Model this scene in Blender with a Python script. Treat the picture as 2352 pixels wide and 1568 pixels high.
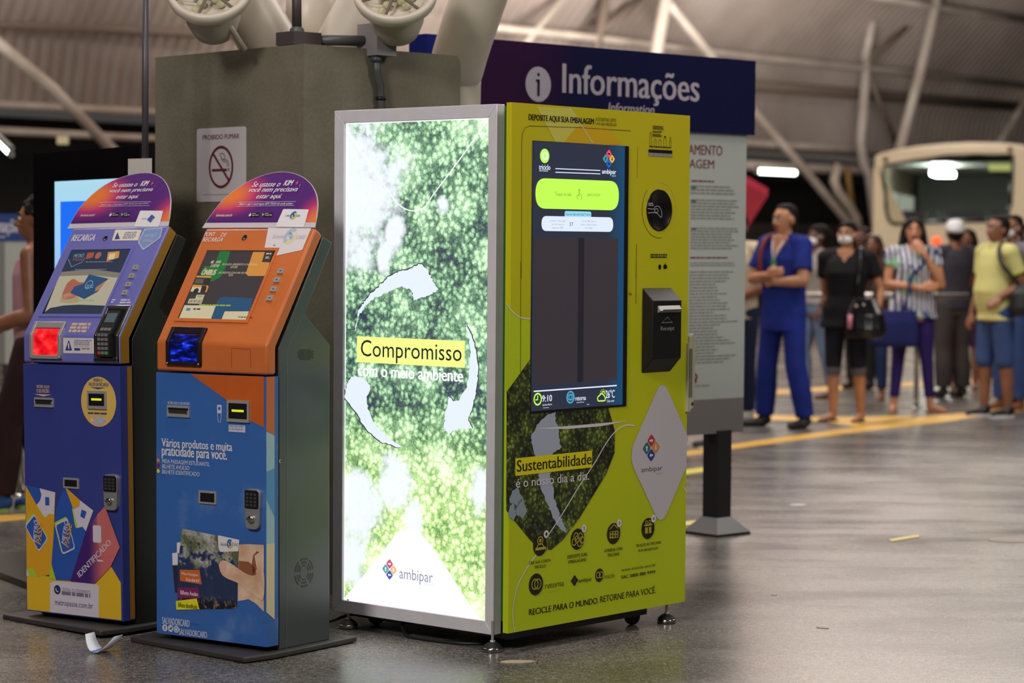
import bpy, bmesh, math, random
from math import sin, cos, pi, radians as rad
from mathutils import Vector, Matrix
random.seed(7)
for o in list(bpy.data.objects):
    bpy.data.objects.remove(o, do_unlink=True)
SC = bpy.context.scene
COL = SC.collection
# ------------------------------------------------------------------ camera
W, H, FPX, PITCH, ROLL, CAMZ = 2352, 1568, 5450.0, .0417, .0076, 1.45
C_F = Vector((0, cos(PITCH), -sin(PITCH)))
_u = Vector((0, sin(PITCH), cos(PITCH)))
_r = Vector((1, 0, 0))
C_R = _r * cos(ROLL) + _u * sin(ROLL)
C_U = _u * cos(ROLL) - _r * sin(ROLL)
C_O = Vector((0, 0, CAMZ))
cam = bpy.data.cameras.new('camera')
cam.sensor_width = 36
cam.lens = 36 * FPX / W
cam.clip_end = 300
cam.dof.use_dof = True
cam.dof.focus_distance = 8.45
cam.dof.aperture_fstop = 2.7
camo = bpy.data.objects.new('camera', cam)
COL.objects.link(camo)
camo.matrix_world = Matrix.Translation(C_O) @ Matrix((C_R, C_U, -C_F)).transposed().to_4x4()
SC.camera = camo
# ------------------------------------------------------------------ world, lamps, exposure
SC.view_settings.view_transform = 'Standard'
SC.view_settings.look = 'None'
SC.view_settings.exposure = 0.0
SC.view_settings.gamma = 1
SC.view_settings.use_curve_mapping = False
wd = bpy.data.worlds.new('night')
SC.world = wd
wd.use_nodes = True
wd.node_tree.nodes['Background'].inputs[0].default_value = (.9, .85, .8, 1)
wd.node_tree.nodes['Background'].inputs[1].default_value = .06

def area(name, loc, size, power, color=(1, .9, .8), aim=None, sy=None):
    l = bpy.data.lights.new(name, 'AREA')
    l.energy = power
    l.color = color
    l.shape = 'RECTANGLE'
    l.size = size
    l.size_y = sy or size
    o = bpy.data.objects.new(name, l)
    COL.objects.link(o)
    o.location = loc
    d = (Vector(aim) - Vector(loc)) if aim else Vector((0, 0, -1))
    o.rotation_euler = d.to_track_quat('-Z', 'Y').to_euler()
    return o
area('ceiling_lamp_front', (-3.6, 1.6, 5.6), 1.6, 360, (1, .95, .90), (-1, 9, .6))
area('ceiling_lamp_right', (3.8, 6.2, 4.4), 1.4, 85, (1, .95, .89), (.7, 9.0, 1.0))
area('ceiling_lamp_mid', (-.6, 7.0, 6.6), 1.2, 100, (1, .96, .90))
area('ceiling_lamp_hall', (5.5, 15.0, 6.3), 4.0, 400, (1, .96, .91))
area('ceiling_lamp_queue', (1.0, 20.5, 6.0), 4.0, 250, (1, .96, .91), (3, 20, 0))
area('ceiling_lamp_left', (-4.5, 13.5, 6.5), 2.5, 200, (1, .95, .88))
area('roof_fill', (4, 33, 4.0), 5.0, 4300, (1, .94, .90), (4.2, 34, 9))  # added unseen fill, brightens the roof from below; no fixture there
area('roof_fill_left', (-7, 22, 4.0), 4.0, 1700, (1, .94, .90), (-7.2, 23, 9))  # same added fill for the left part of the roof
area('ceiling_lamp_platform', (6, 30, 6.0), 5.0, 400, (1, .96, .90))

# ------------------------------------------------------------------ pixel rays
def ray(p):
    return C_F + C_R * ((p[0] - W / 2) / FPX) + C_U * ((H / 2 - p[1]) / FPX)

def ground(p, z=0.0):
    d = ray(p)
    return C_O + d * ((z - CAMZ) / d.z)

def at(p, depth):
    """point seen at pixel p, at the given distance along +Y"""
    d = ray(p)
    return C_O + d * (depth / d.y)

# ------------------------------------------------------------------ materials
def s2l(c):
    return c / 12.92 if c <= .04045 else ((c + .055) / 1.055) ** 2.4

def rgb(r, g, b):
    return (s2l(r / 255), s2l(g / 255), s2l(b / 255), 1)
MATS = {}

def mat(name, col, rough=.5, metal=0., emit=0., ecol=None, spec=.5, noise=0., nscale=8., alpha=None, coat=0., bump=0.):
    if name in MATS:
        return MATS[name]
    m = bpy.data.materials.new(name)
    m.use_nodes = True
    nt = m.node_tree
    b = nt.nodes['Principled BSDF']
    b.inputs['Base Color'].default_value = col
    b.inputs['Roughness'].default_value = rough
    b.inputs['Metallic'].default_value = metal
    b.inputs['Specular IOR Level'].default_value = spec
    if coat:
        b.inputs['Coat Weight'].default_value = coat
    if emit:
        b.inputs['Emission Color'].default_value = ecol or col
        b.inputs['Emission Strength'].default_value = emit
    if noise or bump:
        tc = nt.nodes.new('ShaderNodeTexCoord')
        n = nt.nodes.new('ShaderNodeTexNoise')
        n.inputs['Scale'].default_value = nscale
        n.inputs['Detail'].default_value = 5
        nt.links.new(tc.outputs['Object'], n.inputs['Vector'])
        if noise:
            mx = nt.nodes.new('ShaderNodeMix')
            mx.data_type = 'RGBA'
            mx.blend_type = 'MULTIPLY'
            mx.inputs['Factor'].default_value = 1
            mx.inputs[6].default_value = col
            rp = nt.nodes.new('ShaderNodeMapRange')
            rp.inputs['From Min'].default_value = .3
            rp.inputs['From Max'].default_value = .7
            rp.inputs['To Min'].default_value = 1 - noise
            rp.inputs['To Max'].default_value = 1 + noise * .6
            nt.links.new(n.outputs['Fac'], rp.inputs['Value'])
            nt.links.new(rp.outputs['Result'], mx.inputs[7])
            nt.links.new(mx.outputs[2], b.inputs['Base Color'])
        if bump:
            bp = nt.nodes.new('ShaderNodeBump')
            bp.inputs['Strength'].default_value = bump
            bp.inputs['Distance'].default_value = .01
            nt.links.new(n.outputs['Fac'], bp.inputs['Height'])
            nt.links.new(bp.outputs['Normal'], b.inputs['Normal'])
    MATS[name] = m
    return m

class NT:
    """short-hand for building a node tree on one material"""
    def __init__(s, name, rough=.4, spec=.5):
        s.m = bpy.data.materials.new(name)
        MATS[name] = s.m
        s.m.use_nodes = True
        s.t = s.m.node_tree
        s.b = s.t.nodes['Principled BSDF']
        s.b.inputs['Roughness'].default_value = rough
        s.b.inputs['Specular IOR Level'].default_value = spec
    def _in(s, sock, v):
        if hasattr(v, 'is_output'):
            s.t.links.new(v, sock)
        elif v is not None:
            sock.default_value = v
    def uv(s):
        return s.t.nodes.new('ShaderNodeTexCoord').outputs['UV']
    def obj(s):
        return s.t.nodes.new('ShaderNodeTexCoord').outputs['Object']
    def xyz(s, v):
        n = s.t.nodes.new('ShaderNodeSeparateXYZ')
        s._in(n.inputs[0], v)
        return n.outputs
    def M(s, op, a, b=None, c=None, clamp=False):
        n = s.t.nodes.new('ShaderNodeMath')
        n.operation = op
        n.use_clamp = clamp
        s._in(n.inputs[0], a)
        s._in(n.inputs[1], b)
        s._in(n.inputs[2], c)
        return n.outputs[0]
    def V(s, op, a, b=None, c=None):
        n = s.t.nodes.new('ShaderNodeVectorMath')
        n.operation = op
        s._in(n.inputs[0], a)
        if op == 'SCALE':
            s._in(n.inputs['Scale'], b)
        else:
            s._in(n.inputs[1], b)
        if c is not None:
            s._in(n.inputs[2], c)
        return n.outputs['Value'] if op in ('LENGTH', 'DISTANCE', 'DOT_PRODUCT') else n.outputs[0]
    def noise(s, vec, scale, detail=4, rough=.55, color=False):
        n = s.t.nodes.new('ShaderNodeTexNoise')
        n.inputs['Scale'].default_value = scale
        n.inputs['Detail'].default_value = detail
        n.inputs['Roughness'].default_value = rough
        s._in(n.inputs['Vector'], vec)
        return n.outputs['Color' if color else 'Fac']
    def vor(s, vec, scale, feature='F1', out='Distance', rnd=1.):
        n = s.t.nodes.new('ShaderNodeTexVoronoi')
        n.feature = feature
        n.inputs['Scale'].default_value = scale
        n.inputs['Randomness'].default_value = rnd
        s._in(n.inputs['Vector'], vec)
        return n.outputs[out]
    def rng(s, v, a, b, c=0., d=1., smooth=False):
        n = s.t.nodes.new('ShaderNodeMapRange')
        if smooth:
            n.interpolation_type = 'SMOOTHSTEP'
        for k, x in zip(('From Min', 'From Max', 'To Min', 'To Max'), (a, b, c, d)):
            n.inputs[k].default_value = x
        s._in(n.inputs['Value'], v)
        return n.outputs['Result']
    def mix(s, f, a, b, mode='MIX'):
        n = s.t.nodes.new('ShaderNodeMix')
        n.data_type = 'RGBA'
        n.blend_type = mode
        s._in(n.inputs['Factor'], f)
        s._in(n.inputs[6], a)
        s._in(n.inputs[7], b)
        return n.outputs[2]
    def ramp(s, v, stops):
        n = s.t.nodes.new('ShaderNodeValToRGB')
        e = n.color_ramp.elements
        while len(e) < len(stops):
            e.new(.5)
        for k, (p, c) in enumerate(stops):
            e[k].position = p
            e[k].color = c
        s._in(n.inputs[0], v)
        return n.outputs[0]
    def set(s, key, v):
        s._in(s.b.inputs[key], v)
        return s.m

# ------------------------------------------------------------------ objects
def tag(o, label=None, cat=None, group=None, kind=None):
    if label: o['label'] = label
    if cat: o['category'] = cat
    if group: o['group'] = group
    if kind: o['kind'] = kind
    return o

def empty(name, loc=(0, 0, 0), rz=0., tilt=0., label=None, cat=None, group=None):
    o = bpy.data.objects.new(name, None)
    COL.objects.link(o)
    o.empty_display_size = .2
    o.matrix_world = Matrix.Translation(loc) @ Matrix.Rotation(rz, 4, 'Z') @ Matrix.Rotation(tilt, 4, 'Y')
    return tag(o, label, cat, group)

def link(name, me, parent=None, smooth=False):
    o = bpy.data.objects.new(name, me)
    COL.objects.link(o)
    if parent: o.parent = parent
    if smooth:
        for p in me.polygons: p.use_smooth = True
    return o

class MB:
    """collects shapes, links them as ONE mesh object; materials per shape"""
    def __init__(s):
        s.bm = bmesh.new()
        s.mats = []
    def _mi(s, m):
        if m not in s.mats: s.mats.append(m)
        return s.mats.index(m)
    def _fin(s, faces, m, sm=False):
        i = s._mi(m)
        for f in faces:
            f.material_index = i
            f.smooth = sm
    def faces(s, vs, fs, m, sm=False):
        v = [s.bm.verts.new(p) for p in vs]
        out = []
        for f in fs:
            try: out.append(s.bm.faces.new([v[i] for i in f]))
            except ValueError: pass
        s._fin(out, m, sm)
        return out
    def box(s, x0, x1, y0, y1, z0, z1, m, bev=0., seg=2, mtx=None):
        vs = [(x, y, z) for z in (z0, z1) for y in (y0, y1) for x in (x0, x1)]
        if mtx: vs = [mtx @ Vector(p) for p in vs]
        fs = s.faces(vs, [(0, 2, 3, 1), (4, 5, 7, 6), (0, 1, 5, 4), (2, 6, 7, 3), (0, 4, 6, 2), (1, 3, 7, 5)], m)
        if bev: s._bev(fs, bev, seg, m)
        return s
    def _bev(s, fs, w, seg, m, ang=.3):
        ed = list({e for f in fs for e in f.edges if len(e.link_faces) == 2 and e.calc_face_angle(0) > ang})
        r = bmesh.ops.bevel(s.bm, geom=ed, offset=w, segments=seg, affect='EDGES', profile=.5, clamp_overlap=True)
        s._fin(r['faces'], m, True)
    def prism(s, prof, a0, a1, m, axis='x', bev=0., seg=2):
        """prof: 2-D polygon in the two remaining axes, extruded a0..a1"""
        n = len(prof)
        def P(q, a):
            return {'x': (a, q[0], q[1]), 'y': (q[0], a, q[1]), 'z': (q[0], q[1], a)}[axis]
        vs = [P(q, a0) for q in prof] + [P(q, a1) for q in prof]
        fs = [tuple(range(n)), tuple(range(2 * n - 1, n - 1, -1))] + [(i, i + n, (i + 1) % n + n, (i + 1) % n) for i in range(n)]
        f = s.faces(vs, fs, m)
        bmesh.ops.recalc_face_normals(s.bm, faces=f)
        if bev: s._bev(f, bev, seg, m)
        return s
    def tube(s, pts, r, m, n=12, caps=True, r1=None):
        pts = [Vector(p) for p in pts]
        k = len(pts)
        rings = []
        up = None
        for i, p in enumerate(pts):
            t = (pts[min(i + 1, k - 1)] - pts[max(i - 1, 0)]).normalized()
            if up is None:
                up = t.orthogonal().normalized()
            else:
                up = (up - t * up.dot(t)).normalized()
            sd = t.cross(up)
            rr = r if r1 is None else r + (r1 - r) * i / max(1, k - 1)
            rings.append([p + (up * cos(2 * pi * j / n) + sd * sin(2 * pi * j / n)) * rr for j in range(n)])
        vs = [v for g in rings for v in g]
        fs = [(i * n + j, i * n + (j + 1) % n, (i + 1) * n + (j + 1) % n, (i + 1) * n + j) for i in range(k - 1) for j in range(n)]
        f = s.faces(vs, fs, m, True)
        if caps:
            bm = s.bm
            bm.verts.ensure_lookup_table()
            b = len(bm.verts) - len(vs)
            c = [bm.faces.new([bm.verts[b + j] for j in range(n - 1, -1, -1)]), bm.faces.new([bm.verts[b + (k - 1) * n + j] for j in range(n)])]
            s._fin(c, m)
        return s
    def lathe(s, prof, m, c=(0, 0, 0), axis=(0, 0, 1), n=24):
        """prof: (radius, height) list, revolved about axis through c"""
        ax = Vector(axis).normalized()
        a = ax.orthogonal().normalized()
        b = ax.cross(a)
        c = Vector(c)
        vs, fs = [], []
        for (r, h) in prof:
            for j in range(n):
                vs.append(c + ax * h + (a * cos(2 * pi * j / n) + b * sin(2 * pi * j / n)) * max(r, 1e-4))
        for i in range(len(prof) - 1):
            for j in range(n):
                fs.append((i * n + j, i * n + (j + 1) % n, (i + 1) * n + (j + 1) % n, (i + 1) * n + j))
        f = s.faces(vs, fs, m, True)
        bmesh.ops.recalc_face_normals(s.bm, faces=f)
        return s
    def build(s, name, parent=None, sharp=True):
        me = bpy.data.meshes.new(name)
        s.bm.to_mesh(me)
        s.bm.free()
        for m in s.mats: me.materials.append(m)
        return link(name, me, parent)

# ------------------------------------------------------------------ printed graphics on a plane
_FONT = {}

def glyphs(txt, bold=0., shear=0.):
    """flat triangles of a text, its ink box scaled to 0..1"""
    k = (txt, bold, shear)
    if k not in _FONT:
        cu = bpy.data.curves.new('t', 'FONT')
        cu.body = txt
        cu.resolution_u = 3
        cu.shear = shear
        o = bpy.data.objects.new('t', cu)
        COL.objects.link(o)
        bpy.context.view_layer.update()
        me = bpy.data.meshes.new_from_object(o.evaluated_get(bpy.context.evaluated_depsgraph_get()))
        bpy.data.objects.remove(o)
        bpy.data.curves.remove(cu)
        vs = [(v.co.x, v.co.y) for v in me.vertices]
        fs = [tuple(p.vertices) for p in me.polygons]
        bpy.data.meshes.remove(me)
        x0 = min(v[0] for v in vs); x1 = max(v[0] for v in vs)
        y0 = min(v[1] for v in vs); y1 = max(v[1] for v in vs)
        _FONT[k] = ([((x - x0) / (x1 - x0), (y - y0) / (y1 - y0)) for x, y in vs], fs)
    return _FONT[k]

def rounded(poly, r, n=6):
    """round the corners of a polygon"""
    out = []
    k = len(poly)
    for i in range(k):
        p = Vector(poly[i]); a = Vector(poly[i - 1]); b = Vector(poly[(i + 1) % k])
        da = (a - p); db = (b - p)
        rr = min(r, da.length * .499, db.length * .499)
        p0 = p + da.normalized() * rr
        p1 = p + db.normalized() * rr
        for j in range(n + 1):
            t = j / n
            q = p0 * (1 - t) ** 2 + p * 2 * t * (1 - t) + p1 * t * t
            out.append((q.x, q.y))
    return out

def spline(pts, n=6):
    """Catmull-Rom through 2-D points"""
    P = [Vector(p) for p in pts]
    out = []
    for i in range(len(P) - 1):
        a = P[max(i - 1, 0)]; b = P[i]; c = P[i + 1]; d = P[min(i + 2, len(P) - 1)]
        for j in range(n):
            t = j / n
            out.append(.5 * ((2 * b) + (c - a) * t + (2 * a - 5 * b + 4 * c - d) * t * t + (3 * b - a - 3 * c + d) * t ** 3))
    out.append(P[-1])
    return [tuple(q) for q in out]

class G(MB):
    """print laid on a plane of a thing: o + u*eu + v*ev in the thing's own frame"""
    LAY = .00035
    def __init__(s, root, o, eu, ev, base=.0008):
        super().__init__()
        s.root = root
        s.o = Vector(o); s.eu = Vector(eu).normalized(); s.ev = Vector(ev).normalized()
        s.n = s.eu.cross(s.ev)
        s.base = base
        s.mw = root.matrix_world.copy() if root else Matrix()
        s.sc = None
        s.lim = None
    def z(s, ox, oy, k):
        """let coordinates be those of a magnified view: px = ox + x/k"""
        s.sc = (ox, oy, k)
        return s
    def px(s, p):
        return p if s.sc is None else (s.sc[0] + p[0] / s.sc[2], s.sc[1] + p[1] / s.sc[2])
    def uv(s, p):
        d = ray(s.px(p))
        n = s.mw.to_3x3() @ s.n
        o = s.mw @ s.o
        t = (o - C_O).dot(n) / d.dot(n)
        q = s.mw.inverted() @ (C_O + d * t) - s.o
        return (q.dot(s.eu), q.dot(s.ev))
    def P(s, q, lay):
        return s.o + s.eu * q[0] + s.ev * q[1] + s.n * (s.base + lay * s.LAY)
    def puv(s, m, uvs, lay=0):
        if s.lim:
            uvs = [(min(max(q[0], s.lim[0]), s.lim[1]), min(max(q[1], s.lim[2]), s.lim[3])) for q in uvs]
        f = s.faces([s.P(q, lay) for q in uvs], [tuple(range(len(uvs)))], m)
        for x in f:
            x.normal_update()
            if x.normal.dot(s.n) < 0: x.normal_flip()
        return s
    def poly(s, m, pts, lay=0, r=0., sm=False):
        q = [s.uv(p) for p in pts]
        if sm: q = spline(q + [q[0]])[:-1]
        if r: q = rounded(q, r)
        return s.puv(m, q, lay)
    def rect(s, m, bl, tr, lay=0, r=0.):
        a, b = s.uv(bl), s.uv(tr)
        q = [(a[0], a[1]), (b[0], a[1]), (b[0], b[1]), (a[0], b[1])]
        if r: q = rounded(q, r)
        return s.puv(m, q, lay)
    def disc(s, m, c, py, lay=0, kx=1., n=28, ruv=None):
        """c centre; py: a point on its rim straight above or below"""
        a = s.uv(c)
        r = ruv or abs(s.uv(py)[1] - a[1])
        return s.puv(m, [(a[0] + r * kx * cos(2 * pi * i / n), a[1] + r * sin(2 * pi * i / n)) for i in range(n)], lay)
    def ring(s, m, c, py, wd, lay=0, kx=1., n=32, a0=0., a1=2 * pi):
        a = s.uv(c)
        r = abs(s.uv(py)[1] - a[1])
        pts = [(a[0] + r * kx * cos(a0 + (a1 - a0) * i / n), a[1] + r * sin(a0 + (a1 - a0) * i / n)) for i in range(n + 1)]
        return s.suv(m, pts, wd, lay)
    def suv(s, m, pts, wd, lay=0):
        P = [Vector(p) for p in pts]
        L, R = [], []
        for i, p in enumerate(P):
            t = (P[min(i + 1, len(P) - 1)] - P[max(i - 1, 0)])
            if i == len(P) - 1 and (P[0] - P[-1]).length < 1e-6: t = P[1] - P[-2]
            if i == 0 and (P[0] - P[-1]).length < 1e-6: t = P[1] - P[-2]
            if t.length < 1e-9: t = Vector((1, 0))
            nn = Vector((-t.y, t.x)).normalized() * wd / 2
            L.append(p + nn); R.append(p - nn)
        vs = [s.P(q, lay) for q in L + R]
        k = len(P)
        s.faces(vs, [(i, i + k, i + k + 1, i + 1) for i in range(k - 1)], m)
        return s
    def stroke(s, m, pts, wd, lay=0, sm=False):
        q = [s.uv(p) for p in pts]
        if sm: q = spline(q)
        return s.suv(m, q, wd, lay)
    def text(s, m, txt, bl, tr, lay=1, bold=0., shear=0., br=None, tl=None):
        a = Vector(s.uv(bl))
        if br is None:
            b = Vector(s.uv(tr))
            U = Vector((b.x - a.x, 0)); V = Vector((0, b.y - a.y))
        else:
            U = Vector(s.uv(br)) - a; V = Vector(s.uv(tl)) - a
        vs, fs = glyphs(txt, 0., shear)
        k = V.length * min(bold, .06) * .9
        du = U.normalized() * k
        for i, w in enumerate((-1, 1) if bold else (0,)):
            s.faces([s.P(a + U * x + V * y + du * w, lay + .3 * i) for x, y in vs], fs, m)
        return s
    def words(s, m, bl, tr, lay=1, rows=1, fill=.55, seed=0, ragged=.2):
        """rows of print too small to read: word-long dashes"""
        rn = random.Random(seed)
        a, b = s.uv(bl), s.uv(tr)
        h = (b[1] - a[1]) / rows
        for i in range(rows):
            y1 = b[1] - h * i
            x = a[0]
            xe = a[0] + (b[0] - a[0]) * (1 - ragged * rn.random())
            while x < xe:
                w = h * rn.uniform(.8, 3.2)
                x2 = min(x + w, xe)
                s.puv(m, [(x, y1 - h * fill), (x2, y1 - h * fill), (x2, y1), (x, y1)], lay)
                x = x2 + h * .35
        return s
    def gem(s, cols, c, hw, hh, lay=2, notch=None, r=.25):
        """four rounded diamonds (cols: top, right, bottom, left) about c; hw, hh in px of one diamond"""
        a = Vector(s.uv(c))
        du = abs(s.uv((c[0] + hw, c[1]))[0] - a.x)
        dv = abs(s.uv((c[0], c[1] + hh))[1] - a.y)
        for k, (dx, dy) in enumerate(((0, 1), (1, 0), (0, -1), (-1, 0))):
            q = a + Vector((dx * du * 1.06, dy * dv * 1.06))
            s.puv(cols[k], rounded([(q.x, q.y + dv), (q.x + du, q.y), (q.x, q.y - dv), (q.x - du, q.y)], r * du * 1.4), lay)
            if notch:
                # small block arrow pointing on round the ring
                ang = (0, -pi / 2, pi, pi / 2)[k]
                t = du * .42
                pts = [(-1, -.3), (.1, -.3), (.1, -.75), (1, 0), (.1, .75), (.1, .3), (-1, .3)]
                s.puv(notch, [(q.x + (x * cos(ang) - y * sin(ang)) * t, q.y + (x * sin(ang) + y * cos(ang)) * t) for x, y in pts], lay + 1)
        return s
    def build(s, name, parent=None):
        return super().build(name, parent or s.root)
    def flush(s, name, parent=None):
        o = MB.build(s, name, parent or s.root)
        s.bm = bmesh.new(); s.mats = []
        return o

def slab(root, name, o, eu, ev, quad_uv, t, m, bev=0., base=0.):
    """a thin solid plate standing on a plane of root"""
    o = Vector(o); eu = Vector(eu).normalized(); ev = Vector(ev).normalized(); n = eu.cross(ev)
    b = MB()
    k = len(quad_uv)
    vs = [o + eu * q[0] + ev * q[1] + n * (base + h) for h in (0, t) for q in quad_uv]
    f = b.faces(vs, [tuple(range(k - 1, -1, -1)), tuple(range(k, 2 * k))] + [(i, (i + 1) % k, (i + 1) % k + k, i + k) for i in range(k)], m)
    bmesh.ops.recalc_face_normals(b.bm, faces=f)
    if bev: b._bev(f, bev, 2, m)
    return b.build(name, root)
# ================================================================== recycling machine
def glow(name, r, g, b, k=1.0):
    return mat(name, (0.02, 0.02, 0.02, 1), .3, emit=k, ecol=rgb(r, g, b), spec=.3)
BLACK = mat('black_plastic', rgb(22, 21, 23), .35)
INK = mat('print_black', rgb(38, 36, 22), .45)
WHITEP = mat('print_white', rgb(228, 224, 228), .45)
GREYP = mat('print_grey', rgb(150, 148, 150), .5)
CHROME = mat('chrome', rgb(190, 188, 184), .18, metal=1.)
STEEL = mat('brushed_steel', rgb(186, 184, 180), .35, metal=.45)
RUBBER = mat('rubber', rgb(24, 24, 25), .6)
RED_G = mat('print_red', rgb(190, 60, 62), .45); ORA_G = mat('print_orange', rgb(226, 140, 60), .45)
BLU_G = mat('print_blue', rgb(45, 66, 140), .45); TEA_G = mat('print_teal', rgb(38, 120, 112), .45)

def forest_nodes(t, uv, sc=1., bright=0.):
    """aerial view of tree crowns, as a colour"""
    w = t.V('ADD', uv, t.V('SCALE', t.V('SUBTRACT', t.noise(uv, 26 * sc, 3, color=True), (.5, .5, .5)), .018 / sc))
    w = t.V('ADD', w, t.V('SCALE', t.V('SUBTRACT', t.noise(uv, 95 * sc, 2, color=True), (.5, .5, .5)), .011 / sc))
    d1 = t.vor(w, 8.0 * sc)
    d2 = t.vor(w, 46 * sc)
    d3 = t.vor(w, 130 * sc)
    big = t.noise(uv, 5 * sc, 3)
    fine = t.noise(uv, 150 * sc, 3, .7)
    cr = t.rng(d1, .12, .72, 1, 0)
    k = t.M('MULTIPLY', cr, .40)
    k = t.M('ADD', k, t.M('MULTIPLY', t.rng(d2, .12, .68, 1, 0), .52))
    k = t.M('ADD', k, t.M('MULTIPLY', t.rng(d3, .1, .8, 1, 0), .20))
    k = t.M('ADD', k, t.M('MULTIPLY', t.M('SUBTRACT', fine, .5), .20))
    k = t.M('ADD', k, t.M('MULTIPLY', t.M('SUBTRACT', big, .5), .60))
    if bright: k = t.M('ADD', k, bright)
    return k

def blob(t, uv, c, r):
    return t.M('SUBTRACT', 1, t.V('LENGTH', t.V('DIVIDE', t.V('SUBTRACT', uv, (c[0], c[1], 0)), (r[0], r[1], 1))))

def forest_print():
    t = NT('print_forest', .4)
    k = forest_nodes(t, t.obj(), 1.35)
    c = t.ramp(k, [(.12, rgb(34, 36, 26)), (.42, rgb(62, 72, 36)), (.68, rgb(104, 124, 46)), (.98, rgb(168, 182, 90))])
    return t.set('Base Color', c)
FOREST = forest_print()

RM = empty('recycling_machine', (-.006, 8.2885, 0), .8564, 0,
           'tall lime and white recycling machine with a lit forest poster on its side', 'recycling machine')
MW, MZ0, MZ1 = 1.035, .0773, 1.9375
LIME = NT('lime_vinyl', .32, .5)
_n = LIME.noise(LIME.obj(), 1.6, 2)
_z = LIME.xyz(LIME.obj())[2]
LIME = LIME.set('Base Color', LIME.mix(LIME.rng(_z, .2, 1.9), LIME.mix(_n, rgb(186, 208, 22), rgb(204, 214, 26)), LIME.mix(_n, rgb(200, 190, 30), rgb(214, 196, 34))))
LIME2 = mat('lime_light', rgb(214, 208, 92), .32)
LIME3 = mat('lime_tint', rgb(206, 192, 40), .32)
LIME4 = mat('lime_amber', rgb(220, 178, 34), .32)
LIME5 = mat('lime_bright', rgb(196, 216, 40), .32)
GREENB = mat('green_paint', rgb(40, 104, 30), .35)
CABG = mat('machine_shell', rgb(52, 60, 50), .45)
FRAMEW = mat('frame_white', rgb(218, 214, 220), .22, coat=.3, noise=.05, nscale=20)

b = MB()
b.box(.0605, MW - .012, .027, .885, .105, MZ1 - .008, GREENB, .004)
b.box(.07, MW - .16, .06, .86, .040, .106, BLACK)  # black plinth reaching low, added to darken the shade under the machine
b.build('cabinet', RM)
b = MB()
b.box(0, MW, 0, .025, MZ0, MZ1, LIME, .006, 3)
door = b.build('door', RM)

# ---- lightbox on the left side
LX = .0169
lb = G(RM, (LX, 0, 0), (0, -1, 0), (0, 0, 1))
o_tl, o_br = (-.893, MZ1 - .002), (-.0848, .0593)
i_tl, i_tr, i_bl, i_br = [lb.uv(p) for p in ((791, 280), (1121, 273.5), (784, 1377), (1114, 1426))]
u0, u1 = (i_tl[0] + i_bl[0]) / 2, (i_tr[0] + i_br[0]) / 2
v1, v0 = (i_tl[1] + i_tr[1]) / 2, (i_bl[1] + i_br[1]) / 2
lb.bm.free()
b = MB()
O4 = [(-.893, .0593), (-.0848, .0593), (-.0848, MZ1 - .002), (-.893, MZ1 - .002)]
I4 = [(u0, v0), (u1, v0), (u1, v1), (u0, v1)]
for k in range(4):
    j = (k + 1) % 4
    q = [O4[k], O4[j], I4[j], I4[k]]
    vs = [(LX, -p[0], p[1]) for p in q] + [(.060, -p[0], p[1]) for p in q]
    f = b.faces(vs, [(0, 1, 2, 3), (7, 6, 5, 4)] + [(i, i + 4, (i + 1) % 4 + 4, (i + 1) % 4) for i in range(4)], FRAMEW)
    bmesh.ops.recalc_face_normals(b.bm, faces=f)
    b._bev(f, .0022, 2, FRAMEW)
b.build('lightbox_frame', RM)

def light_panel_mat(g):
    t = NT('lit_forest_poster', .25)
    uv = t.uv()
    v = t.xyz(uv)[1]
    low = t.rng(v, .95, .45, smooth=True)
    k = forest_nodes(t, uv, 1.)
    k = t.M('ADD', k, t.M('MULTIPLY', low, .28))
    k = t.M('ADD', k, t.M('ADD', t.M('MULTIPLY', t.rng(v, 1.5, 1.72, smooth=True), .16), .07))
    cool = t.ramp(k, [(.10, rgb(52, 58, 86)), (.30, rgb(80, 116, 92)), (.50, rgb(132, 176, 138)), (.72, rgb(190, 234, 184)), (.98, rgb(236, 255, 226))])
    warm = t.ramp(k, [(.10, rgb(60, 86, 70)), (.32, rgb(112, 156, 88)), (.54, rgb(176, 218, 132)), (.76, rgb(226, 252, 176)), (.98, rgb(250, 255, 226))])
    c = t.mix(low, cool, warm)
    wob = t.M('MULTIPLY', t.M('SUBTRACT', t.noise(uv, 9, 5, .6), .5), 1.5)
    cl = None
    for (cx, cy, py, kx) in ((800, 440, 180, .95), (845, 300, 330, .42), (905, 530, 470, .9), (880, 590, 530, .55), (1018, 470, 440, 1.1), (820, 1160, 1030, .9), (905, 1110, 1020, .9), (950, 1190, 1130, .7), (1100, 1130, 1050, .5), (810, 1280, 1190, .8)):
        a = g.uv((cx, cy)); r = abs(g.uv((cx, py))[1] - a[1])
        q = blob(t, uv, a, (r * kx, r))
        cl = q if cl is None else t.M('MAXIMUM', cl, q)
    f = t.rng(t.M('ADD', cl, wob), .12, .62, 0, .95, smooth=True)
    c = t.mix(f, c, rgb(240, 246, 255))
    t.set('Base Color', (.05, .05, .05, 1))
    t.set('Emission Color', c)
    return t.set('Emission Strength', 1.08)
g = G(RM, (.029, 0, 0), (0, -1, 0), (0, 0, 1), base=0)
LPM = light_panel_mat(g)
g.bm.free()
b = MB()
b.faces([(.029, -u0 + .012, v0 - .012), (.029, -u1 - .012, v0 - .012), (.029, -u1 - .012, v1 + .012), (.029, -u0 + .012, v1 + .012)], [(0, 3, 2, 1)], LPM)
b.box(.0295, .058, -u1 - .01, -u0 + .01, v0 - .01, v1 + .01, BLACK)
lp = b.build('light_panel', RM)
uvl = lp.data.uv_layers.new(name='UVMap')
for l in lp.data.loops:
    c = lp.data.vertices[l.vertex_index].co
    uvl.data[l.index].uv = (-c.y, c.z)
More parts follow.
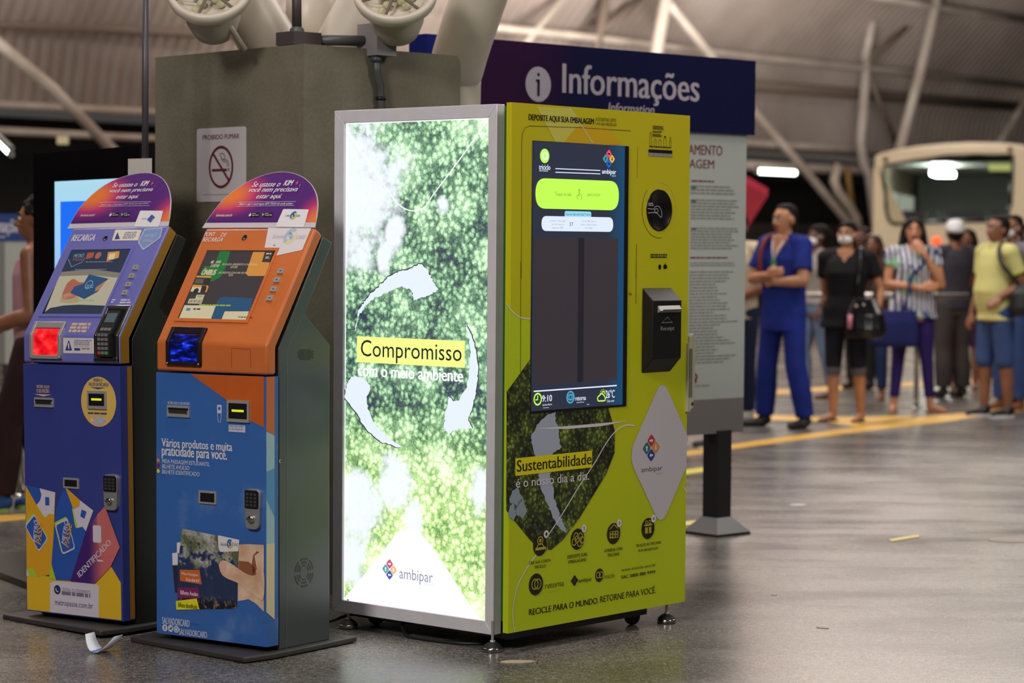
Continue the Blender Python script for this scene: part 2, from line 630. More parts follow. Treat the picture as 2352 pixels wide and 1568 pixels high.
for p in lp.data.polygons[:1]:
    if p.normal.x > 0: p.flip()

GW = glow('lit_white', 250, 252, 255, 1.12); GWB = glow('lit_cloud_white', 226, 236, 252, 1.08)
GY = glow('lit_yellow', 244, 255, 140, 1.05); GD = glow('lit_dark', 30, 36, 40, .9)
g = G(RM, (.029, 0, 0), (0, -1, 0), (0, 0, 1))

def jag(pts, amp, seed):
    rn = random.Random(seed); out = []
    for i in range(len(pts)):
        a = Vector(pts[i]); c = Vector(pts[(i + 1) % len(pts)])
        n = max(1, int((c - a).length / 11))
        for j in range(n):
            q = a.lerp(c, j / n)
            out.append((q.x + rn.uniform(-amp, amp), q.y + rn.uniform(-amp, amp)))
    return out
for q in (((u0, v0), (u1, v0)), ((u1, v0), (u1, v1)), ((u1, v1), (u0, v1)), ((u0, v1), (u0, v0))): g.suv(GW, list(q), .007, 0)  # glowing strips that paint the light leaking round the poster edge
g.z(760, 230, 2.96)
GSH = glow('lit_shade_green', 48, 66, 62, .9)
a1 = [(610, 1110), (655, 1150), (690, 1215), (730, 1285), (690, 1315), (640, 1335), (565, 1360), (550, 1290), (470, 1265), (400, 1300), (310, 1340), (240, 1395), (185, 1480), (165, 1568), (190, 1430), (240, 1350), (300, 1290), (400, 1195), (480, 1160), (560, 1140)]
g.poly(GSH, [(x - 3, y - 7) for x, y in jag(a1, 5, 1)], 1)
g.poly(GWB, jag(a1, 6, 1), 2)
g.flush('recycling_arrow')
g.stroke(GW, [(100, 190), (200, 340), (300, 480), (400, 630), (470, 715), (555, 752), (640, 725), (700, 640), (880, 400), (1063, 140)], .0042, 3, sm=True)
g.flush('white_curve')
g.z(760, 740, 2.01)
a2 = [(622, 5), (650, 60), (672, 130), (680, 200), (676, 280), (665, 350), (635, 450), (652, 492), (590, 490), (550, 512), (522, 490), (530, 420), (545, 342), (565, 365), (590, 362), (622, 315), (640, 240), (646, 150), (640, 80)]
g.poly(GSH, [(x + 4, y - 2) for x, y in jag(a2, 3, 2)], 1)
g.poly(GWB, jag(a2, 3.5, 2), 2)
g.flush('recycling_arrow')
a3 = [(95, 250), (140, 252), (182, 288), (180, 322), (164, 340), (172, 400), (202, 470), (252, 522), (326, 575), (290, 572), (222, 545), (160, 490), (118, 415), (88, 378), (64, 345), (74, 290)]
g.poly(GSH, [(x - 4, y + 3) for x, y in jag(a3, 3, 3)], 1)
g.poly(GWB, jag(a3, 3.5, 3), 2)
g.flush('recycling_arrow')
g.rect(GY, (122, 183), (620, 86), 4)
g.flush('banner')
g.text(GD, 'Compromisso', (140, 180), (606, 101), 5)
g.text(GW, 'com o meio ambiente', (127, 247), (612, 217), 5, bold=.035)
g.flush('lettering')
g.poly(GW, [(58, 1278), (130, 1195), (215, 1095), (280, 1005), (315, 966), (360, 953), (408, 966), (445, 1008), (520, 1110), (590, 1220), (655, 1325), (690, 1374)], 4)
g.gem([glow('lit_red', 214, 84, 120), glow('lit_orange', 246, 190, 130), glow('lit_blue', 72, 92, 180), glow('lit_teal', 96, 170, 170)], (273, 1140), 17, 24, 5, GW)
g.text(glow('lit_grey', 150, 150, 178), 'ambipar', (318, 1197), (473, 1152), 5)
g.text(glow('lit_pale', 222, 222, 232), 'GROUP', (432, 1212), (475, 1204), 5)
g.build('logo_field', RM)

# ---- door: printed graphics
g = G(RM, (0, 0, 0), (1, 0, 0), (0, 0, 1))
def clipx(pts, xmax):
    out = []
    for i in range(len(pts)):
        a, c = pts[i - 1], pts[i]
        if (a[0] <= xmax) != (c[0] <= xmax):
            t = (xmax - a[0]) / (c[0] - a[0]); out.append((xmax, a[1] + (c[1] - a[1]) * t))
        if c[0] <= xmax: out.append(c)
    return out
# broad lighter shapes of the print
g.z(1140, 220, 3.733)
g.poly(LIME2, [(345, 92), (640, 108), (830, 410), (760, 420), (520, 420), (420, 240)], 0)
g.poly(LIME4, [(560, 420), (700, 250), (960, 275), (1080, 420)], 1, r=.03)
g.z(1140, 600, 3.921)
g.poly(LIME5, [(85, 380), (230, 520), (300, 520), (300, 880), (80, 1200)], 0)
g.flush('print_shapes')
# forest diamond with the river
g.z(0, 0, 1)
g.poly(FOREST, [(1163, 900), (1192, 860), (1220, 822), (1262, 760), (1330, 800), (1395, 930), (1412, 990), (1411, 1040), (1392, 1088), (1330, 1190), (1292, 1240), (1266, 1262), (1240, 1262), (1216, 1238), (1162, 1172)], 1)
WATER = mat('print_water', rgb(178, 186, 206), .4)
CLOUDP = mat('print_cloud', rgb(150, 166, 176), .45)
g.z(1140, 930, 2.658)
river = [(318, 55), (358, 45), (360, 100), (378, 130), (382, 200), (392, 262), (340, 300), (335, 400), (325, 440), (350, 520), (352, 570), (382, 660), (412, 730), (432, 780), (395, 765), (370, 735), (345, 690), (330, 640), (300, 590), (285, 540), (262, 490), (255, 400), (240, 340), (218, 240), (210, 190), (240, 130), (270, 95)]
g.poly(WATER, jag(river, 4, 9), 2)
for (cx, cy, r_, k_) in ((118, 560, 40, .9), (150, 630, 44, .7), (95, 650, 38, .6)):
    pts = [(cx + r_ * k_ * cos(a) * (1 + .25 * sin(3 * a)), cy + r_ * 1.3 * sin(a) * (1 + .2 * cos(5 * a))) for a in [i * pi / 10 for i in range(20)]]
    g.poly(CLOUDP, pts, 2)
g.flush('forest_picture')
g.poly(WHITEP, [(230, 144), (500, 122), (800, 96), (640, 128), (430, 146)], 3)
g.stroke(WHITEP, [(840, 125), (780, 125), (720, 165), (660, 245), (600, 350), (500, 500), (400, 665), (310, 800)], .0045, 3, sm=True)
g.stroke(WHITEP, [(240, 915), (180, 1000), (130, 1095), (104, 1200), (98, 1300), (110, 1386)], .0045, 3, sm=True)
g.stroke(WHITEP, [(1140, 500), (1152, 520), (1160, 535)], .004, 3)
g.z(1140, 600, 3.921)
g.stroke(WHITEP, [(85, 375), (140, 450), (215, 505), (300, 518)], .004, 3, sm=True)
g.z(1140, 220, 3.733)
g.stroke(WHITEP, [(630, 108), (740, 270), (825, 405)], .003, 3)
g.flush('white_curves')
# white rounded diamond
c = Vector(g.z(0, 0, 1).uv((1519, 1039))); hv = g.uv((1519, 880))[1] - c.y; hu = hv * .70
dia = rounded([(c.x, c.y + hv * 1.08), (c.x + hu * 1.1, c.y), (c.x, c.y - hv * 1.08), (c.x - hu * 1.12, c.y)], hv * .26, 8)
g.puv(mat('print_pearl', rgb(206, 198, 206), .4), clipx(dia, MW - .001), 3)
g.z(1140, 930, 2.658)
g.gem([RED_G, ORA_G, BLU_G, TEA_G], (943, 261), 26, 42, 4, WHITEP)
g.text(mat('print_slate', rgb(84, 82, 86), .5), 'ambipar', (882, 420), (1012, 366), 4)
g.text(GREYP, 'GROUP', (975, 424), (1012, 412), 4)
g.flush('logo_diamond')
g.poly(mat('print_banner', rgb(236, 222, 22), .4), [(113, 325), (582, 277), (580, 380), (113, 432)], 4)
g.text(INK, 'Sustentabilidade', (122, 408), (578, 292), 5, bold=.022)
g.text(WHITEP, 'é o nosso dia a dia.', (117, 505), (565, 402), 5, bold=.012)
g.flush('slogan_lettering')
LY = mat('print_lime_line', rgb(190, 176, 60), .4)
for (cx, cy, bx, by, nn, l1, l2, t1, t2) in (
        (265, 855, 302, 787, '1', 'CRIE SUA CONTA', 'TRICICLO', ((197, 973), (329, 936)), ((230, 999), (300, 970))),
        (493, 817, 532, 752, '2', 'DEPOSITE SUAS', 'EMBALAGENS', ((431, 937), (553, 898)), ((438, 967), (546, 932))),
        (714, 783, 747, 720, '3', 'ATRIBUA SUAS', 'TRICOINS', ((657, 899), (768, 864)), ((677, 926), (748, 897))),
        (924, 752, 957, 692, '4', 'TROQUE AS TRICOINS', 'POR BENEFÍCIOS', ((849, 870), (1003, 828)), ((865, 896), (986, 860)))):
    g.disc(INK, (cx, cy), (cx, cy - 64), 4)
    g.disc(WHITEP, (bx, by), (bx, by - 24), 5)
    g.text(INK, nn, (bx - 5, by + 10), (bx + 5, by - 10), 6, bold=.02)
    if nn == '1':
        g.ring(LY, (265, 826), (265, 802), .004, 5); g.disc(LY, (265, 826), (265, 815), 5); g.ring(LY, (265, 880), (265, 845), .004, 5, a0=.2, a1=pi - .2)
        g.rect(LY, (235, 888), (300, 862), 5, r=.004)
    elif nn == '2':
        for (x, y) in ((483, 800), (510, 800), (472, 835), (505, 842), (490, 818), (520, 822)): g.ring(LY, (x, y), (x, y - 20), .004, 5)
    elif nn == '3':
        g.rect(LY, (688, 815), (742, 765), 5, r=.004)
        for i in range(3): g.rect(INK, (694 + i * 16, 805), (704 + i * 16, 790), 6)
        for i in range(3): g.rect(INK, (694 + i * 16, 785), (704 + i * 16, 772), 6)
        g.stroke(LY, [(690, 758), (715, 728), (740, 752)], .004, 5)
    else:
        g.rect(LY, (905, 785), (943, 742), 5, r=.002); g.rect(INK, (921, 785), (928, 745), 6)
        g.stroke(LY, [(900, 735), (948, 728)], .006, 5); g.ring(LY, (914, 716), (914, 706), .003, 5); g.ring(LY, (934, 713), (934, 703), .003, 5)
    g.flush('step_symbol')
    g.text(INK, l1, t1[0], t1[1], 4, bold=.015)
    g.text(INK, l2, t2[0], t2[1], 4, bold=.015)
g.flush('step_lettering')
for (cx, cy, hy) in ((240, 1093, 66), (627, 1037, 40)):
    g.disc(INK, (cx, cy), (cx, cy - hy), 4)
    g.ring(LY, (cx - 8, cy), (cx - 8, cy - hy * .45), .004, 5); g.ring(LY, (cx + 10, cy - 2), (cx + 10, cy - 2 - hy * .45), .004, 5)
    g.flush('logo_roundel')
OLIVE = mat('print_olive', rgb(104, 104, 18), .45)
g.text(OLIVE, 'retorna', (297, 1120), (410, 1072), 4)
g.text(OLIVE, 'machine', (312, 1143), (392, 1126), 4)
g.gem([INK] * 4, (475, 1070), 11, 17, 4)
g.text(INK, 'ambipar', (500, 1092), (582, 1046), 4)
g.text(OLIVE, 'triciclo', (660, 1060), (720, 1022), 4)
g.text(INK, 'www.triciclo.eco.br', (762, 1015), (972, 964), 4)
g.text(INK, 'SAC 0800 880 9999', (760, 1060), (968, 1006), 4, bold=.02)
g.text(INK, 'RECICLE PARA O MUNDO.', (198, 1283), (622, 1172), 4, bold=.014)
g.text(INK, 'RETORNE PARA VOCÊ.', (632, 1205), (972, 1098), 4)
# top of the door
g.z(1140, 220, 3.733)
g.text(INK, 'DEPOSITE AQUI SUA EMBALAGEM', (275, 216), (833, 195), 4, bold=.025)
g.stroke(INK, [(849, 182), (849, 246)], .0012, 4)
g.text(INK, 'E DÊ DESTINO CERTO', (857, 214), (1024, 190), 4)
g.text(INK, 'AO SEU RESÍDUO', (857, 249), (1027, 232), 4)
g.words(INK, (1338, 290), (1434, 262), 4, 3, seed=3); g.words(INK, (1336, 318), (1422, 304), 4, 2, seed=4); g.words(INK, (1336, 352), (1418, 330), 4, 3, seed=5)
def bottle(x, yb, w, h, n):
    g.stroke(INK, [(x - w, yb), (x - w, yb - h * .62), (x - w * n, yb - h * .8), (x - w * n, yb - h), (x + w * n, yb - h + 1), (x + w * n, yb - h * .8), (x + w, yb - h * .62), (x + w, yb + 2), (x - w, yb)], .0016, 4)
bottle(1320, 428, 9, 118, .45); bottle(1359, 432, 9, 58, .9); bottle(1400, 434, 10, 56, .9); bottle(1443, 438, 11, 92, .6); bottle(1489, 444, 7, 92, .4)
g.disc(INK, (1443, 352), (1443, 344), 5)
g.words(INK, (1310, 446), (1500, 440), 4, 1, seed=8)
g.rect(BLACK, (1302, 484), (1505, 469), 4); g.rect(GREYP, (1302, 514), (1505, 499), 4)
for i in range(1, 5): g.stroke(INK, [(1302 + i * 41, 458), (1302 + i * 41, 520)], .001, 5)
g.flush('lettering')
# groove of the screen panel
GROOVE = mat('panel_groove', rgb(84, 80, 14), .6)
g.stroke(GROOVE, [(212, 1568), (214, 900), (215, 400), (222, 320), (245, 275), (285, 258), (700, 272), (1150, 300)], .002, 2)
g.stroke(GROOVE, [(1210, 430), (1206, 705)], .0012, 2); g.stroke(GROOVE, [(1200, 1265), (1195, 1568)], .002, 2)
g.z(1140, 600, 3.921)
g.stroke(GROOVE, [(218, 0), (216, 800), (214, 1430)], .002, 3); g.stroke(GROOVE, [(1258, 0), (1255, 380)], .002, 2)
g.z(1140, 220, 3.733)
g.flush('panel_groove')
g.ring(GROOVE, (1395, 978), (1395, 738), .0018, 2, a0=pi * .75, a1=pi * 1.55); g.ring(LIME2, (1395, 978), (1395, 738), .0016, 2, a0=-pi * .2, a1=pi * .6)
g.words(INK, (1319, 1397), (1465, 1356), 4, 2, seed=12, ragged=.05)
g.disc(BLACK, (1398, 1462), (1398, 1444), 4); g.rect(BLACK, (1388, 1486), (1408, 1462), 4, r=.003)
g.disc(BLACK, (1441, 1464), (1441, 1444), 4); g.disc(BLACK, (1449, 1465), (1449, 1446), 4); g.stroke(BLACK, [(1444, 1446), (1450, 1432)], .003, 4)
g.z(1140, 600, 3.921)
SMUDGE = mat('smudge', rgb(120, 112, 30), .7)
for i in range(26): g.disc(SMUDGE, (1205 + random.gauss(0, 12), 292 + random.gauss(0, 9)), (0, 0), 2, ruv=.0012)
g.build('app_lettering', RM)

# ---- touch screen
g = G(RM, (0, 0, 0), (1, 0, 0), (0, 0, 1))
q = [g.uv(p) for p in ((1216.5, 949.4), (1437, 932.8), (1443.5, 333.8), (1222.5, 324))]
q = [(q[0][0] * .5 + q[3][0] * .5, q[0][1] * .5 + q[1][1] * .5), (q[1][0] * .5 + q[2][0] * .5, q[0][1] * .5 + q[1][1] * .5),
     (q[1][0] * .5 + q[2][0] * .5, q[2][1] * .5 + q[3][1] * .5), (q[0][0] * .5 + q[3][0] * .5, q[2][1] * .5 + q[3][1] * .5)]
g.bm.free()
scr = slab(RM, 'touch_screen', (0, 0, 0), (1, 0, 0), (0, 0, 1), q, .004, BLACK, .0015)
g = G(RM, (0, 0, 0), (1, 0, 0), (0, 0, 1), base=.0046)
sx0, sx1, sz0, sz1 = q[0][0] + .001, q[1][0] - .026, q[0][1] + .008, q[2][1] - .002
t = NT('screen_teal', .12)
e = t.xyz(t.obj())[0]
t.set('Base Color', (.004, .004, .005, 1)); t.set('Roughness', .12)
t.set('Emission Color', t.mix(t.rng(e, sx1 - .1, sx1 - .01), rgb(58, 64, 84), rgb(34, 92, 136)))
STEAL = t.set('Emission Strength', .62)
g.puv(STEAL, [(sx0, sz0), (sx1, sz0), (sx1, sz1), (sx0, sz1)], 0)
SC_W = glow('screen_white', 226, 238, 255); SC_L = glow('screen_lime', 196, 255, 84); SC_LD = glow('screen_lime_ink', 120, 170, 40)
SC_B = glow('screen_sky', 150, 214, 246); SC_N = glow('screen_navy_ink', 60, 84, 130, .8); SC_C = glow('screen_cyan', 74, 164, 200)
SC_D = mat('screen_dark', rgb(52, 46, 50), .15, emit=.5, ecol=rgb(66, 60, 66))
SC_D2 = mat('screen_darker', rgb(20, 20, 26), .12, emit=.5, ecol=rgb(50, 46, 56))
g.z(1140, 220, 3.733)
g.disc(SC_L, (405, 515), (405, 453), 2); g.ring(SC_W, (403, 515), (403, 487), .004, 3); g.ring(SC_W, (411, 515), (411, 487), .004, 3)
g.text(SC_W, 'triciclo', (356, 632), (453, 590), 2, bold=.02); g.words(SC_W, (358, 650), (451, 643), 2, 1, seed=2)
g.gem([glow('screen_red', 232, 74, 96), glow('screen_amber', 246, 180, 62), glow('screen_blue', 20, 96, 200), glow('screen_aqua', 56, 158, 168)], (955, 540), 26, 40, 2, SC_D2)
g.text(SC_W, 'ambipar', (897, 680), (1017, 632), 2, bold=.02); g.text(SC_W, 'GROUP', (980, 692), (1015, 682), 2)
g.stroke(SC_W, [(497, 624), (882, 640)], .0032, 2); g.stroke(SC_W, [(497, 655), (882, 669)], .0032, 2)
a, c = g.uv((325, 965)), g.uv((1042, 732))
g.puv(SC_L, rounded([(a[0], a[1]), (c[0], a[1]), (c[0], c[1]), (a[0], c[1])], (c[1] - a[1]) * .62, 10), 2)
g.text(SC_LD, 'Toque na tela', (492, 866), (632, 828), 3); g.text(SC_LD, 'para iniciar', (772, 868), (882, 834), 3)
g.stroke(SC_LD, [(690, 890), (680, 862), (692, 850), (698, 860), (697, 815), (704, 815), (706, 845), (720, 852), (722, 870), (716, 892)], .0022, 3, sm=True)
g.ring(SC_LD, (700, 812), (700, 800), .002, 3, a0=0, a1=pi)
g.rect(SC_B, (576, 1048), (804, 992), 2, r=.008); g.text(SC_N, 'Faça seu login pelo App Triciclo', (584, 1028), (794, 1008), 4)
a, c = g.uv((377, 1158)), g.uv((992, 1042))
g.puv(SC_W, rounded([(a[0], a[1]), (c[0], a[1]), (c[0], c[1]), (a[0], c[1])], (c[1] - a[1]) * .62, 10), 3)
GI = glow('screen_grey_ink', 150, 156, 176)
for (s_, x0, x1, y) in (('Acesse o meu login', 450, 583, 1072), ('por biometria e', 465, 568, 1102), ('informe o PIN', 468, 562, 1130)): g.text(GI, s_, (x0, y + 9), (x1, y - 7), 4)
for (s_, x0, x1, y) in (('Ou no QRCode, no', 722, 845, 1074), ('menu, e faça a leitura', 712, 853, 1104), ('do código', 750, 815, 1132)): g.text(GI, s_, (x0, y + 9), (x1, y - 7), 4)
g.text(SC_N, '37', (615, 1116), (648, 1084), 4)
a, c = g.uv((325, 1215)), g.uv((1034, 1215))
g.z(1140, 600, 3.921)
e = g.uv((330, 1112))
g.puv(SC_D, [(a[0], e[1]), (c[0], e[1]), (c[0], a[1]), (a[0], a[1])], 2)
m0, m1 = g.uv((722, 600)), g.uv((775, 600))
g.puv(SC_D2, [(m0[0], e[1]), (m1[0], e[1]), (m1[0], a[1]), (m0[0], a[1])], 3)
g.stroke(SC_W, [(326, 1170), (1074, 1117)], .0048, 3)
g.ring(SC_L, (362, 1240), (362, 1190), .006, 3); g.stroke(SC_L, [(362, 1208), (362, 1245), (342, 1246)], .005, 3)
g.text(SC_W, '9:10', (402, 1264), (490, 1200), 3, bold=.02); g.text(SC_W, 'sexta-feira', (405, 1300), (490, 1276), 3)
g.words(SC_W, (410, 1324), (464, 1313), 3, 1, seed=4)
g.ring(SC_C, (657, 1222), (657, 1172), .006, 3); g.ring(SC_C, (652, 1222), (652, 1196), .004, 3); g.ring(SC_C, (664, 1221), (664, 1195), .004, 3)
g.text(SC_W, 'retorna', (700, 1254), (796, 1213), 3, bold=.01); g.text(SC_W, 'machine', (712, 1275), (780, 1258), 3)
g.words(SC_W, (806, 1294), (830, 1284), 3, 1)
g.stroke(SC_L, [(905, 1255), (902, 1225), (920, 1205), (940, 1190), (958, 1205), (968, 1225), (965, 1252), (905, 1256)], .005, 3, sm=True)
g.ring(SC_L, (952, 1190), (952, 1170), .004, 3, a0=-.3, a1=pi)
for i in range(7):
    an = -.2 + i * .55
    g.stroke(SC_L, [(952 + 22 * cos(an), 1188 - 28 * sin(an)), (952 + 30 * cos(an), 1188 - 38 * sin(an))], .0028, 3)
g.text(SC_W, '26°C', (975, 1232), (1055, 1152), 3, bold=.01); g.text(SC_W, 'Céu com', (985, 1268), (1050, 1240), 3)
d = g.build('screen_image', scr)

# ---- deposit opening, receipt box, handle, feet, castors
g = G(RM, (0, 0, 0), (1, 0, 0), (0, 0, 1)).z(1140, 220, 3.733)
hc = g.uv((1396, 980)); hr = abs(g.uv((1396, 800))[1] - hc[1])
g.bm.free()
b = MB()
HOLE = mat('hole_black', rgb(18, 15, 16), .25)
b.lathe([(hr * 1.0, -.004), (hr, .002), (hr * .95, .003), (hr * .93, .001), (0, .0008)], HOLE, (hc[0], 0, hc[1]), (0, -1, 0), 40)
hole = b.build('deposit_hole', RM)
g = G(RM, (0, 0, 0), (1, 0, 0), (0, 0, 1), base=.0015).z(1140, 220, 3.733)
LINEW = mat('print_line_white', rgb(190, 180, 184), .5)
for pts in ([(1292, 965), (1345, 970), (1358, 950), (1390, 948), (1412, 985), (1416, 1030), (1406, 1040), (1380, 1012), (1350, 1000), (1292, 1005)],
            [(1352, 985), (1362, 970), (1376, 968), (1384, 984), (1376, 998), (1362, 998), (1352, 985)]):
    g.stroke(LINEW, pts, .0025, 1, sm=True)
g.words(LINEW, (1293, 948), (1348, 918), 1, 2, fill=.6, seed=6)
g.build('hand_symbol', hole)

g = G(RM, (0, 0, 0), (1, 0, 0), (0, 0, 1)).z(1140, 600, 3.921)
r0 = [g.uv(p) for p in ((1318, 1008), (1318, 240))]
x0, z0, z1 = r0[0][0], r0[0][1], r0[1][1]
g.bm.free()
RD = .052
gf = G(RM, (0, -RD, 0), (1, 0, 0), (0, 0, 1)).z(1140, 600, 3.921)
f = [gf.uv(p) for p in ((1408, 880), (1670, 352))]
b = MB()
x1 = f[1][0]; xf = f[0][0]; x0 = min(x0, xf)
b.prism([(0, z0), (-RD, f[0][1]), (-RD, f[1][1]), (0, z1)], x0, x1, mat('receipt_black', rgb(26, 22, 24), .5, noise=.1, spec=.3), 'x', .003)
rb = b.build('receipt_box', RM)
gf.text(GREYP, 'Receipt', (1478, 634), (1601, 582), 1, bold=.012)
gf.stroke(GREYP, [(1488, 553), (1540, 501), (1584, 549), (1488, 553)], .003, 1)
gf.build('receipt_print', rb)
gf = G(RM, (0, -RD, 0), (1, 0, 0), (0, 0, 1)).z(1140, 600, 3.921)
s0, s1 = gf.uv((1452, 466)), gf.uv((1646, 396))
gf.bm.free()
b = MB()
b.prism([(-RD, s0[1]), (-RD - .016, s0[1] + .008), (-RD - .004, s1[1]), (-RD, s1[1])], s0[0], s1[0], STEEL, 'x', .001)
b.box(s0[0] + .016, s1[0] - .004, -RD - .0165, -RD - .012, s0[1] + .010, s0[1] + .013, BLACK)
b.build('receipt_slot', rb)

g = G(RM, (MW, 0, 0), (0, 1, 0), (0, 0, 1))
hz0, hz1 = g.uv((1572, 944))[1], g.uv((1572, 764))[1]
g.bm.free()
b = MB()
BEIGE = mat('handle_beige', rgb(186, 180, 160), .35)
b.box(MW - .010, MW + .008, -.012, .03, hz0, hz1 - .04, BEIGE, .004)
pr_ = [(.0, hz0), (.026, hz0 + .012), (.034, hz0 + .1), (.036, hz1 - .1), (.030, hz1 - .02), (.018, hz1), (.0, hz1 - .01)]
b.prism([(MW + x, z) for x, z in pr_], -.014, .018, BEIGE, 'y', .006)
b.box(MW - .006, MW + .012, -.0150, -.0135, hz0 + .055, hz1 - .06, mat('handle_slot', rgb(120, 114, 98), .5), .001)
b.lathe([(.007, -.001), (.007, .002), (.0, .002)], mat('keyhole', rgb(70, 60, 50), .4), (MW + .014, -.0145, hz0 + .030), (0, -1, 0), 16)
b.build('handle', RM)
for (x, y) in ((.02, .09), (MW - .075, .03), (.03, .82), (MW - .075, .85)):
    b = MB()
    b.lathe([(.0, .0), (.035, 0), (.0365, .004)], mat('foot_rust', rgb(96, 58, 40), .6), (x, y, 0), n=28)
    b.lathe([(.0365, .004), (.037, .014), (.0345, .016)], CHROME, (x, y, 0), n=28)
    b.lathe([(.0345, .016), (.030, .024), (.018, .033), (.010, .035), (.0, .035)], RUBBER, (x, y, 0), n=28)
    b.lathe([(.011, .034), (.011, .041), (.006, .041)], STEEL, (x, y, 0), n=6)
    b.lathe([(.0055, .041), (.0055, .11)], STEEL, (x, y, 0), n=12)
    b.build('foot', RM)
for (x, y) in ((MW - .2, .10), (MW - .2, .80), (.16, .80)):
    b = MB()
    b.lathe([(.0, -.014), (.024, -.014), (.030, -.010), (.031, 0), (.030, .010), (.024, .014), (.0, .014)], RUBBER, (x, y, .0312), (.3, 1, 0), 28)
    b.box(x - .018, x + .018, y - .02, y + .02, .060, .09, BLACK, .004)
    b.build('caster', RM)

# ---- cables lying under the machine
def local(root, p): return root.matrix_world @ Vector(p)
b = MB()
cb = [(-1.0, .85, .06), (-.05, .98, .07), (.05, .80, .012), (-.08, .72, .007), (-.16, .80, .006), (-.22, .95, .006)]
def spl3(pts, n=8):
    P = [Vector(p) for p in pts]; out = []
    for i in range(len(P) - 1):
        a_ = P[max(i - 1, 0)]; b_ = P[i]; c_ = P[i + 1]; d_ = P[min(i + 2, len(P) - 1)]
        for j in range(n):
            t_ = j / n
            out.append(.5 * ((2 * b_) + (c_ - a_) * t_ + (2 * a_ - 5 * b_ + 4 * c_ - d_) * t_ * t_ + (3 * b_ - a_ - 3 * c_ + d_) * t_ ** 3))
    out.append(P[-1]); return out
CABLE = mat('cable_black', rgb(24, 23, 26), .45)
b.tube(spl3([local(RM, p) for p in ((.20, .80, .085), (.08, .84, .05), (-.03, .93, .008), (-.10, 1.02, .006), (-.2, 1.1, .006))]), .006, CABLE, 8)
tag(b.build('power_cable'), 'black cable drooping to the floor behind the orange kiosk base', 'cable')
b = MB()
b.tube(spl3([local(RM, p) for p in ((.10, .62, .09), (.07, .58, .05), (.03, .52, .008), (.02, .40, .006), (.05, .26, .006), (.12, .2, .006), (.2, .3, .006))]), .007, CABLE, 8)
tag(b.build('data_cable'), 'black cable lying on the floor under the lit poster', 'cable')
# ================================================================== ticket kiosks
KW, ZS, ZF = .522, .983, 1.087           # width, seam height, fold height
TOPY, TOPZ = .262, 1.494                 # top edge of the sloping face
SL = Vector((0, TOPY, TOPZ - ZF)).normalized()
SN = Vector((1, 0, 0)).cross(SL)         # outward normal of the sloping face
SLEN = Vector((0, TOPY, TOPZ - ZF)).length

def grad_purple():
    t = NT('arch_print', .35)
    uv = t.uv()
    x = t.xyz(uv)
    n = t.noise(uv, 4, 2)
    a = t.V('LENGTH', t.V('DIVIDE', t.V('SUBTRACT', uv, (.12, .60, 0)), (.40, .50, 1)))
    c = t.V('LENGTH', t.V('DIVIDE', t.V('SUBTRACT', uv, (1.0, .05, 0)), (.26, .70, 1)))
    col = t.mix(t.rng(x[1], 0, .25), rgb(66, 18, 96), rgb(84, 24, 118))
    f1 = t.rng(a, 1, .1, smooth=True); f2 = t.rng(c, 1, .1, smooth=True)
    pink, orange = rgb(196, 50, 108), rgb(240, 124, 44)
    col = t.mix(t.rng(f1, 0, .5), col, pink); col = t.mix(t.rng(f1, .45, 1), col, orange)
    col = t.mix(t.rng(f2, 0, .5), col, pink); col = t.mix(t.rng(f2, .45, 1), col, orange)
    return t.set('Base Color', col)
ARCH = grad_purple()
ARCHEDGE = mat('acrylic_edge', rgb(206, 196, 206), .3)

def keypad(b, x0, x1, z0, z1, y, m, rows=4, cols=3, h=.002):
    dx, dz = (x1 - x0) / cols, (z1 - z0) / rows
    for i in range(cols):
        for j in range(rows):
            b.box(x0 + dx * (i + .14), x0 + dx * (i + .86), y - h, y, z0 + dz * (j + .14), z0 + dz * (j + .86), m, .0006, 1)

def on_slope(x, s, n=0.):
    p = Vector((0, 0, ZF)) + SL * s + SN * n
    return (x, p.y, p.z)

def slope_mtx(x, s):
    """frame with local x across, local y into the face, local z up the slope"""
    o = Vector(on_slope(x, s))
    return Matrix.Translation(o) @ Matrix((Vector((1, 0, 0)), -SN, SL)).transposed().to_4x4()

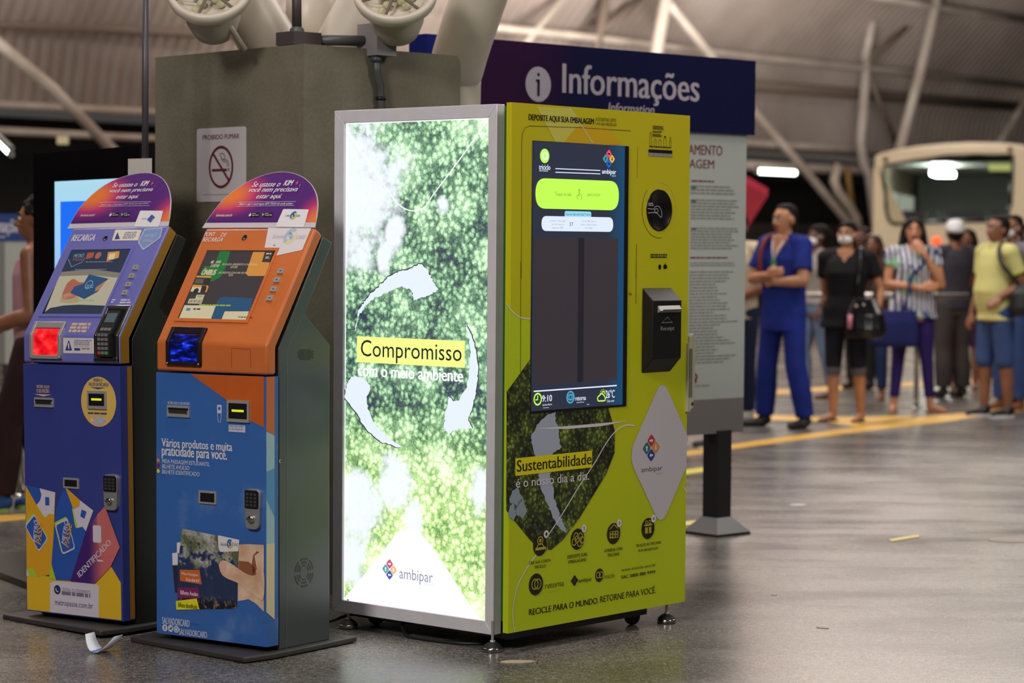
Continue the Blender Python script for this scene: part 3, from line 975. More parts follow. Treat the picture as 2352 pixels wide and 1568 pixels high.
def kiosk(root, upper, lower, side_shell, side_door, cab, arch_pts, arch_sc, scr_px, scr_sc, btn, btn_sc, slot1, slot2, acceptor, lock, low_sc, hole, hole_sc, led):
    # parts shared by both machines; positions taken from each machine's own photo view
    b = MB()
    pl = [(-.105, -.03), (.52, -.115), (.548, .0), (.553, .46), (-.10, .45)]
    pf = [(x, y) for x, y in pl]
    b.prism(pf, 0.0, .021, mat('plate_black', rgb(58, 54, 55), .5, noise=.15), 'z', .006, 2)
    b.lathe([(.009, .0), (.009, .0006), (0, .0006)], BLACK, (.535, .40, .0208), (0, 0, 1), 16)
    b.build('base_plate', root)
    b = MB()
    b.prism([(.066, .021), (.066, 1.072), (.306, 1.462), (.356, 1.442), (.205, 1.187), (.342, 1.08), (.342, .021)], .006, KW - .002, cab, 'x', .003)
    b.build('cabinet', root)
    b = MB()
    b.box(0, KW, 0, .060, .040, ZS - .006, lower, .014, 3)
    b.build('door', root)
    b = MB()
    b.prism([(0, ZS), (0, ZF), (TOPY, TOPZ), (TOPY + .040, TOPZ - .026), (.050, ZF - .010), (.050, ZS)], 0, KW, upper, 'x', .010, 3)
    b.build('upper_shell', root)
    gs = G(root, (0, 0, ZF), (1, 0, 0), SL, base=.0012)
    gs.z(*scr_sc)
    q = [gs.uv(p) for p in scr_px]         # bl, br, tr, tl
    sx0, sx1 = (q[0][0] + q[3][0]) / 2, (q[1][0] + q[2][0]) / 2
    sv0, sv1 = (q[0][1] + q[1][1]) / 2, (q[2][1] + q[3][1]) / 2
    # raised lip round the screen
    b = MB()
    for (a0, a1, c0, c1) in ((sx0 - .012, sx1 + .012, sv1, sv1 + .012), (sx0 - .012, sx1 + .012, sv0 - .012, sv0), (sx0 - .012, sx0, sv0, sv1), (sx1, sx1 + .012, sv0, sv1)):
        b.box(a0, a1, -.004, .002, c0, c1, upper, .0018, 2, slope_mtx(0, 0))
    b.build('screen_bezel', root)
    screen = slab(root, 'screen', (0, 0, ZF), (1, 0, 0), SL, [(sx0, sv0), (sx1, sv0), (sx1, sv1), (sx0, sv1)], .001, BLACK)
    # buttons
    gs.z(*btn_sc)
    for p in btn:
        u, v = gs.uv(p)
        b = MB()
        b.box(u - .0135, u + .0135, -.007, .001, v - .010, v + .010, STEEL, .002, 2, slope_mtx(0, 0))
        b.box(u - .004, u + .004, -.0074, -.0069, v - .0015, v + .0015, BLACK, 0, 1, slope_mtx(0, 0))
        b.build('button', root)
    gs.z(*hole_sc)
    u, v = gs.uv(hole)
    b = MB()
    b.lathe([(.0115, -.001), (.0115, .0016), (.0095, .0022), (.0090, .0012), (0, .0010)], BLACK, on_slope(u, v), SN, 24)
    b.build('camera_hole', root)
    # arch board on top
    ga = G(root, (0, 0, ZF), (1, 0, 0), SL).z(*arch_sc)
    uv = [ga.uv(p) for p in arch_pts]
    base_v = (uv[0][1] + uv[-1][1]) / 2
    uv = [(uv[0][0], base_v)] + uv[1:-1] + [(uv[-1][0], base_v)]
    cur = spline(uv[1:-1], 5)
    outl = [uv[0]] + cur + [uv[-1]]
    o = slab(root, 'arch_board', (0, 0, ZF), (1, 0, 0), SL, outl, .004, ARCHEDGE, 0, -.006)
    # printed face with its gradient in plate coordinates
    us = [p[0] for p in outl]; vs_ = [p[1] for p in outl]
    lo = base_v + .022
    face = [p for p in outl if p[1] > lo]
    face = [(outl[0][0] + .006, lo)] + [(p[0] * .993 + .0035 * (min(us) + max(us)) , p[1] - .002) for p in face] + [(outl[-1][0] - .003, lo)]
    pf = G(root, (0, 0, ZF), (1, 0, 0), SL, base=-.0015)
    pf.puv(ARCH, face, 0)
    ao = pf.build('arch_print', o)
    ul = ao.data.uv_layers.new(name='UVMap')
    for l in ao.data.loops:
        cc = ao.data.vertices[l.vertex_index].co - Vector((0, 0, ZF))
        ul.data[l.index].uv = ((cc.x - min(us)) / (max(us) - min(us)), (cc.dot(SL) - min(vs_)) / (max(vs_) - min(vs_)))
    gs.bm.free(); ga.bm.free()
    # front fittings on the lower door
    gd = G(root, (0, 0, 0), (1, 0, 0), (0, 0, 1)).z(*low_sc)
    def box_px(a_, c_): 
        p, q_ = gd.uv(a_), gd.uv(c_)
        return p[0], q_[0], p[1], q_[1]
    x0, x1, z0, z1 = box_px(*slot1)
    b = MB(); b.box(x0, x1, -.006, .002, z0, z1, STEEL, .002)
    b.box(x0 + .012, x1 - .006, -.0105, -.004, z0 + (z1 - z0) * .35, z0 + (z1 - z0) * .62, CHROME, .002)
    b.box(x0 + .006, x1 - .004, -.0068, -.005, z0 + (z1 - z0) * .62, z0 + (z1 - z0) * .80, BLACK, 0)
    b.build('receipt_slot', root)
    x0, x1, z0, z1 = box_px(*slot2)
    b = MB(); b.box(x0, x1, -.005, .002, z0, z1, STEEL, .003)
    b.box(x0 + .008, x1 - .008, -.0056, -.004, z0 + .007, z1 - .007, BLACK, .001)
    b.build('card_slot', root)
    x0, x1, z0, z1 = box_px(*acceptor)
    b = MB()
    b.box(x0, x1, -.008, .002, z0, z1, STEEL, .004)
    b.box(x0 + .009, x1 - .009, -.0088, -.006, z0 + .012, z1 - .010, BLACK, .003)
    w_ = x1 - x0
    b.box(x0 + w_ * .24, x1 - w_ * .22, -.0094, -.008, (z0 + z1) / 2 - .002, (z0 + z1) / 2 + .006, led, .001)
    b.build('banknote_slot', root)
    x0, x1, z0, z1 = box_px(*lock)
    b = MB()
    zm = z0 + (z1 - z0) * .48
    prof = rounded([(x0 + .004, z0), (x1 - .004, z0), (x1 - .002, zm), (x1, zm + .01), (x1, z1), (x0, z1), (x0, zm + .01), (x0 + .002, zm)], .022, 6)
    b.prism(prof, -.016, .002, mat('lock_silver', rgb(176, 174, 172), .35, metal=.6), 'y', .003)
    lk = b.build('keypad_lock', root)
    b = MB()
    b.prism(rounded([(x0 + .003, zm + .004), (x1 - .003, zm + .004), (x1 - .003, z1 - .005), (x0 + .003, z1 - .005)], .008), -.018, -.014, BLACK, 'y', .001)
    keypad(b, x0 + .008, x1 - .008, zm + .010, z1 - .012, -.018, mat('key_dark', rgb(60, 58, 62), .4), 4, 3)
    b.build('keypad', lk)
    b = MB()
    b.lathe([(.012, 0), (.012, .010), (.009, .013), (0, .013)], CHROME, ((x0 + x1) / 2, -.016, z0 + (z1 - z0) * .26), (0, -1, 0), 20)
    b.box((x0 + x1) / 2 - .014, (x0 + x1) / 2 + .014, -.030, -.024, z0 + (z1 - z0) * .23, z0 + (z1 - z0) * .29, CHROME, .002)
    b.build('lock_knob', lk)
    gd.bm.free()
    return screen

def arch_text(root, k, white_tab, logo):
    """the words on the arch; k maps the reference view's coordinates to this kiosk's"""
    g = G(root, (0, 0, ZF), (1, 0, 0), SL, base=-.0007).z(*k)
    g.poly(WHITEP, white_tab, 1, r=.008)
    return g

# ------------------------------------------------------------------ orange kiosk
OK = empty('orange_ticket_kiosk', (-1.2677, 8.4717, 0), -.6133, -.0053,
           'orange and blue self-service ticket kiosk standing closest to the lit poster', 'ticket kiosk')
BK = empty('blue_ticket_kiosk', (-1.8348, 8.9635, 0), -.6401, -.0207,
           'purple-blue self-service ticket kiosk with yellow base and glowing red reader', 'ticket kiosk')
bpy.context.view_layer.update()
ORG = mat('kiosk_orange', rgb(206, 110, 54), .38, noise=.06, nscale=6)
KBLUE = NT('kiosk_blue_print', .36)
_k = KBLUE.noise(KBLUE.obj(), 5, 4)
KBLUE = KBLUE.set('Base Color', KBLUE.mix(KBLUE.rng(_k, .55, .8, smooth=True), rgb(56, 104, 178), rgb(104, 140, 194)))
DGREY = mat('kiosk_dark_grey', rgb(70, 75, 77), .28, metal=.0, noise=.08, nscale=5)
LED_Y = glow('led_yellow', 216, 226, 0, 1.0)
A3 = (330, 370, 3.074)
L4 = (300, 830, 2.209)
arch_o = [(411, 467), (430, 438), (480, 366), (560, 268), (680, 174), (780, 120), (880, 85), (960, 73), (1040, 78), (1120, 108), (1180, 158), (1216, 225), (1228, 300), (1220, 390), (1204, 467)]
osc = kiosk(OK, ORG, KBLUE, None, None, DGREY, arch_o, A3, [(250, 1110), (738, 1125), (922, 635), (445, 632)], A3,
            [(973, 780), (947, 843), (922, 908), (896, 972)], A3, ((190, 278), (302, 226)), ((350, 718), (438, 660)), ((495, 304), (607, 200)), ((592, 845), (668, 648)), L4, (712, 540), A3, LED_Y)
CREAM = mat('print_cream', rgb(222, 206, 170), .45)
def words_arch(g, T):
    W_ = WHITEP
    g.text(W_, 'Se usasse o', T(762, 182), T(975, 141), 2, bold=.022, shear=.32)
    g.text(W_, 'KIM', T(985, 172), T(1064, 133), 2, bold=.04, shear=.3)
    g.text(mat('print_vivid_orange', rgb(244, 112, 44), .4), '+', T(1070, 166), T(1096, 140), 2, bold=.05)
    g.text(W_, ',', T(1097, 180), T(1106, 163), 2, bold=.03)
    g.text(W_, 'você nem precisava', T(735, 229), T(1095, 180), 2, bold=.022, shear=.32)
    g.text(W_, 'estar aqui.', T(787, 274), T(980, 231), 2, bold=.022, shear=.32)
    g.stroke(W_, [T(658, 319), T(1062, 312), T(1072, 284), T(668, 290), T(658, 319)], .0012, 2)
    g.text(W_, 'Baixe o app e recarregue SEM TAXA de onde estiver', T(672, 314), T(1058, 291), 2, bold=.02, shear=.25)
    g.text(W_, 'kimmais.com.br', T(510, 391), T(632, 371), 2, bold=.015)
    for x0, s_ in ((740, 'App Store'), (833, 'Google Play')):
        g.rect(BLACK, T(x0, 391), T(x0 + 80, 362), 2, r=.003)
        g.text(W_, s_, T(x0 + 22, 388), T(x0 + 76, 374), 3)
        g.words(W_, T(x0 + 22, 372), T(x0 + 58, 367), 3, 1)
    g.disc(W_, T(751, 380), T(751, 370), 3, kx=.85); g.stroke(W_, [T(752, 370), T(756, 363)], .0016, 3)
    g.poly(mat('badge_green', rgb(120, 190, 110), .4), [T(836, 388), T(838, 366), T(856, 377)], 3)
    # the white tab is drawn by the caller

def logo_salvador(g, a_, c_, txt=True, faint=False, lay=4):
    """card logo: blue and yellow swirls between two words"""
    x0, y0 = a_; x1, y1 = c_
    w, h = x1 - x0, y0 - y1
    cx, cy = (x0 + x1) / 2 + w * .04, (y0 + y1) / 2
    B_ = mat('logo_faint_blue' if faint else 'logo_blue', rgb(176, 190, 206) if faint else rgb(54, 104, 160), .45)
    Y_ = mat('logo_faint_yellow' if faint else 'logo_yellow', rgb(222, 214, 160) if faint else rgb(214, 190, 60), .45)
    I_ = mat('logo_faint_ink' if faint else 'logo_ink', rgb(176, 172, 176) if faint else rgb(60, 80, 110), .45)
    g.ring(B_, (cx, cy), (cx, y1), h * .00016, lay, kx=.8, a0=.9, a1=4.2)
    g.ring(Y_, (cx, cy), (cx, y1), h * .00015, lay, kx=.8, a0=4.1, a1=6.8)
    g.stroke(B_, [(cx + w * .06, cy - h * .25), (cx - w * .03, cy - h * .18), (cx + w * .04, cy + h * .08), (cx - w * .04, cy + h * .22)], h * .00016, lay, sm=True)
    if txt:
        g.text(I_, 'Salvador', (x0, cy + h * .18), (cx - w * .13, cy - h * .14), lay, shear=.25)
        g.text(I_, 'CARD', (cx + w * .15, cy + h * .24), (x1, cy - h * .08), lay, shear=.25)

g = G(OK, (0, 0, ZF), (1, 0, 0), SL, base=-.0007).z(*A3)
g.poly(WHITEP, [(985, 337), (1166, 340), (1130, 466), (930, 462)], 1, r=.004)
words_arch(g, lambda x, y: (x, y))
logo_salvador(g, (1000, 405), (1108, 360))
g.build('arch_lettering')
# slope print
g = G(OK, (0, 0, ZF), (1, 0, 0), SL).z(*A3)
g.poly(mat('patch_white', rgb(226, 216, 222), .4), [(880, 471), (1184, 474), (1120, 627), (915, 672), (921, 637), (850, 633)], 0)
logo_salvador(g, (905, 575), (1150, 485), faint=True, lay=1)
g.text(WHITEP, 'PONT', (426, 531), (513, 503), 1, bold=.015, shear=.12)
g.text(WHITEP, 'DE', (543, 534), (592, 508), 1, bold=.015, shear=.12)
g.text(WHITEP, 'RECARGA', (415, 569), (567, 540), 1, bold=.015, shear=.12)
g.words(mat('scuff', rgb(120, 110, 112), .6), (912, 606), (932, 590), 1, 1, seed=3)
g.build('slope_print')
# screen picture
g = G(OK, (0, 0, ZF), (1, 0, 0), SL, base=.0012).z(*A3)
K = .62
def dsp(n, r_, g_, b_): return glow('display_' + n, r_, g_, b_, K)
DG_, DGR, DOR, DBL, DCR = dsp('dark', 66, 58, 64), dsp('green', 30, 130, 62), dsp('orange', 246, 164, 70), dsp('blue', 32, 92, 134), dsp('cream', 240, 226, 184)
DDK = dsp('black', 46, 42, 40); DLG = dsp('lime', 180, 200, 60); DSKY = dsp('sky', 80, 150, 190)
g.poly(DG_, [(250, 1109), (738, 1124), (921, 636), (446, 633)], 1)
g.poly(DGR, [(540, 636), (615, 637), (578, 760), (545, 818), (490, 850), (450, 850), (400, 800), (430, 742), (500, 742)], 2)
g.poly(DOR, [(775, 643), (858, 643), (836, 714), (893, 716), (862, 812), (740, 812), (723, 795), (740, 745)], 2)
g.poly(DCR, [(290, 1018), (512, 1022), (478, 1114), (252, 1108)], 2)
g.poly(DBL, [(478, 1115), (525, 985), (545, 965), (570, 960), (776, 970), (750, 1059), (573, 1057), (550, 1117)], 3)
g.poly(DCR, [(575, 1062), (746, 1062), (738, 1085), (722, 1124), (552, 1119)], 3)
g.poly(DOR, [(378, 811), (481, 813), (478, 826), (373, 823)], 4); g.poly(DDK, [(372, 826), (478, 828), (462, 880), (352, 872)], 4)
g.poly(dsp('window', 96, 104, 92), [(374, 832), (430, 834), (420, 868), (360, 866)], 5)
g.poly(DOR, [(352, 873), (460, 880), (456, 894), (346, 888)], 4); g.poly(DCR, [(346, 889), (412, 892), (400, 930), (333, 922)], 4)
g.disc(DDK, (372, 920), (372, 899), 5); g.poly(DDK, [(415, 880), (448, 882), (436, 925), (405, 922)], 5); g.poly(DOR, [(452, 888), (462, 890), (446, 928), (436, 926)], 5)
g.text(DCR, 'ÔNIBUS', (408, 806), (527, 757), 4, bold=.05, shear=.2)
g.text(DCR, 'NÃO', (474, 725), (505, 700), 4, bold=.03, shear=.2); g.text(DCR, 'JOGUE', (508, 728), (553, 705), 4, bold=.03, shear=.2)
g.text(DCR, 'O LIXO NO', (473, 750), (541, 730), 4, bold=.03, shear=.2)
g.text(DCR, 'DE SALDO: APRESENTE O CARTÃO NA', (556, 737), (808, 722), 4); g.text(DCR, 'LEITORA', (614, 757), (670, 742), 4)
g.text(DCR, 'DE CRÉDITOS COM UMA NOTA', (530, 796), (735, 781), 4); g.text(DCR, 'NOTA', (600, 815), (636, 800), 4)
g.words(DCR, (863, 668), (908, 651), 4, 1, seed=7)
g.words(DCR, (858, 694), (896, 676), 4, 2)
g.rect(DCR, (366, 972), (434, 946), 4, r=.002); g.rect(DCR, (312, 1006), (424, 975), 4, r=.002)
g.text(DDK, 'JOGUE O', (375, 967), (428, 951), 5, bold=.03, shear=.2); g.text(DDK, 'LIXO NO LIXO!', (320, 1001), (418, 981), 5, bold=.03, shear=.2)
g.words(DLG, (388, 1030), (672, 1018), 5, 1, seed=2)
g.rect(DSKY, (300, 1058), (337, 1040), 5, r=.001); g.words(DG_, (348, 1060), (408, 1042), 5, 1, seed=4)
g.words(DG_, (668, 1112), (776, 1102), 5, 1, seed=4)
g.build('screen_image', osc)
# reader: a black frame folded over the edge, with a lit pocket
def reader(root, gfx_sc, left, right, s_top, z_bot, frame_m, in_m, name, depth=.012):
    gv = G(root, (0, 0, 0), (1, 0, 0), (0, 0, 1)).z(*gfx_sc)
    gs = G(root, (0, 0, ZF), (1, 0, 0), SL).z(*gfx_sc)
    x0, x1 = gv.uv(left)[0], gv.uv(right)[0]
    zb = gv.uv(z_bot)[1]; st = gs.uv(s_top)[1]
    gv.bm.free(); gs.bm.free()
    top = Vector(on_slope(0, st)); nt = SN * depth
    b = MB()
    bw = .014
    t1 = Vector(on_slope(0, st, depth)); 
    prof = [(.004, zb), (-depth, zb), (-depth, ZF + .002), (t1.y, t1.z), (top.y + .004, top.z)]
    ti = Vector(on_slope(0, st - bw * 1.4, depth)); 
    for (a0, a1) in ((x0, x0 + bw), (x1 - bw, x1)):
        b.prism(prof, a0, a1, frame_m, 'x', .002)
    b.prism([(.004, zb), (-depth, zb), (-depth, zb + bw), (.004, zb + bw)], x0, x1, frame_m, 'x', .002)
    ti0 = Vector(on_slope(0, st - bw * 1.8, 0))
    b.prism([(ti0.y + .004, ti0.z), (ti.y, ti.z - .006), (t1.y, t1.z), (top.y + .004, top.z)], x0, x1, frame_m, 'x', .002)
    for (x, z) in ((x0 + bw / 2, zb + bw / 2), (x1 - bw / 2, zb + bw / 2)):
        b.lathe([(.004, 0), (.004, .001), (0, .001)], STEEL, (x, -depth, z), (0, -1, 0), 12)
    fr = b.build(name, root)
    b = MB()
    b.prism([(-.0006, zb + bw * .5), (-.0006, ZF), (ti0.y - .001, ti0.z), (ti0.y + .006, ti0.z), (.006, ZF), (.006, zb + bw * .5)], x0 + bw * .6, x1 - bw * .6, in_m, 'x')
    b.build('lit_pocket', fr)
    return fr
tb = NT('pocket_blue', .08)
_n = tb.xyz(tb.obj())
_b = tb.rng(_n[2], 1.0, 1.02)
tb.set('Base Color', (.004, .006, .03, 1))
_w = tb.noise(tb.V('MULTIPLY', tb.obj(), (18, 1, 60)), 1, 2)
tb.set('Emission Color', tb.ramp(_w, [(.46, rgb(0, 2, 40)), (.57, rgb(6, 20, 150)), (.66, rgb(30, 70, 250)), (.78, rgb(170, 205, 255))]))
tb = tb.set('Emission Strength', .9)
reader(OK, A3, (170, 1400), (412, 1400), (320, 1180), (290, 1443), mat('reader_black', rgb(30, 27, 32), .35), tb, 'card_reader')
# vertical part of the shell: small door outline
g = G(OK, (0, 0, 0), (1, 0, 0), (0, 0, 1)).z(*A3)
OLINE = mat('orange_groove', rgb(150, 62, 18), .6)
g.stroke(OLINE, [(622, 1455), (620, 1320), (755, 1327), (757, 1460)], .0018, 0)
g.build('flap_outline')
# lower door print
g = G(OK, (0, 0, 0), (1, 0, 0), (0, 0, 1)).z(*L4)
g.lim = (.004, KW - .008, .044, 3)
g.poly(mat('orange_print', rgb(200, 94, 34), .38, noise=.06), [(305, 64), (677, 76), (677, 335), (610, 300), (495, 200)], 0)
for cx, cy, r_ in ((270, 300, 30), (500, 640, 34), (610, 360, 26)):
    pass
SKYW = mat('print_white_soft', rgb(206, 208, 220), .45)
g.text(SKYW, 'RETIRE AQUI O SEU RECIBO', (190, 217), (302, 208), 1, bold=.02)
g.rect(SKYW, (440, 262), (463, 220), 1, r=.004); g.stroke(SKYW, [(442, 262), (446, 308), (457, 309), (462, 262)], .002, 1); g.disc(KBLUE, (451, 238), (451, 229), 2)
g.rect(SKYW, (498, 355), (583, 325), 1); g.words(mat('print_pale_blue', rgb(150, 164, 200), .5), (501, 352), (580, 328), 2, 2, seed=3)
g.text(WHITEP, 'Vários produtos e muita', (159, 444), (516, 411), 1, bold=.02)
g.text(WHITEP, 'praticidade para você.', (160, 492), (490, 446), 1, bold=.02)
for s_, y, m_, x2, y2 in (('MEIA PASSAGEM ESTUDANTIL', 514, ORA_G, 402, 511), ('BILHETE AVULSO', 541, mat('print_maroon', rgb(120, 34, 86), .45), 299, 530), ('BILHETE IDENTIFICADO', 568, mat('print_yellow', rgb(232, 224, 20), .45), 351, 561)):
    g.text(SKYW, s_, (161, y), (x2, y2), 1, bold=.02, shear=.1)
    g.disc(m_, (141, y - 13), (141, y - 23), 1)
g.flush('lettering')
# the picture: two cards behind, the front card, a hand holding it
CARDN = mat('print_card_navy', rgb(40, 40, 62), .45)
g.poly(WHITEP, [(236, 918), (258, 916), (258, 975), (236, 970)], 1); g.poly(WHITEP, [(212, 972), (240, 968), (240, 1035), (214, 1033)], 1)
g.poly(CARDN, [(214, 1033), (240, 1030), (244, 1175), (226, 1170)], 1)
SKIN = NT('print_skin', .45)
SKIN = SKIN.set('Base Color', SKIN.mix(SKIN.rng(SKIN.noise(SKIN.obj(), 16, 3), .35, .65), rgb(212, 164, 132), rgb(236, 204, 176)))
SKIN2 = mat('print_skin_fold', rgb(150, 92, 64), .45)
g.poly(SKIN, [(545, 928), (600, 926), (677, 930), (677, 1268), (640, 1230), (600, 1205), (545, 1215)], 1)
g.poly(SKIN2, [(550, 1010), (600, 1015), (628, 1040), (640, 1080), (600, 1100), (548, 1090)], 2)
g.poly(SKIN2, [(622, 985), (640, 962), (662, 968), (660, 1000), (638, 1060), (622, 1080), (616, 1030)], 2)
g.poly(SKIN, [(630, 985), (672, 955), (676, 1060), (648, 1070), (640, 1040)], 3)
t = NT('print_city', .42)
_o = t.obj(); _z = t.xyz(_o)[2]
_v = t.vor(_o, 130, out='Color'); _nz = t.noise(_o, 28, 3)
city = t.mix(t.rng(t.noise(_o, 14, 2), .42, .58), t.mix(.72, _v, rgb(190, 184, 178)), rgb(98, 104, 66))
sea = t.mix(_nz, rgb(30, 44, 78), rgb(50, 66, 104))
c_ = t.mix(t.rng(t.M('ADD', _z, t.M('MULTIPLY', t.M('SUBTRACT', _nz, .5), .5)), .30, .37, smooth=True), sea, city)
c_ = t.mix(t.rng(_z, .47, .50), c_, rgb(86, 138, 196))
c_ = t.mix(t.rng(_z, .20, .17), c_, t.mix(t.rng(t.noise(_o, 40, 3), .5, .7), rgb(26, 24, 36), rgb(170, 150, 110)))
CITY = t.set('Base Color', c_)
g.flush('hand_picture')
g.poly(CITY, [(262, 846), (552, 905), (540, 1252), (352, 1255), (240, 1205), (240, 1060)], 4, r=.006)
g.poly(WHITEP, [(445, 880), (554, 904), (549, 962), (456, 965), (448, 940)], 5, r=.004)
logo_salvador(g, (458, 945), (548, 905), lay=6)
g.poly(mat('label_orange', rgb(214, 106, 40), .45), [(252, 1055), (352, 1057), (364, 1130), (254, 1112)], 6)
g.text(WHITEP, 'Meia Passagem', (262, 1084), (345, 1076), 7, bold=.02); g.text(WHITEP, 'Estudantil', (285, 1112), (350, 1102), 7, bold=.02)
g.poly(mat('label_maroon', rgb(130, 36, 96), .45), [(241, 1145), (346, 1148), (355, 1201), (241, 1198)], 6)
g.text(WHITEP, 'Bilhete Avulso', (256, 1180), (345, 1169), 7, bold=.02)
g.poly(mat('label_yellow', rgb(230, 222, 22), .45), [(232, 1214), (338, 1201), (352, 1256), (235, 1258)], 6)
g.text(INK, 'Bilhete Identificado', (245, 1244), (342, 1232), 7, bold=.02)
g.flush('card_picture')
g.poly(SKIN, [(450, 1030), (462, 1012), (490, 1012), (530, 1035), (580, 1070), (630, 1085), (677, 1060), (677, 1200), (640, 1195), (560, 1130), (490, 1098), (462, 1072)], 7, sm=True)
g.poly(mat('print_nail', rgb(228, 178, 160), .4), [(453, 1035), (462, 1018), (484, 1020), (488, 1050), (472, 1068), (458, 1060)], 8, sm=True)
g.flush('thumb_picture')
g.text(SKYW, 'SALVADORCARD', (162, 1329), (300, 1312), 1, bold=.02); g.text(KBLUE, '.COM.BR', (300, 1337), (345, 1328), 1)
for x, y in ((175, 1350), (204, 1353), (233, 1357)): g.disc(SKYW, (x, y), (x, y - 18), 1)
g.text(KBLUE, 'f', (171, 1360), (180, 1340), 2, bold=.03); g.poly(KBLUE, [(196, 1358), (206, 1345), (213, 1348), (208, 1360)], 2); g.ring(KBLUE, (233, 1357), (233, 1347), .002, 2)
g.text(SKYW, 'SALVADORCARD', (247, 1384), (389, 1371), 1, bold=.02)
RUST = mat('rust', rgb(150, 74, 30), .7)
for (x, y) in ((676, 1312), (530, 1437), (128, 170), (128, 95), (640, 1446)): g.disc(RUST, (x, y), (x, y - 5), 1)
g.build('address_lettering')
# side of door and cabinet
g = G(OK, (KW, 0, 0), (0, 1, 0), (0, 0, 1)).z(*L4)
g.poly(ORG, [(688, 78), (730, 76), (730, 372), (688, 352)], 0)
g.poly(mat('print_sky_pale', rgb(160, 196, 208), .45), [(688, 354), (730, 374), (730, 925), (688, 925)], 0)
g.poly(mat('print_sky_mid', rgb(86, 150, 204), .45), [(688, 560), (730, 540), (730, 790), (688, 700)], 1)
g.poly(mat('print_cuff', rgb(226, 212, 172), .45), [(688, 925), (730, 922), (730, 1308), (688, 1270)], 0)
g.build('door_edge_print')
g = G(OK, (KW - .002, 0, 0), (0, 1, 0), (0, 0, 1)).z(*A3)
CLINE = mat('cabinet_seam', rgb(120, 132, 134), .35)
g.stroke(CLINE, [(1128, 1082), (1065, 1210), (1015, 1330), (1008, 1500)], .0016, 0, sm=True)
for i in range(8):
    for j in range(7):
        x, y = 1090 + i * 14 + (j % 2) * 7, 1332 + j * 11
        if abs(i - 3.5) + abs(j - 3) < 6: g.disc(BLACK, (x, y), (0, 0), 0, ruv=.0028, n=10)
g.z(*L4)
g.stroke(CLINE, [(795, 0), (795, 700), (790, 1455)], .0016, 0)
for rr, gap in ((70, .25), (52, .3), (36, .35)):
    for k in range(6):
        g.ring(BLACK, (880, 1070), (880, 1070 - rr), .006, 0, a0=k * pi / 3 + gap / 2, a1=(k + 1) * pi / 3 - gap / 2, n=8)
g.disc(STEEL, (758, 505), (758, 496), 0); g.disc(BLACK, (760, 505), (760, 500), 1)
g.build('cabinet_print')

# ------------------------------------------------------------------ blue kiosk
PURP = mat('kiosk_periwinkle', rgb(112, 112, 186), .34, noise=.05, nscale=6)
NAVY = mat('kiosk_navy', rgb(54, 64, 140), .36, noise=.07, nscale=5)
CBLK = mat('kiosk_black', rgb(20, 18, 18), .45)
A1 = (0, 350, 2.851)
L2 = (0, 820, 2.307)
arch_b = [(442, 489), (462, 455), (520, 360), (600, 275), (690, 207), (780, 165), (880, 137), (960, 130), (1015, 140), (1065, 170), (1098, 220), (1114, 280), (1116, 340), (1108, 420), (1094, 487)]
bsc = kiosk(BK, PURP, NAVY, None, None, CBLK, arch_b, A1, [(290, 1060), (664, 1060), (866, 635), (458, 640)], A1,
            [(893, 757), (868, 812), (845, 868), (822, 922)], A1, ((187, 262), (286, 216)), ((340, 692), (420, 642)), ((470, 272), (568, 180)), ((564, 806), (636, 622)), L2, (690, 563), A1, LED_Y)
g = G(BK, (0, 0, ZF), (1, 0, 0), SL, base=-.0007).z(*A1)
T = lambda x, y: (445 + (x - 412) * (1095 - 445) / (1202 - 412) , 130 + (y - 73) * (487 - 130) / (466 - 73))
g.poly(WHITEP, [(918, 380), (1068, 381), (1040, 486), (876, 486)], 1, r=.004)
words_arch(g, T)
g.text(BLU_G, 'METRÔ', (930, 438), (965, 428), 3); g.poly(mat('metro_blue', rgb(44, 92, 170), .4), [(995, 405), (1016, 425), (985, 460), (962, 440)], 3); g.poly(ORA_G, [(1000, 436), (1012, 428), (988, 456)], 4)
g.build('arch_lettering')
g = G(BK, (0, 0, ZF), (1, 0, 0), SL).z(*A1)
BONE = mat('print_bone', rgb(212, 204, 214), .45)
g.text(BONE, 'RECARGA', (465, 582), (634, 536), 1, bold=.05, shear=.15)
g.poly(mat('sticker_cream', rgb(232, 222, 200), .4), [(757, 506), (930, 507), (905, 577), (734, 578)], 1, r=.003)
g.poly(BLU_G, [(750, 570), (772, 522), (786, 568)], 2); g.words(mat('sticker_ink', rgb(120, 130, 170), .5), (800, 570), (905, 520), 2, 4, seed=7)
BADGE = mat('badge_pale', rgb(126, 150, 206), .4); BADGE2 = mat('badge_pale_edge', rgb(176, 186, 214), .4)
g.poly(BADGE2, [(945, 500), (1068, 492), (1052, 560), (938, 643), (902, 590)], 1, r=.008); g.poly(BADGE, [(952, 507), (1060, 500), (1045, 556), (940, 630), (912, 588)], 2, r=.008)
g.text(BADGE2, 'METRÔ', (945, 560), (1030, 530), 3, bold=.03); g.text(mat('badge_sand', rgb(190, 180, 170), .4), 'PASSE', (935, 590), (1010, 566), 3, bold=.03)
g.words(BONE, (722, 990), (760, 962), 1, 2, seed=1); g.words(BONE, (780, 995), (868, 962), 1, 2, seed=2)
g.build('slope_print')
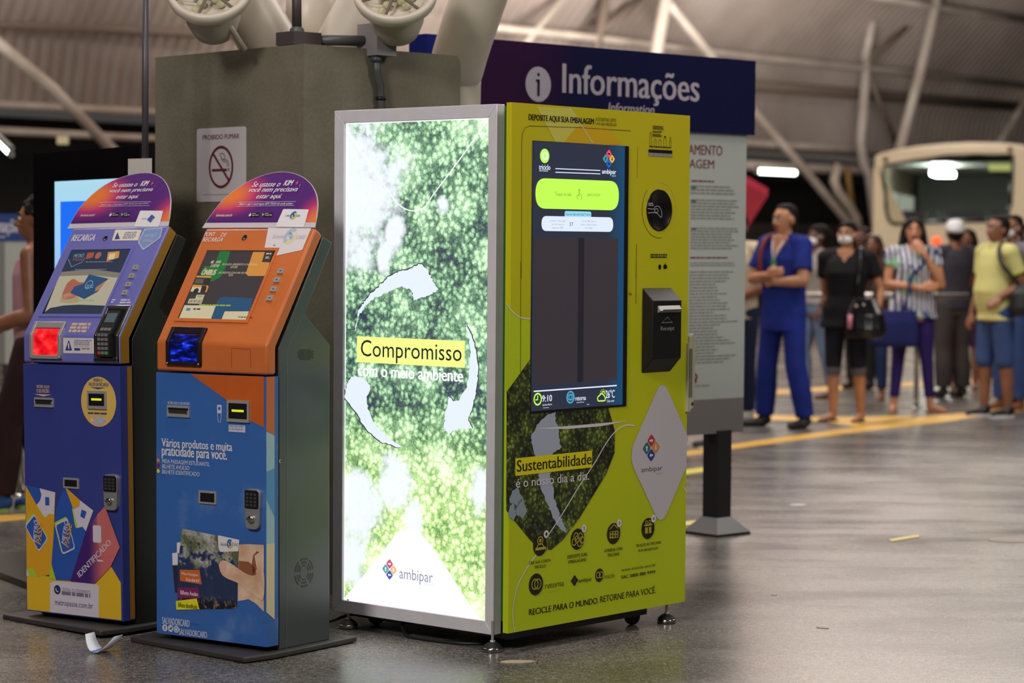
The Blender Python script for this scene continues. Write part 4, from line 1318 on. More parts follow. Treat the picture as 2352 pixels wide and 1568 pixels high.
# screen
g = G(BK, (0, 0, ZF), (1, 0, 0), SL, base=.0012).z(*A1)
K = .60
BD, BCR, BCD, BRD, BTE = dsp('navy', 38, 54, 84), dsp('parchment', 208, 198, 168), dsp('card_blue', 36, 84, 134), dsp('warm_red', 196, 110, 88), dsp('grass', 160, 196, 130)
g.poly(BCR, [(290, 1059), (664, 1059), (866, 636), (458, 640)], 1)
g.poly(BD, [(458, 640), (864, 636), (795, 790), (600, 765), (395, 785)], 2)
g.poly(dsp('taupe', 150, 140, 124), [(395, 785), (600, 765), (795, 790), (780, 822), (600, 805), (380, 812)], 2)
g.poly(BD, [(296, 1046), (330, 1020), (420, 1003), (520, 998), (690, 1004), (664, 1059), (290, 1059)], 2)
g.poly(BRD, [(440, 860), (480, 830), (520, 850), (560, 860), (520, 930), (470, 960), (420, 965), (410, 930)], 2, sm=True)
g.poly(dsp('sand_pale', 214, 164, 132), [(410, 935), (470, 920), (520, 960), (500, 985), (400, 980)], 2, sm=True)
g.poly(BCD, [(585, 800), (712, 828), (640, 915), (555, 962), (462, 922), (490, 880), (550, 860)], 3)
g.poly(DOR, [(690, 845), (706, 836), (650, 900), (620, 918), (630, 885)], 3)
g.ring(dsp('pale_blue', 120, 170, 196), (585, 868), (585, 842), .004, 4); g.words(dsp('pale_blue', 120, 170, 196), (560, 895), (620, 868), 4, 2, seed=9)
g.words(BTE, (394, 984), (640, 966), 3, 1, seed=3)
g.text(dsp('pale_blue', 120, 170, 196), 'METRÔ', (482, 690), (560, 660), 3, bold=.03); g.text(dsp('brick', 190, 96, 60), 'PASSE', (478, 712), (545, 694), 3)
g.disc(BRD, (645, 676), (645, 654), 3); g.poly(dsp('brick', 190, 96, 60), [(575, 660), (620, 655), (610, 690), (565, 700)], 3)
g.poly(DOR, [(710, 655), (785, 648), (780, 690), (700, 715)], 3); g.poly(DCR, [(720, 668), (758, 662), (750, 700), (712, 700)], 4)
g.stroke(dsp('pale_blue', 120, 170, 196), [(450, 700), (470, 750), (540, 720), (560, 690)], .003, 3)
g.words(dsp('haze', 120, 140, 160), (560, 727), (765, 714), 4, 1, seed=5); g.words(dsp('haze', 120, 140, 160), (490, 777), (740, 764), 4, 1, seed=6)
g.build('screen_image', bsc)
# red reader
tr = NT('pocket_red', .1)
_w = tr.noise(tr.V('MULTIPLY', tr.obj(), (16, 1, 22)), 1, 2)
tr.set('Base Color', (.06, .004, .004, 1))
tr.set('Emission Color', tr.ramp(_w, [(.34, rgb(190, 0, 16)), (.50, rgb(246, 24, 34)), (.64, rgb(255, 70, 66)), (.78, rgb(255, 190, 170))]))
tr = tr.set('Emission Strength', 1.05)
reader(BK, A1, (207, 1330), (408, 1330), (325, 1117), (300, 1350), STEEL, tr, 'card_reader')
# card terminal in a chrome frame, folded over the edge
gv = G(BK, (0, 0, 0), (1, 0, 0), (0, 0, 1)).z(*A1); gs = G(BK, (0, 0, ZF), (1, 0, 0), SL).z(*A1)
x0, x1 = gv.uv((625, 1340))[0], gv.uv((778, 1340))[0]
zb = gv.uv((700, 1374))[1]; st = gs.uv((775, 1006))[1]
gv.bm.free(); gs.bm.free()
b = MB()
top = Vector(on_slope(0, st)); to = Vector(on_slope(0, st, .008))
prof = [(.004, zb), (-.008, zb), (-.008, ZF + .002), (to.y, to.z), (top.y + .004, top.z)]
for (a0, a1) in ((x0, x0 + .011), (x1 - .011, x1)): b.prism(prof, a0, a1, CHROME, 'x', .002)
b.prism([(.004, zb), (-.010, zb), (-.010, zb + .018), (.004, zb + .018)], x0, x1, CHROME, 'x', .003)
ti = Vector(on_slope(0, st - .014, 0)); tj = Vector(on_slope(0, st - .014, .008))
b.prism([(ti.y + .004, ti.z), (tj.y, tj.z), (to.y, to.z), (top.y + .004, top.z)], x0, x1, CHROME, 'x', .002)
pin = b.build('pin_pad', BK)
b = MB()
b.prism([(-.0008, zb + .01), (-.0008, ZF), (ti.y - .001, ti.z), (ti.y + .005, ti.z), (.005, ZF), (.005, zb + .01)], x0 + .008, x1 - .008, BLACK, 'x')
xm = (x0 + x1) / 2
TG = mat('terminal_grey', rgb(40, 38, 42), .4)
ms = slope_mtx(0, 0)
b.box(xm - .034, xm + .034, -.020, .002, zb + .022, ZF + .008, TG, .005, 2)
b.box(xm - .034, xm + .034, -.016, .002, -.004, .100, TG, .005, 2, ms)
b.box(xm - .026, xm + .026, -.0168, -.015, .048, .088, mat('terminal_screen', rgb(92, 108, 112), .2), .001, 1, ms)
for i in range(3):
    for j in range(5):
        m_ = mat('key_grey', rgb(120, 118, 120), .4)
        if j == 0: m_ = (mat('key_red', rgb(190, 70, 60), .4), m_, mat('key_green', rgb(70, 160, 90), .4))[i]
        b.box(xm - .027 + i * .019, xm - .012 + i * .019, -.0225, -.019, zb + .030 + j * .0165, zb + .041 + j * .0165, m_, .001, 1)
    b.box(xm - .027 + i * .019, xm - .012 + i * .019, -.0180, -.015, .012, .024, m_, .001, 1, ms)
b.build('card_terminal', pin)
g = G(BK, (0, 0, 0), (1, 0, 0), (0, 0, 1)).z(*A1)
SAND = mat('print_sand', rgb(206, 176, 150), .45)
g.rect(mat('sticker_white', rgb(224, 216, 216), .4), (416, 1313), (617, 1216), 0)
g.poly(BLU_G, [(428, 1296), (452, 1226), (473, 1296)], 1); g.rect(WHITEP, (448, 1285), (455, 1250), 2)
g.words(mat('sticker_ink', rgb(120, 130, 170), .5), (487, 1262), (606, 1228), 1, 3, seed=4); g.words(SAND, (487, 1278), (606, 1264), 1, 1, seed=5); g.rect(BLU_G, (488, 1296), (526, 1281), 1); g.words(mat('sticker_ink', rgb(120, 130, 170), .5), (535, 1296), (604, 1281), 1, 1)
g.build('warning_sticker')
g = G(BK, (0, 0, ZF), (1, 0, 0), SL).z(*A1)
g.words(SAND, (444, 1182), (612, 1117), 0, 3, fill=.75, seed=11)
g.build('notice_lines')
# lower door print
g = G(BK, (0, 0, 0), (1, 0, 0), (0, 0, 1)).z(*L2)
g.lim = (.004, KW - .010, .044, 3)
OCH = mat('print_ochre', rgb(226, 164, 34), .42); YEL = mat('print_mustard', rgb(228, 184, 40), .42); ROY = mat('print_royal', rgb(42, 88, 176), .42)
PWH = mat('print_lilac_white', rgb(214, 206, 220), .42); LIM = mat('print_lime', rgb(176, 204, 50), .42); VIO = mat('print_violet', rgb(74, 34, 116), .42)
g.text(SAND, 'RETIRE AQUI', (197, 166), (261, 149), 1, bold=.03); g.text(SAND, 'O SEU RECIBO', (195, 187), (263, 170), 1, bold=.03)
g.poly(SAND, [(182, 194), (276, 198), (230, 208)], 1)
g.flush('lettering')
SUN = mat('print_sun', rgb(224, 186, 96), .42)
g.disc(SUN, (523, 236), (523, 103), 0, kx=1.0)
g.text(NAVY, 'INSIRA O', (497, 129), (543, 113), 1, bold=.03); g.text(NAVY, 'VALOR DA RECARGA', (470, 152), (577, 136), 1, bold=.03)
g.poly(NAVY, [(478, 158), (562, 162), (520, 170)], 1)
g.words(NAVY, (468, 307), (582, 296), 1, 1, seed=5)
NOTE = NT('print_banknotes', .45); NOTE = NOTE.set('Base Color', NOTE.mix(.55, NOTE.vor(NOTE.obj(), 60, out='Color'), rgb(206, 196, 200)))
g.poly(NOTE, [(480, 330), (500, 318), (550, 320), (566, 330), (556, 350), (523, 364), (496, 352)], 1)
g.flush('round_sticker')
# yellow foot, white panel
g.poly(YEL, [(132, 1158), (200, 1150), (300, 1170), (505, 1195), (590, 1108), (648, 1196), (648, 1418), (140, 1347)], 1)
# orange card
g.poly(OCH, [(131, 676), (295, 716), (281, 1060), (270, 1150), (200, 1166), (136, 1118)], 2)
g.poly(ROY, [(134, 676), (212, 694), (222, 730), (214, 760), (196, 782)], 3)
g.poly(PWH, [(212, 694), (294, 716), (287, 832), (262, 830), (240, 851), (196, 782), (216, 756), (221, 728)], 3)
g.rect(ROY, (242, 784), (263, 742), 4, r=.003); g.poly(LIM, [(196, 782), (240, 851), (226, 836), (200, 800)], 4)
g.poly(LIM, [(136, 1118), (180, 1116), (198, 1166), (148, 1157)], 3); g.poly(PWH, [(136, 1120), (158, 1160), (136, 1158)], 4)
def badge(pts, tl, bl, br, k):
    g.poly(LIM, [(x - 6, y - 8) for x, y in pts], k, r=.01); g.poly(PWH, pts, k + 1, r=.012)
    c = (sum(p[0] for p in pts) / 4, sum(p[1] for p in pts) / 4)
    g.poly(ROY, [(c[0] + (x - c[0]) * .9, c[1] + (y - c[1]) * .9) for x, y in pts], k + 2, r=.011)
    g.text(PWH, 'METRÔ', bl, None, k + 3, bold=.03, br=br, tl=tl)
    d = (tl[0] - bl[0], tl[1] - bl[1]); n_ = (-d[0] * 1.15, -d[1] * 1.15)
    g.text(OCH, 'PASSE', (bl[0] + n_[0], bl[1] + n_[1]), None, k + 3, bold=.03, br=(br[0] + n_[0], br[1] + n_[1]), tl=bl)
badge([(184, 828), (258, 962), (210, 1032), (134, 892)], (174, 968), (196, 980), (204, 868), 5)
g.flush('travel_card_picture')
# blue card
g.poly(ROY, [(346, 684), (300, 800), (286, 950), (275, 1092), (300, 1180), (376, 1185), (430, 1020), (458, 920), (400, 800)], 4)
g.poly(OCH, [(347, 685), (426, 757), (424, 790), (392, 806)], 5)
g.poly(PWH, [(426, 757), (497, 812), (458, 921), (440, 898), (406, 905), (388, 800), (422, 790)], 5)
g.poly(LIM, [(384, 800), (392, 812), (414, 905), (402, 900)], 6); g.poly(OCH, [(386, 790), (402, 800), (420, 780), (424, 762)], 6)
g.poly(ROY, [(436, 806), (462, 818), (450, 856), (428, 842)], 6); g.poly(LIM, [(275, 1094), (300, 1180), (262, 1168)], 6)
badge([(296, 884), (362, 850), (403, 1014), (336, 1046)], (326, 976), (346, 992), (364, 868), 8)
g.flush('travel_card_picture')
# violet card
t = NT('print_violet_salmon', .42)
_x = t.xyz(t.obj())[0]
xa, xb = g.uv((470, 1000))[0], g.uv((560, 1000))[0]
t.set('Base Color', t.mix(t.rng(_x, xa, xb, smooth=True), rgb(70, 30, 112), rgb(206, 108, 108)))
g.poly(MATS['print_violet_salmon'], [(560, 789), (678, 1010), (590, 1110), (505, 1200), (376, 1186), (432, 1010), (485, 880)], 9)
g.poly(mat('print_salmon', rgb(206, 110, 108), .42), [(519, 834), (560, 789), (678, 1010), (610, 1050), (540, 1060), (519, 940)], 10)
g.rect(PWH, (498, 980), (540, 892), 11, r=.008)
g.text(PWH, 'IDENTIFICADO', (428, 1168), None, 12, bold=.03, br=(596, 988), tl=(412, 1142))
g.words(PWH, (520, 1088), (560, 1075), 12, 1)
g.flush('travel_card_picture')
g.poly(PWH, [(266, 1366), (526, 1401), (526, 1215), (510, 1199), (285, 1186), (268, 1196)], 3)
g.disc(mat('print_navy_ink', rgb(46, 48, 104), .45), (306, 1231), (306, 1206), 4); g.stroke(PWH, [(299, 1222), (301, 1236), (312, 1242)], .004, 5, sm=True)
PNI = MATS['print_navy_ink']; PGI = mat('print_grey_ink', rgb(120, 116, 140), .45)
g.text(PGI, 'CENTRAL DE ATENDIMENTO', (329, 1240), (482, 1236), 4)
g.words(PGI, (329, 1262), (488, 1256), 4, 1, fill=.8, seed=8)
g.text(PNI, 'metropasse.com.br', (293, 1320), (494, 1303), 4)
g.build('contact_panel')
g = G(BK, (KW, 0, 0), (0, 1, 0), (0, 0, 1)).z(0, 0, 1)
AMB = mat('edge_amber', rgb(160, 112, 22), .4)
d0 = .040; 
g.puv(AMB, [(.034, .045), (.058, .045), (.058, ZS - .01), (.034, ZS - .01)], 0)
g.puv(AMB, [(.003, ZS + .004), (.046, ZS + .004), (.046, ZF - .010), (TOPY + .034, TOPZ - .030), (TOPY + .004, TOPZ - .006), (.003, ZF - .002)], 0)
g.puv(CHROME, [(.20, .99), (.212, .99), (.212, 1.006), (.20, 1.006)], 0)
g.build('side_print')
# ================================================================== hall
def floor_mat():
    t = NT('granite_floor', .2)
    o = t.obj()
    sp = t.noise(o, 120, 2, .8)
    sp2 = t.noise(o, 38, 3)
    bl = t.noise(o, 1.1, 4)
    st = t.noise(t.V('MULTIPLY', o, (.5, 2.2, 1)), 1.7, 4)
    k = t.M('ADD', t.M('MULTIPLY', sp, .62), t.M('MULTIPLY', sp2, .25))
    k = t.M('ADD', k, t.M('MULTIPLY', bl, .3))
    c = t.ramp(k, [(.46, rgb(38, 36, 34)), (.58, rgb(92, 87, 83)), (.70, rgb(158, 151, 145))])
    # thin joints of the paving, in the direction of the hall
    v = t.t.nodes.new('ShaderNodeVectorRotate'); v.rotation_type = 'Z_AXIS'; v.inputs['Angle'].default_value = -.856
    t.t.links.new(o, v.inputs['Vector'])
    x = t.xyz(v.outputs[0])
    j = None
    for a in (x[0], x[1]):
        f = t.M('ABSOLUTE', t.M('SUBTRACT', t.M('FRACT', t.M('DIVIDE', a, 1.25)), .5))
        q = t.rng(f, .0, .0030, 1, 0)
        j = q if j is None else t.M('MAXIMUM', j, q)
    c = t.mix(t.M('MULTIPLY', j, .45), c, rgb(150, 128, 100))
    t.set('Base Color', c)
    t.set('Roughness', t.rng(t.M('ADD', t.M('MULTIPLY', st, .6), t.M('MULTIPLY', bl, .4)), .35, .65, .22, .33))
    bp = t.t.nodes.new('ShaderNodeBump'); bp.inputs['Strength'].default_value = .04; bp.inputs['Distance'].default_value = .01
    t.t.links.new(t.noise(o, 5, 3), bp.inputs['Height'])
    return t.set('Normal', bp.outputs['Normal'])
b = MB()
b.box(-40, 60, -6, 90, -.12, 0, floor_mat())
tag(b.build('floor'), kind='structure')

TH = .856
EA = Vector((cos(TH), sin(TH), 0)); EB = Vector((-sin(TH), cos(TH), 0))
def hall(a, bb, z): return EA * a + EB * bb + Vector((0, 0, z))
# corrugated roof: a vault running along the hall
prof = [(27.6, 3.30), (27.4, 4.3), (26.9, 5.2), (25.9, 6.2), (24.2, 7.2), (20.5, 8.3), (13, 9.4), (2, 10.4), (-14, 10.6)]
RIB = .22
t = NT('corrugated_sheet', .5)
_n = t.noise(t.obj(), .35, 4)
t.set('Base Color', t.mix(t.rng(_n, .35, .65), rgb(134, 120, 110), rgb(170, 156, 146)))
t.set('Metallic', .0)
CORR = t.m
def vault(a0, a1):
    vs, fs = [], []
    na = int((a1 - a0) / (RIB / 4))
    k = len(prof)
    for i in range(na + 1):
        a = a0 + i * RIB / 4
        h = (.06, .0, .0, .06)[i % 4]
        for j, (bb, z) in enumerate(prof):
            p0 = prof[max(j - 1, 0)]; p1 = prof[min(j + 1, k - 1)]
            tt = Vector((p1[0] - p0[0], p1[1] - p0[1])).normalized()
            vs.append(hall(a + (.03 if i % 4 in (1, 3) else 0) * 0, bb + tt.y * h, z - tt.x * h))
    for i in range(na):
        for j in range(k - 1):
            fs.append((i * k + j, i * k + j + 1, (i + 1) * k + j + 1, (i + 1) * k + j))
    b = MB()
    b.faces(vs, fs, CORR)
    return b.build('ceiling')
tag(vault(-22, 78), kind='structure')
DARKW = mat('night_dark', rgb(22, 20, 19), .9)
b = MB()
for (a0, a1, z0, z1, bb, m_) in ((-22, 78, 0, 3.3, 29.5, DARKW),):
    p = [hall(a0, bb, z0), hall(a1, bb, z0), hall(a1, bb, z1), hall(a0, bb, z1)]
    p += [q + EB * .2 for q in p]
    b.faces(p, [(0, 1, 2, 3), (7, 6, 5, 4), (0, 4, 5, 1), (3, 2, 6, 7)], m_)
tag(b.build('wall_back'), kind='structure')

# ---- steelwork: tubes standing in planes that run along the hall
STEELW = NT('white_steel_paint', .4)
_n = STEELW.noise(STEELW.obj(), 1.5, 4)
STEELW = STEELW.set('Base Color', STEELW.mix(STEELW.rng(_n, .35, .7), rgb(172, 160, 146), rgb(204, 194, 182)))
TUBED = mat('brown_steel', rgb(112, 98, 86), .5)
PIPEG = mat('pipe_grey', rgb(84, 84, 86), .45, metal=.2, noise=.15, nscale=12)
def onplane(p, bb):
    d = ray(p)
    return C_O + d * ((bb - C_O.dot(EB)) / d.dot(EB))
def tube_px(pts, dia, bb, m=None, bm=None, n=14):
    P = [onplane(p, bb) for p in pts]
    dist = sum(((q - C_O).length for q in P)) / len(P)
    r = dia / 2 / FPX * dist
    (bm or MB()).tube(P, r, m or STEELW, n)
    return P
trs = []
def truss(name, tubes, label, cat='roof steelwork'):
    root = empty(name, onplane(tubes[0][1][0], tubes[0][3]), 0, 0, label, cat, 'roof steelwork')
    bpy.context.view_layer.update()
    for (nm, pts, dia, bb, m_) in tubes:
        b = MB()
        tube_px(pts, dia, bb, m_, b)
        o = b.build(nm)
        o.parent = root
        o.matrix_parent_inverse = root.matrix_world.inverted()
    return root
B1, B2, B3 = 25.2, 26.2, 27.0
truss('roof_truss', [
    ('purlin', [(1120, 62), (1351, 86), (1760, 134), (2070, 165), (2420, 204)], 15, B2, None),
    ('post', [(1991, 140), (1977, 330), (1983, 372), (1996, 400), (2012, 520), (2016, 580)], 22, B2, None),
    ('brace', [(2130, 22), (1990, 138)], 14, B2, TUBED),
    ('brace', [(1990, 160), (2060, 335)], 13, B2, TUBED),
    ('rafter', [(2020, -20), (1985, 140)], 20, B2, None),
    ('rafter', [(2160, -40), (2143, 40), (2110, 180), (2066, 345)], 23, B1, None),
    ('purlin', [(1990, -12), (2150, 16), (2240, 30), (2420, 56)], 13, B1, None)],
    'pale tubular steel truss with slanting rafter above the cream bus')
truss('roof_brace', [('tube', [(1528, 0), (1630, 125), (1722, 245), (1840, 380), (1968, 535), (2040, 622)], 19, B1, None)],
      'long pale steel tube slanting down from behind the header to above the queue')
truss('roof_truss', [
    ('rafter', [(1532, -20), (1518, 60), (1505, 132), (1470, 340)], 29, B1, None),
    ('rafter', [(1392, -20), (1380, 60), (1368, 110), (1345, 330)], 24, B2, TUBED),
    ('brace', [(1475, -10), (1420, 42), (1376, 75)], 16, B2, TUBED),
    ('brace', [(1300, -12), (1210, 96), (1050, 300)], 16, B2, None)],
    'pale tubular truss members rising behind the dark blue information header')
truss('roof_brace', [('tube', [(-60, 52), (120, 202), (275, 362)], 25, B1 - 1, None)],
      'pale steel tube slanting down at upper left, above the black display')
truss('roof_brace', [('tube', [(2400, 190), (2350, 240), (2285, 345)], 14, B2, None)],
      'short pale steel brace at far right above the bus roof')
truss('edge_beam', [
    ('tube', [(-60, 237), (355, 257)], 15, B3, None), ('tube', [(-60, 297), (355, 318)], 16, B3, None), ('tube', [(-60, 53), (700, 90)], 17, B2, TUBED)],
    'pair of pale horizontal steel tubes left of the concrete pillar')
truss('edge_beam', [
    ('tube', [(1700, 327), (1990, 345), (2420, 380)], 13, B3, None), ('tube', [(1700, 378), (1990, 392), (2100, 400)], 20, B3, None), ('tube', [(1690, 192), (2420, 250)], 22, B3 - .2, TUBED)],  # last, brown tube stands in for a shadow band on the roof
    'pale horizontal steel tubes between the information board and the bus')
b = MB(); tube_px([(1925, 380), (1916, 415), (1925, 440), (1948, 470), (1966, 500), (1976, 545)], 22, B1, None, b)
tag(b.build('rain_downpipe'), 'white S-shaped downpipe beside the slanting steel tube', 'pipe')
b = MB(); tube_px([(1946, 385), (1952, 440), (1958, 475)], 14, B3 - .5, mat('ochre_paint', rgb(150, 116, 60), .5), b)
tag(b.build('ochre_pipe'), 'ochre yellow pipe behind the white downpipe', 'pipe')
# low dark parapet behind the queue
b = MB()
p = [onplane((1715, 800), B3 + .4), onplane((2060, 800), B3 + .4)]
p = [Vector((q.x, q.y, 0)) for q in p]
q = [v + EB * .15 for v in p]
hh = 1.87
b.faces([p[0], p[1], q[1], q[0]] + [v + Vector((0, 0, hh)) for v in (p[0], p[1], q[1], q[0])], [(0, 1, 5, 4), (1, 2, 6, 5), (2, 3, 7, 6), (3, 0, 4, 7), (4, 5, 6, 7)], mat('parapet_grey', rgb(58, 52, 54), .7))
tag(b.build('parapet'), 'low dark grey wall behind the queue', 'parapet')
# fluorescent lamps
LAMP = mat('fluorescent', (1, 1, 1, 1), .4, emit=9, ecol=rgb(236, 255, 236))
def fluo(p0, p1, depth0, depth1, dia, label):
    a, c = at(p0, depth0), at(p1, depth1)
    r = empty('fluorescent_lamp', (a + c) / 2, 0, 0, label, 'lamp', 'fluorescent lamps')
    bpy.context.view_layer.update()
    i = r.matrix_world.inverted()
    b = MB(); rr = dia / 2 / FPX * depth0
    b.tube([i @ a, i @ c], rr, LAMP, 12); b.build('tube', r)
    d = (c - a).normalized()
    b = MB()
    up = Vector((0, 0, rr * 1.9))
    b.tube([i @ (a - d * .05) + up, i @ (c + d * .05) + up], rr * 1.0, mat('lamp_body', rgb(120, 118, 112), .5), 8)
    b.tube([i @ (a - d * .05), i @ (a - d * .01)], rr * 1.1, MATS['lamp_body'], 10); b.tube([i @ (c + d * .01), i @ (c + d * .05)], rr * 1.1, MATS['lamp_body'], 10)
    b.build('fitting', r)
fluo((1742, 393), (1826, 397), 36.5, 36.9, 11, 'white fluorescent tube glowing right of the information board')
fluo((-40, 290), (24, 352), 17, 16, 14, 'slanting fluorescent tube at the upper left edge')
b = MB(); q = at((144, 322), 24); b.box(q.x - .05, q.x + .05, q.y - .05, q.y + .05, q.z - .04, q.z + .04, mat('spot_pale', rgb(200, 190, 150), .5, emit=.25, ecol=rgb(210, 200, 150)), .02)
tag(b.build('small_lamp'), 'small pale lamp under the beams, left of the pillar', 'lamp')

# ---- concrete pillar with its steel tree
PCO = Vector((-.8826, 10.0, 0)) * .96
PD, PB = Vector((.738, .674, 0)), Vector((-.674, .738, 0))
PZ = 2.243
t = NT('pillar_olive', .6)
_n = t.noise(t.obj(), 3.2, 5); _f = t.noise(t.obj(), 60, 3)
t.set('Base Color', t.mix(t.rng(t.M('ADD', t.M('MULTIPLY', _n, .7), t.M('MULTIPLY', _f, .3)), .38, .62), rgb(110, 104, 88), rgb(128, 121, 104)))
bp = t.t.nodes.new('ShaderNodeBump'); bp.inputs['Strength'].default_value = .15; bp.inputs['Distance'].default_value = .01
t.t.links.new(_f, bp.inputs['Height']); t.set('Normal', bp.outputs['Normal'])
pil = empty('concrete_pillar', PCO, math.atan2(PD.y, PD.x), 0, 'olive painted square concrete pillar behind the two kiosks', 'pillar')
pil['kind'] = 'thing'
bpy.context.view_layer.update()
b = MB()
b.box(0, .837, 0, 1.063, 0, PZ, t.m, .022, 3)
b.build('shaft', pil)
PL = G(pil, (0, 0, 0), (0, -1, 0), (0, 0, 1))
sg = empty('no_smoking_sign', PCO, math.atan2(PD.y, PD.x), 0, 'white no smoking sign fixed to the olive pillar', 'sign')
bpy.context.view_layer.update()
q = [PL.uv(p) for p in ((454.5, 466), (566.5, 460), (566, 289), (453, 297))]
PL.bm.free()
x0, x1, y0, y1 = (q[0][0] + q[3][0]) / 2, (q[1][0] + q[2][0]) / 2, (q[0][1] + q[1][1]) / 2, (q[2][1] + q[3][1]) / 2
SIGNW = mat('sign_white', rgb(216, 206, 212), .4)
slab(sg, 'plate', (0, 0, 0), (0, -1, 0), (0, 0, 1), rounded([(x0, y0), (x1, y0), (x1, y1), (x0, y1)], .016), .003, SIGNW, 0, .001)
g = G(sg, (0, 0, 0), (0, -1, 0), (0, 0, 1), base=.0045).z(320, 0, 3.095)
MAR = mat('sign_maroon', rgb(110, 48, 46), .45)
g.text(MAR, 'PROIBIDO FUMAR', (457, 995), (717, 948), 1, bold=.03)
g.ring(MAR, (587, 1187), (587, 1045), .012, 2, kx=.98)
ge = Vector(g.uv((587, 1187))); rr = abs(g.uv((587, 1045))[1] - ge.y)
g.suv(MAR, [(ge.x - rr * .68, ge.y + rr * .68), (ge.x + rr * .68, ge.y - rr * .68)], .012, 2)
g.rect(MAR, (522, 1220), (628, 1198), 1); g.rect(MAR, (633, 1216), (637, 1194), 1); g.rect(MAR, (641, 1214), (645, 1193), 1)
g.stroke(MAR, [(580, 1095), (598, 1090), (614, 1110), (605, 1135), (590, 1120), (580, 1098)], .0035, 1, sm=True)
g.stroke(MAR, [(606, 1135), (632, 1140), (640, 1160), (643, 1184)], .0035, 1, sm=True); g.stroke(MAR, [(585, 1130), (604, 1148), (626, 1152), (632, 1184)], .003, 1, sm=True)
g.words(mat('sign_grey_ink', rgb(140, 130, 134), .5), (462, 1390), (724, 1378), 1, 1, seed=3, ragged=0)
g.build('lettering')
# steel tree
tree = empty('branching_steel_column', PCO + PD * .45 + PB * .5 + Vector((0, 0, PZ)), 0, 0, 'off-white tubular steel branches rising from the top of the olive pillar', 'steel column')
bpy.context.view_layer.update()
ti = tree.matrix_world.inverted()
TW = mat('tube_offwhite', rgb(214, 202, 186), .38, noise=.12, nscale=4)
def tpart(name, pts, r, m=TW, n=24, r1=None):
    b = MB(); b.tube(spl3([ti @ p for p in pts], 5) if len(pts) > 2 else [ti @ p for p in pts], r, m, n, True, r1)
    return b.build(name, tree)
tpart('branch', [at((668, 190), 10.05), at((612, 90), 10.03), at((560, 0), 10.0), at((490, -140), 9.95)], .125)
tpart('branch', [at((752, 190), 10.05), at((790, 110), 10.03), at((850, 0), 10.0), at((930, -140), 9.95)], .125)
tpart('branch', [at((706, 160), 10.35), at((720, -80), 10.35)], .11)
tpart('leaning_branch', [at((1040, 700), 10.34), at((1041, 235), 10.34), at((1050, 150), 10.30), at((1098, 0), 10.15), at((1158, -170), 10.0)], .119)
for (px_, dep, pts) in (((482, -20), 9.6, (468, 52)), ((908, -16), 9.65, (928, 48))):
    c = ti @ at(px_, dep)
    k = ti @ at(pts, dep + .25)
    dd = (c - k); ax = Vector((dd.x * .15, -.72, .55)).normalized()
    b = MB()
    b.lathe([(.168, -.02), (.172, .0), (.172, .030), (.150, .030), (.148, -.01), (.06, -.05), (0, -.05)], TW, c, ax, 40)
    fl = b.build('flange', tree)
    b = MB()
    b.lathe([(.0, -.27), (.05, -.26), (.09, -.22), (.112, -.15), (.118, -.02)], TW, c, ax, 32)
    b.build('end_cup', tree)
    b = MB()
    rn = random.Random(3)
    for i in range(9):
        a_ = rn.uniform(0, 2 * pi); r_ = rn.uniform(0, .11)
        s1 = ax.orthogonal().normalized(); s2 = ax.cross(s1)
        p_ = c + s1 * cos(a_) * r_ + s2 * sin(a_) * r_ - ax * .03
        b.lathe([(0, -.02), (.014, -.012), (.02, 0), (.014, .012), (0, .02)], mat('insulator_pale', rgb(190, 188, 150), .4), p_, ax, 10)
    b.build('bolts', fl)
    b = MB()
    for a_ in (.4, 1.5, 2.6):
        s1 = ax.orthogonal().normalized(); s2 = ax.cross(s1)
        b.tube([c + (s1 * cos(a_) + s2 * sin(a_)) * .145 + ax * .004, c - (s1 * cos(a_) + s2 * sin(a_)) * .145 + ax * .004], .006, TUBED, 8)
    b.build('spokes', fl)
tpart('tie_rod', [at((508, 30), 9.62), at((562, 114), 9.72)], .012, TW, 10)
# conduit on the pillar
cd = empty('electrical_conduit', PCO + PD * .38 + Vector((0, 0, PZ - .4)), 0, 0, 'grey electrical conduit and junction boxes clipped to the olive pillar', 'conduit')
bpy.context.view_layer.update()
ci = cd.matrix_world.inverted()
def rf(p, off):      # on the pillar's right face, off metres proud of it
    d = ray(p); n = -PB
    return ci @ (C_O + d * ((PCO + n * off - C_O).dot(n) / d.dot(n)))
b = MB(); b.tube([rf((865, 128), .03), rf((865, 165), .028), rf((873, 195), .025), rf((875, 235), .022), rf((876, 420), .022)], .018, PIPEG, 14)
b.tube([rf((864, 130), .03), rf((864, 142), .03)], .023, PIPEG, 14); b.tube([rf((875, 222), .022), rf((875, 230), .022)], .023, BLACK, 12)
b.build('down_pipe', cd)
mr = Matrix.Rotation(math.atan2(PD.y, PD.x), 4, 'Z')
def cbox(name, p0, p1, off, dp, m_, par=None):
    a, c = rf(p0, off), rf(p1, off)
    b = MB(); mm = Matrix.Translation((a + c) / 2) @ mr
    w = (Vector((c.x - a.x, c.y - a.y, 0))).length / 2
    b.box(-w, w, -dp / 2, dp / 2, -abs(c.z - a.z) / 2, abs(c.z - a.z) / 2, m_, .006, 2, mm)
    return b, mm, w
b, mm, w = cbox('', (843, 128), (888, 58), .0, .13, mat('box_grey', rgb(140, 136, 138), .45)); b.lathe([(.016, -.07), (.016, -.064), (0, -.064)], MATS['box_grey'], mm @ Vector((-.012, 0, .01)), mm.to_3x3() @ Vector((0, -1, 0)), 16); b.build('junction_box', cd)
b, mm, w = cbox('', (654, 103), (718, 78), -.14, .12, mat('box_dark', rgb(72, 64, 66), .5)); b.build('base_box', cd)
b = MB(); b.tube([rf((716, 92), -.12), rf((846, 94), -.02)], .022, PIPEG, 12); b.build('cross_pipe', cd)
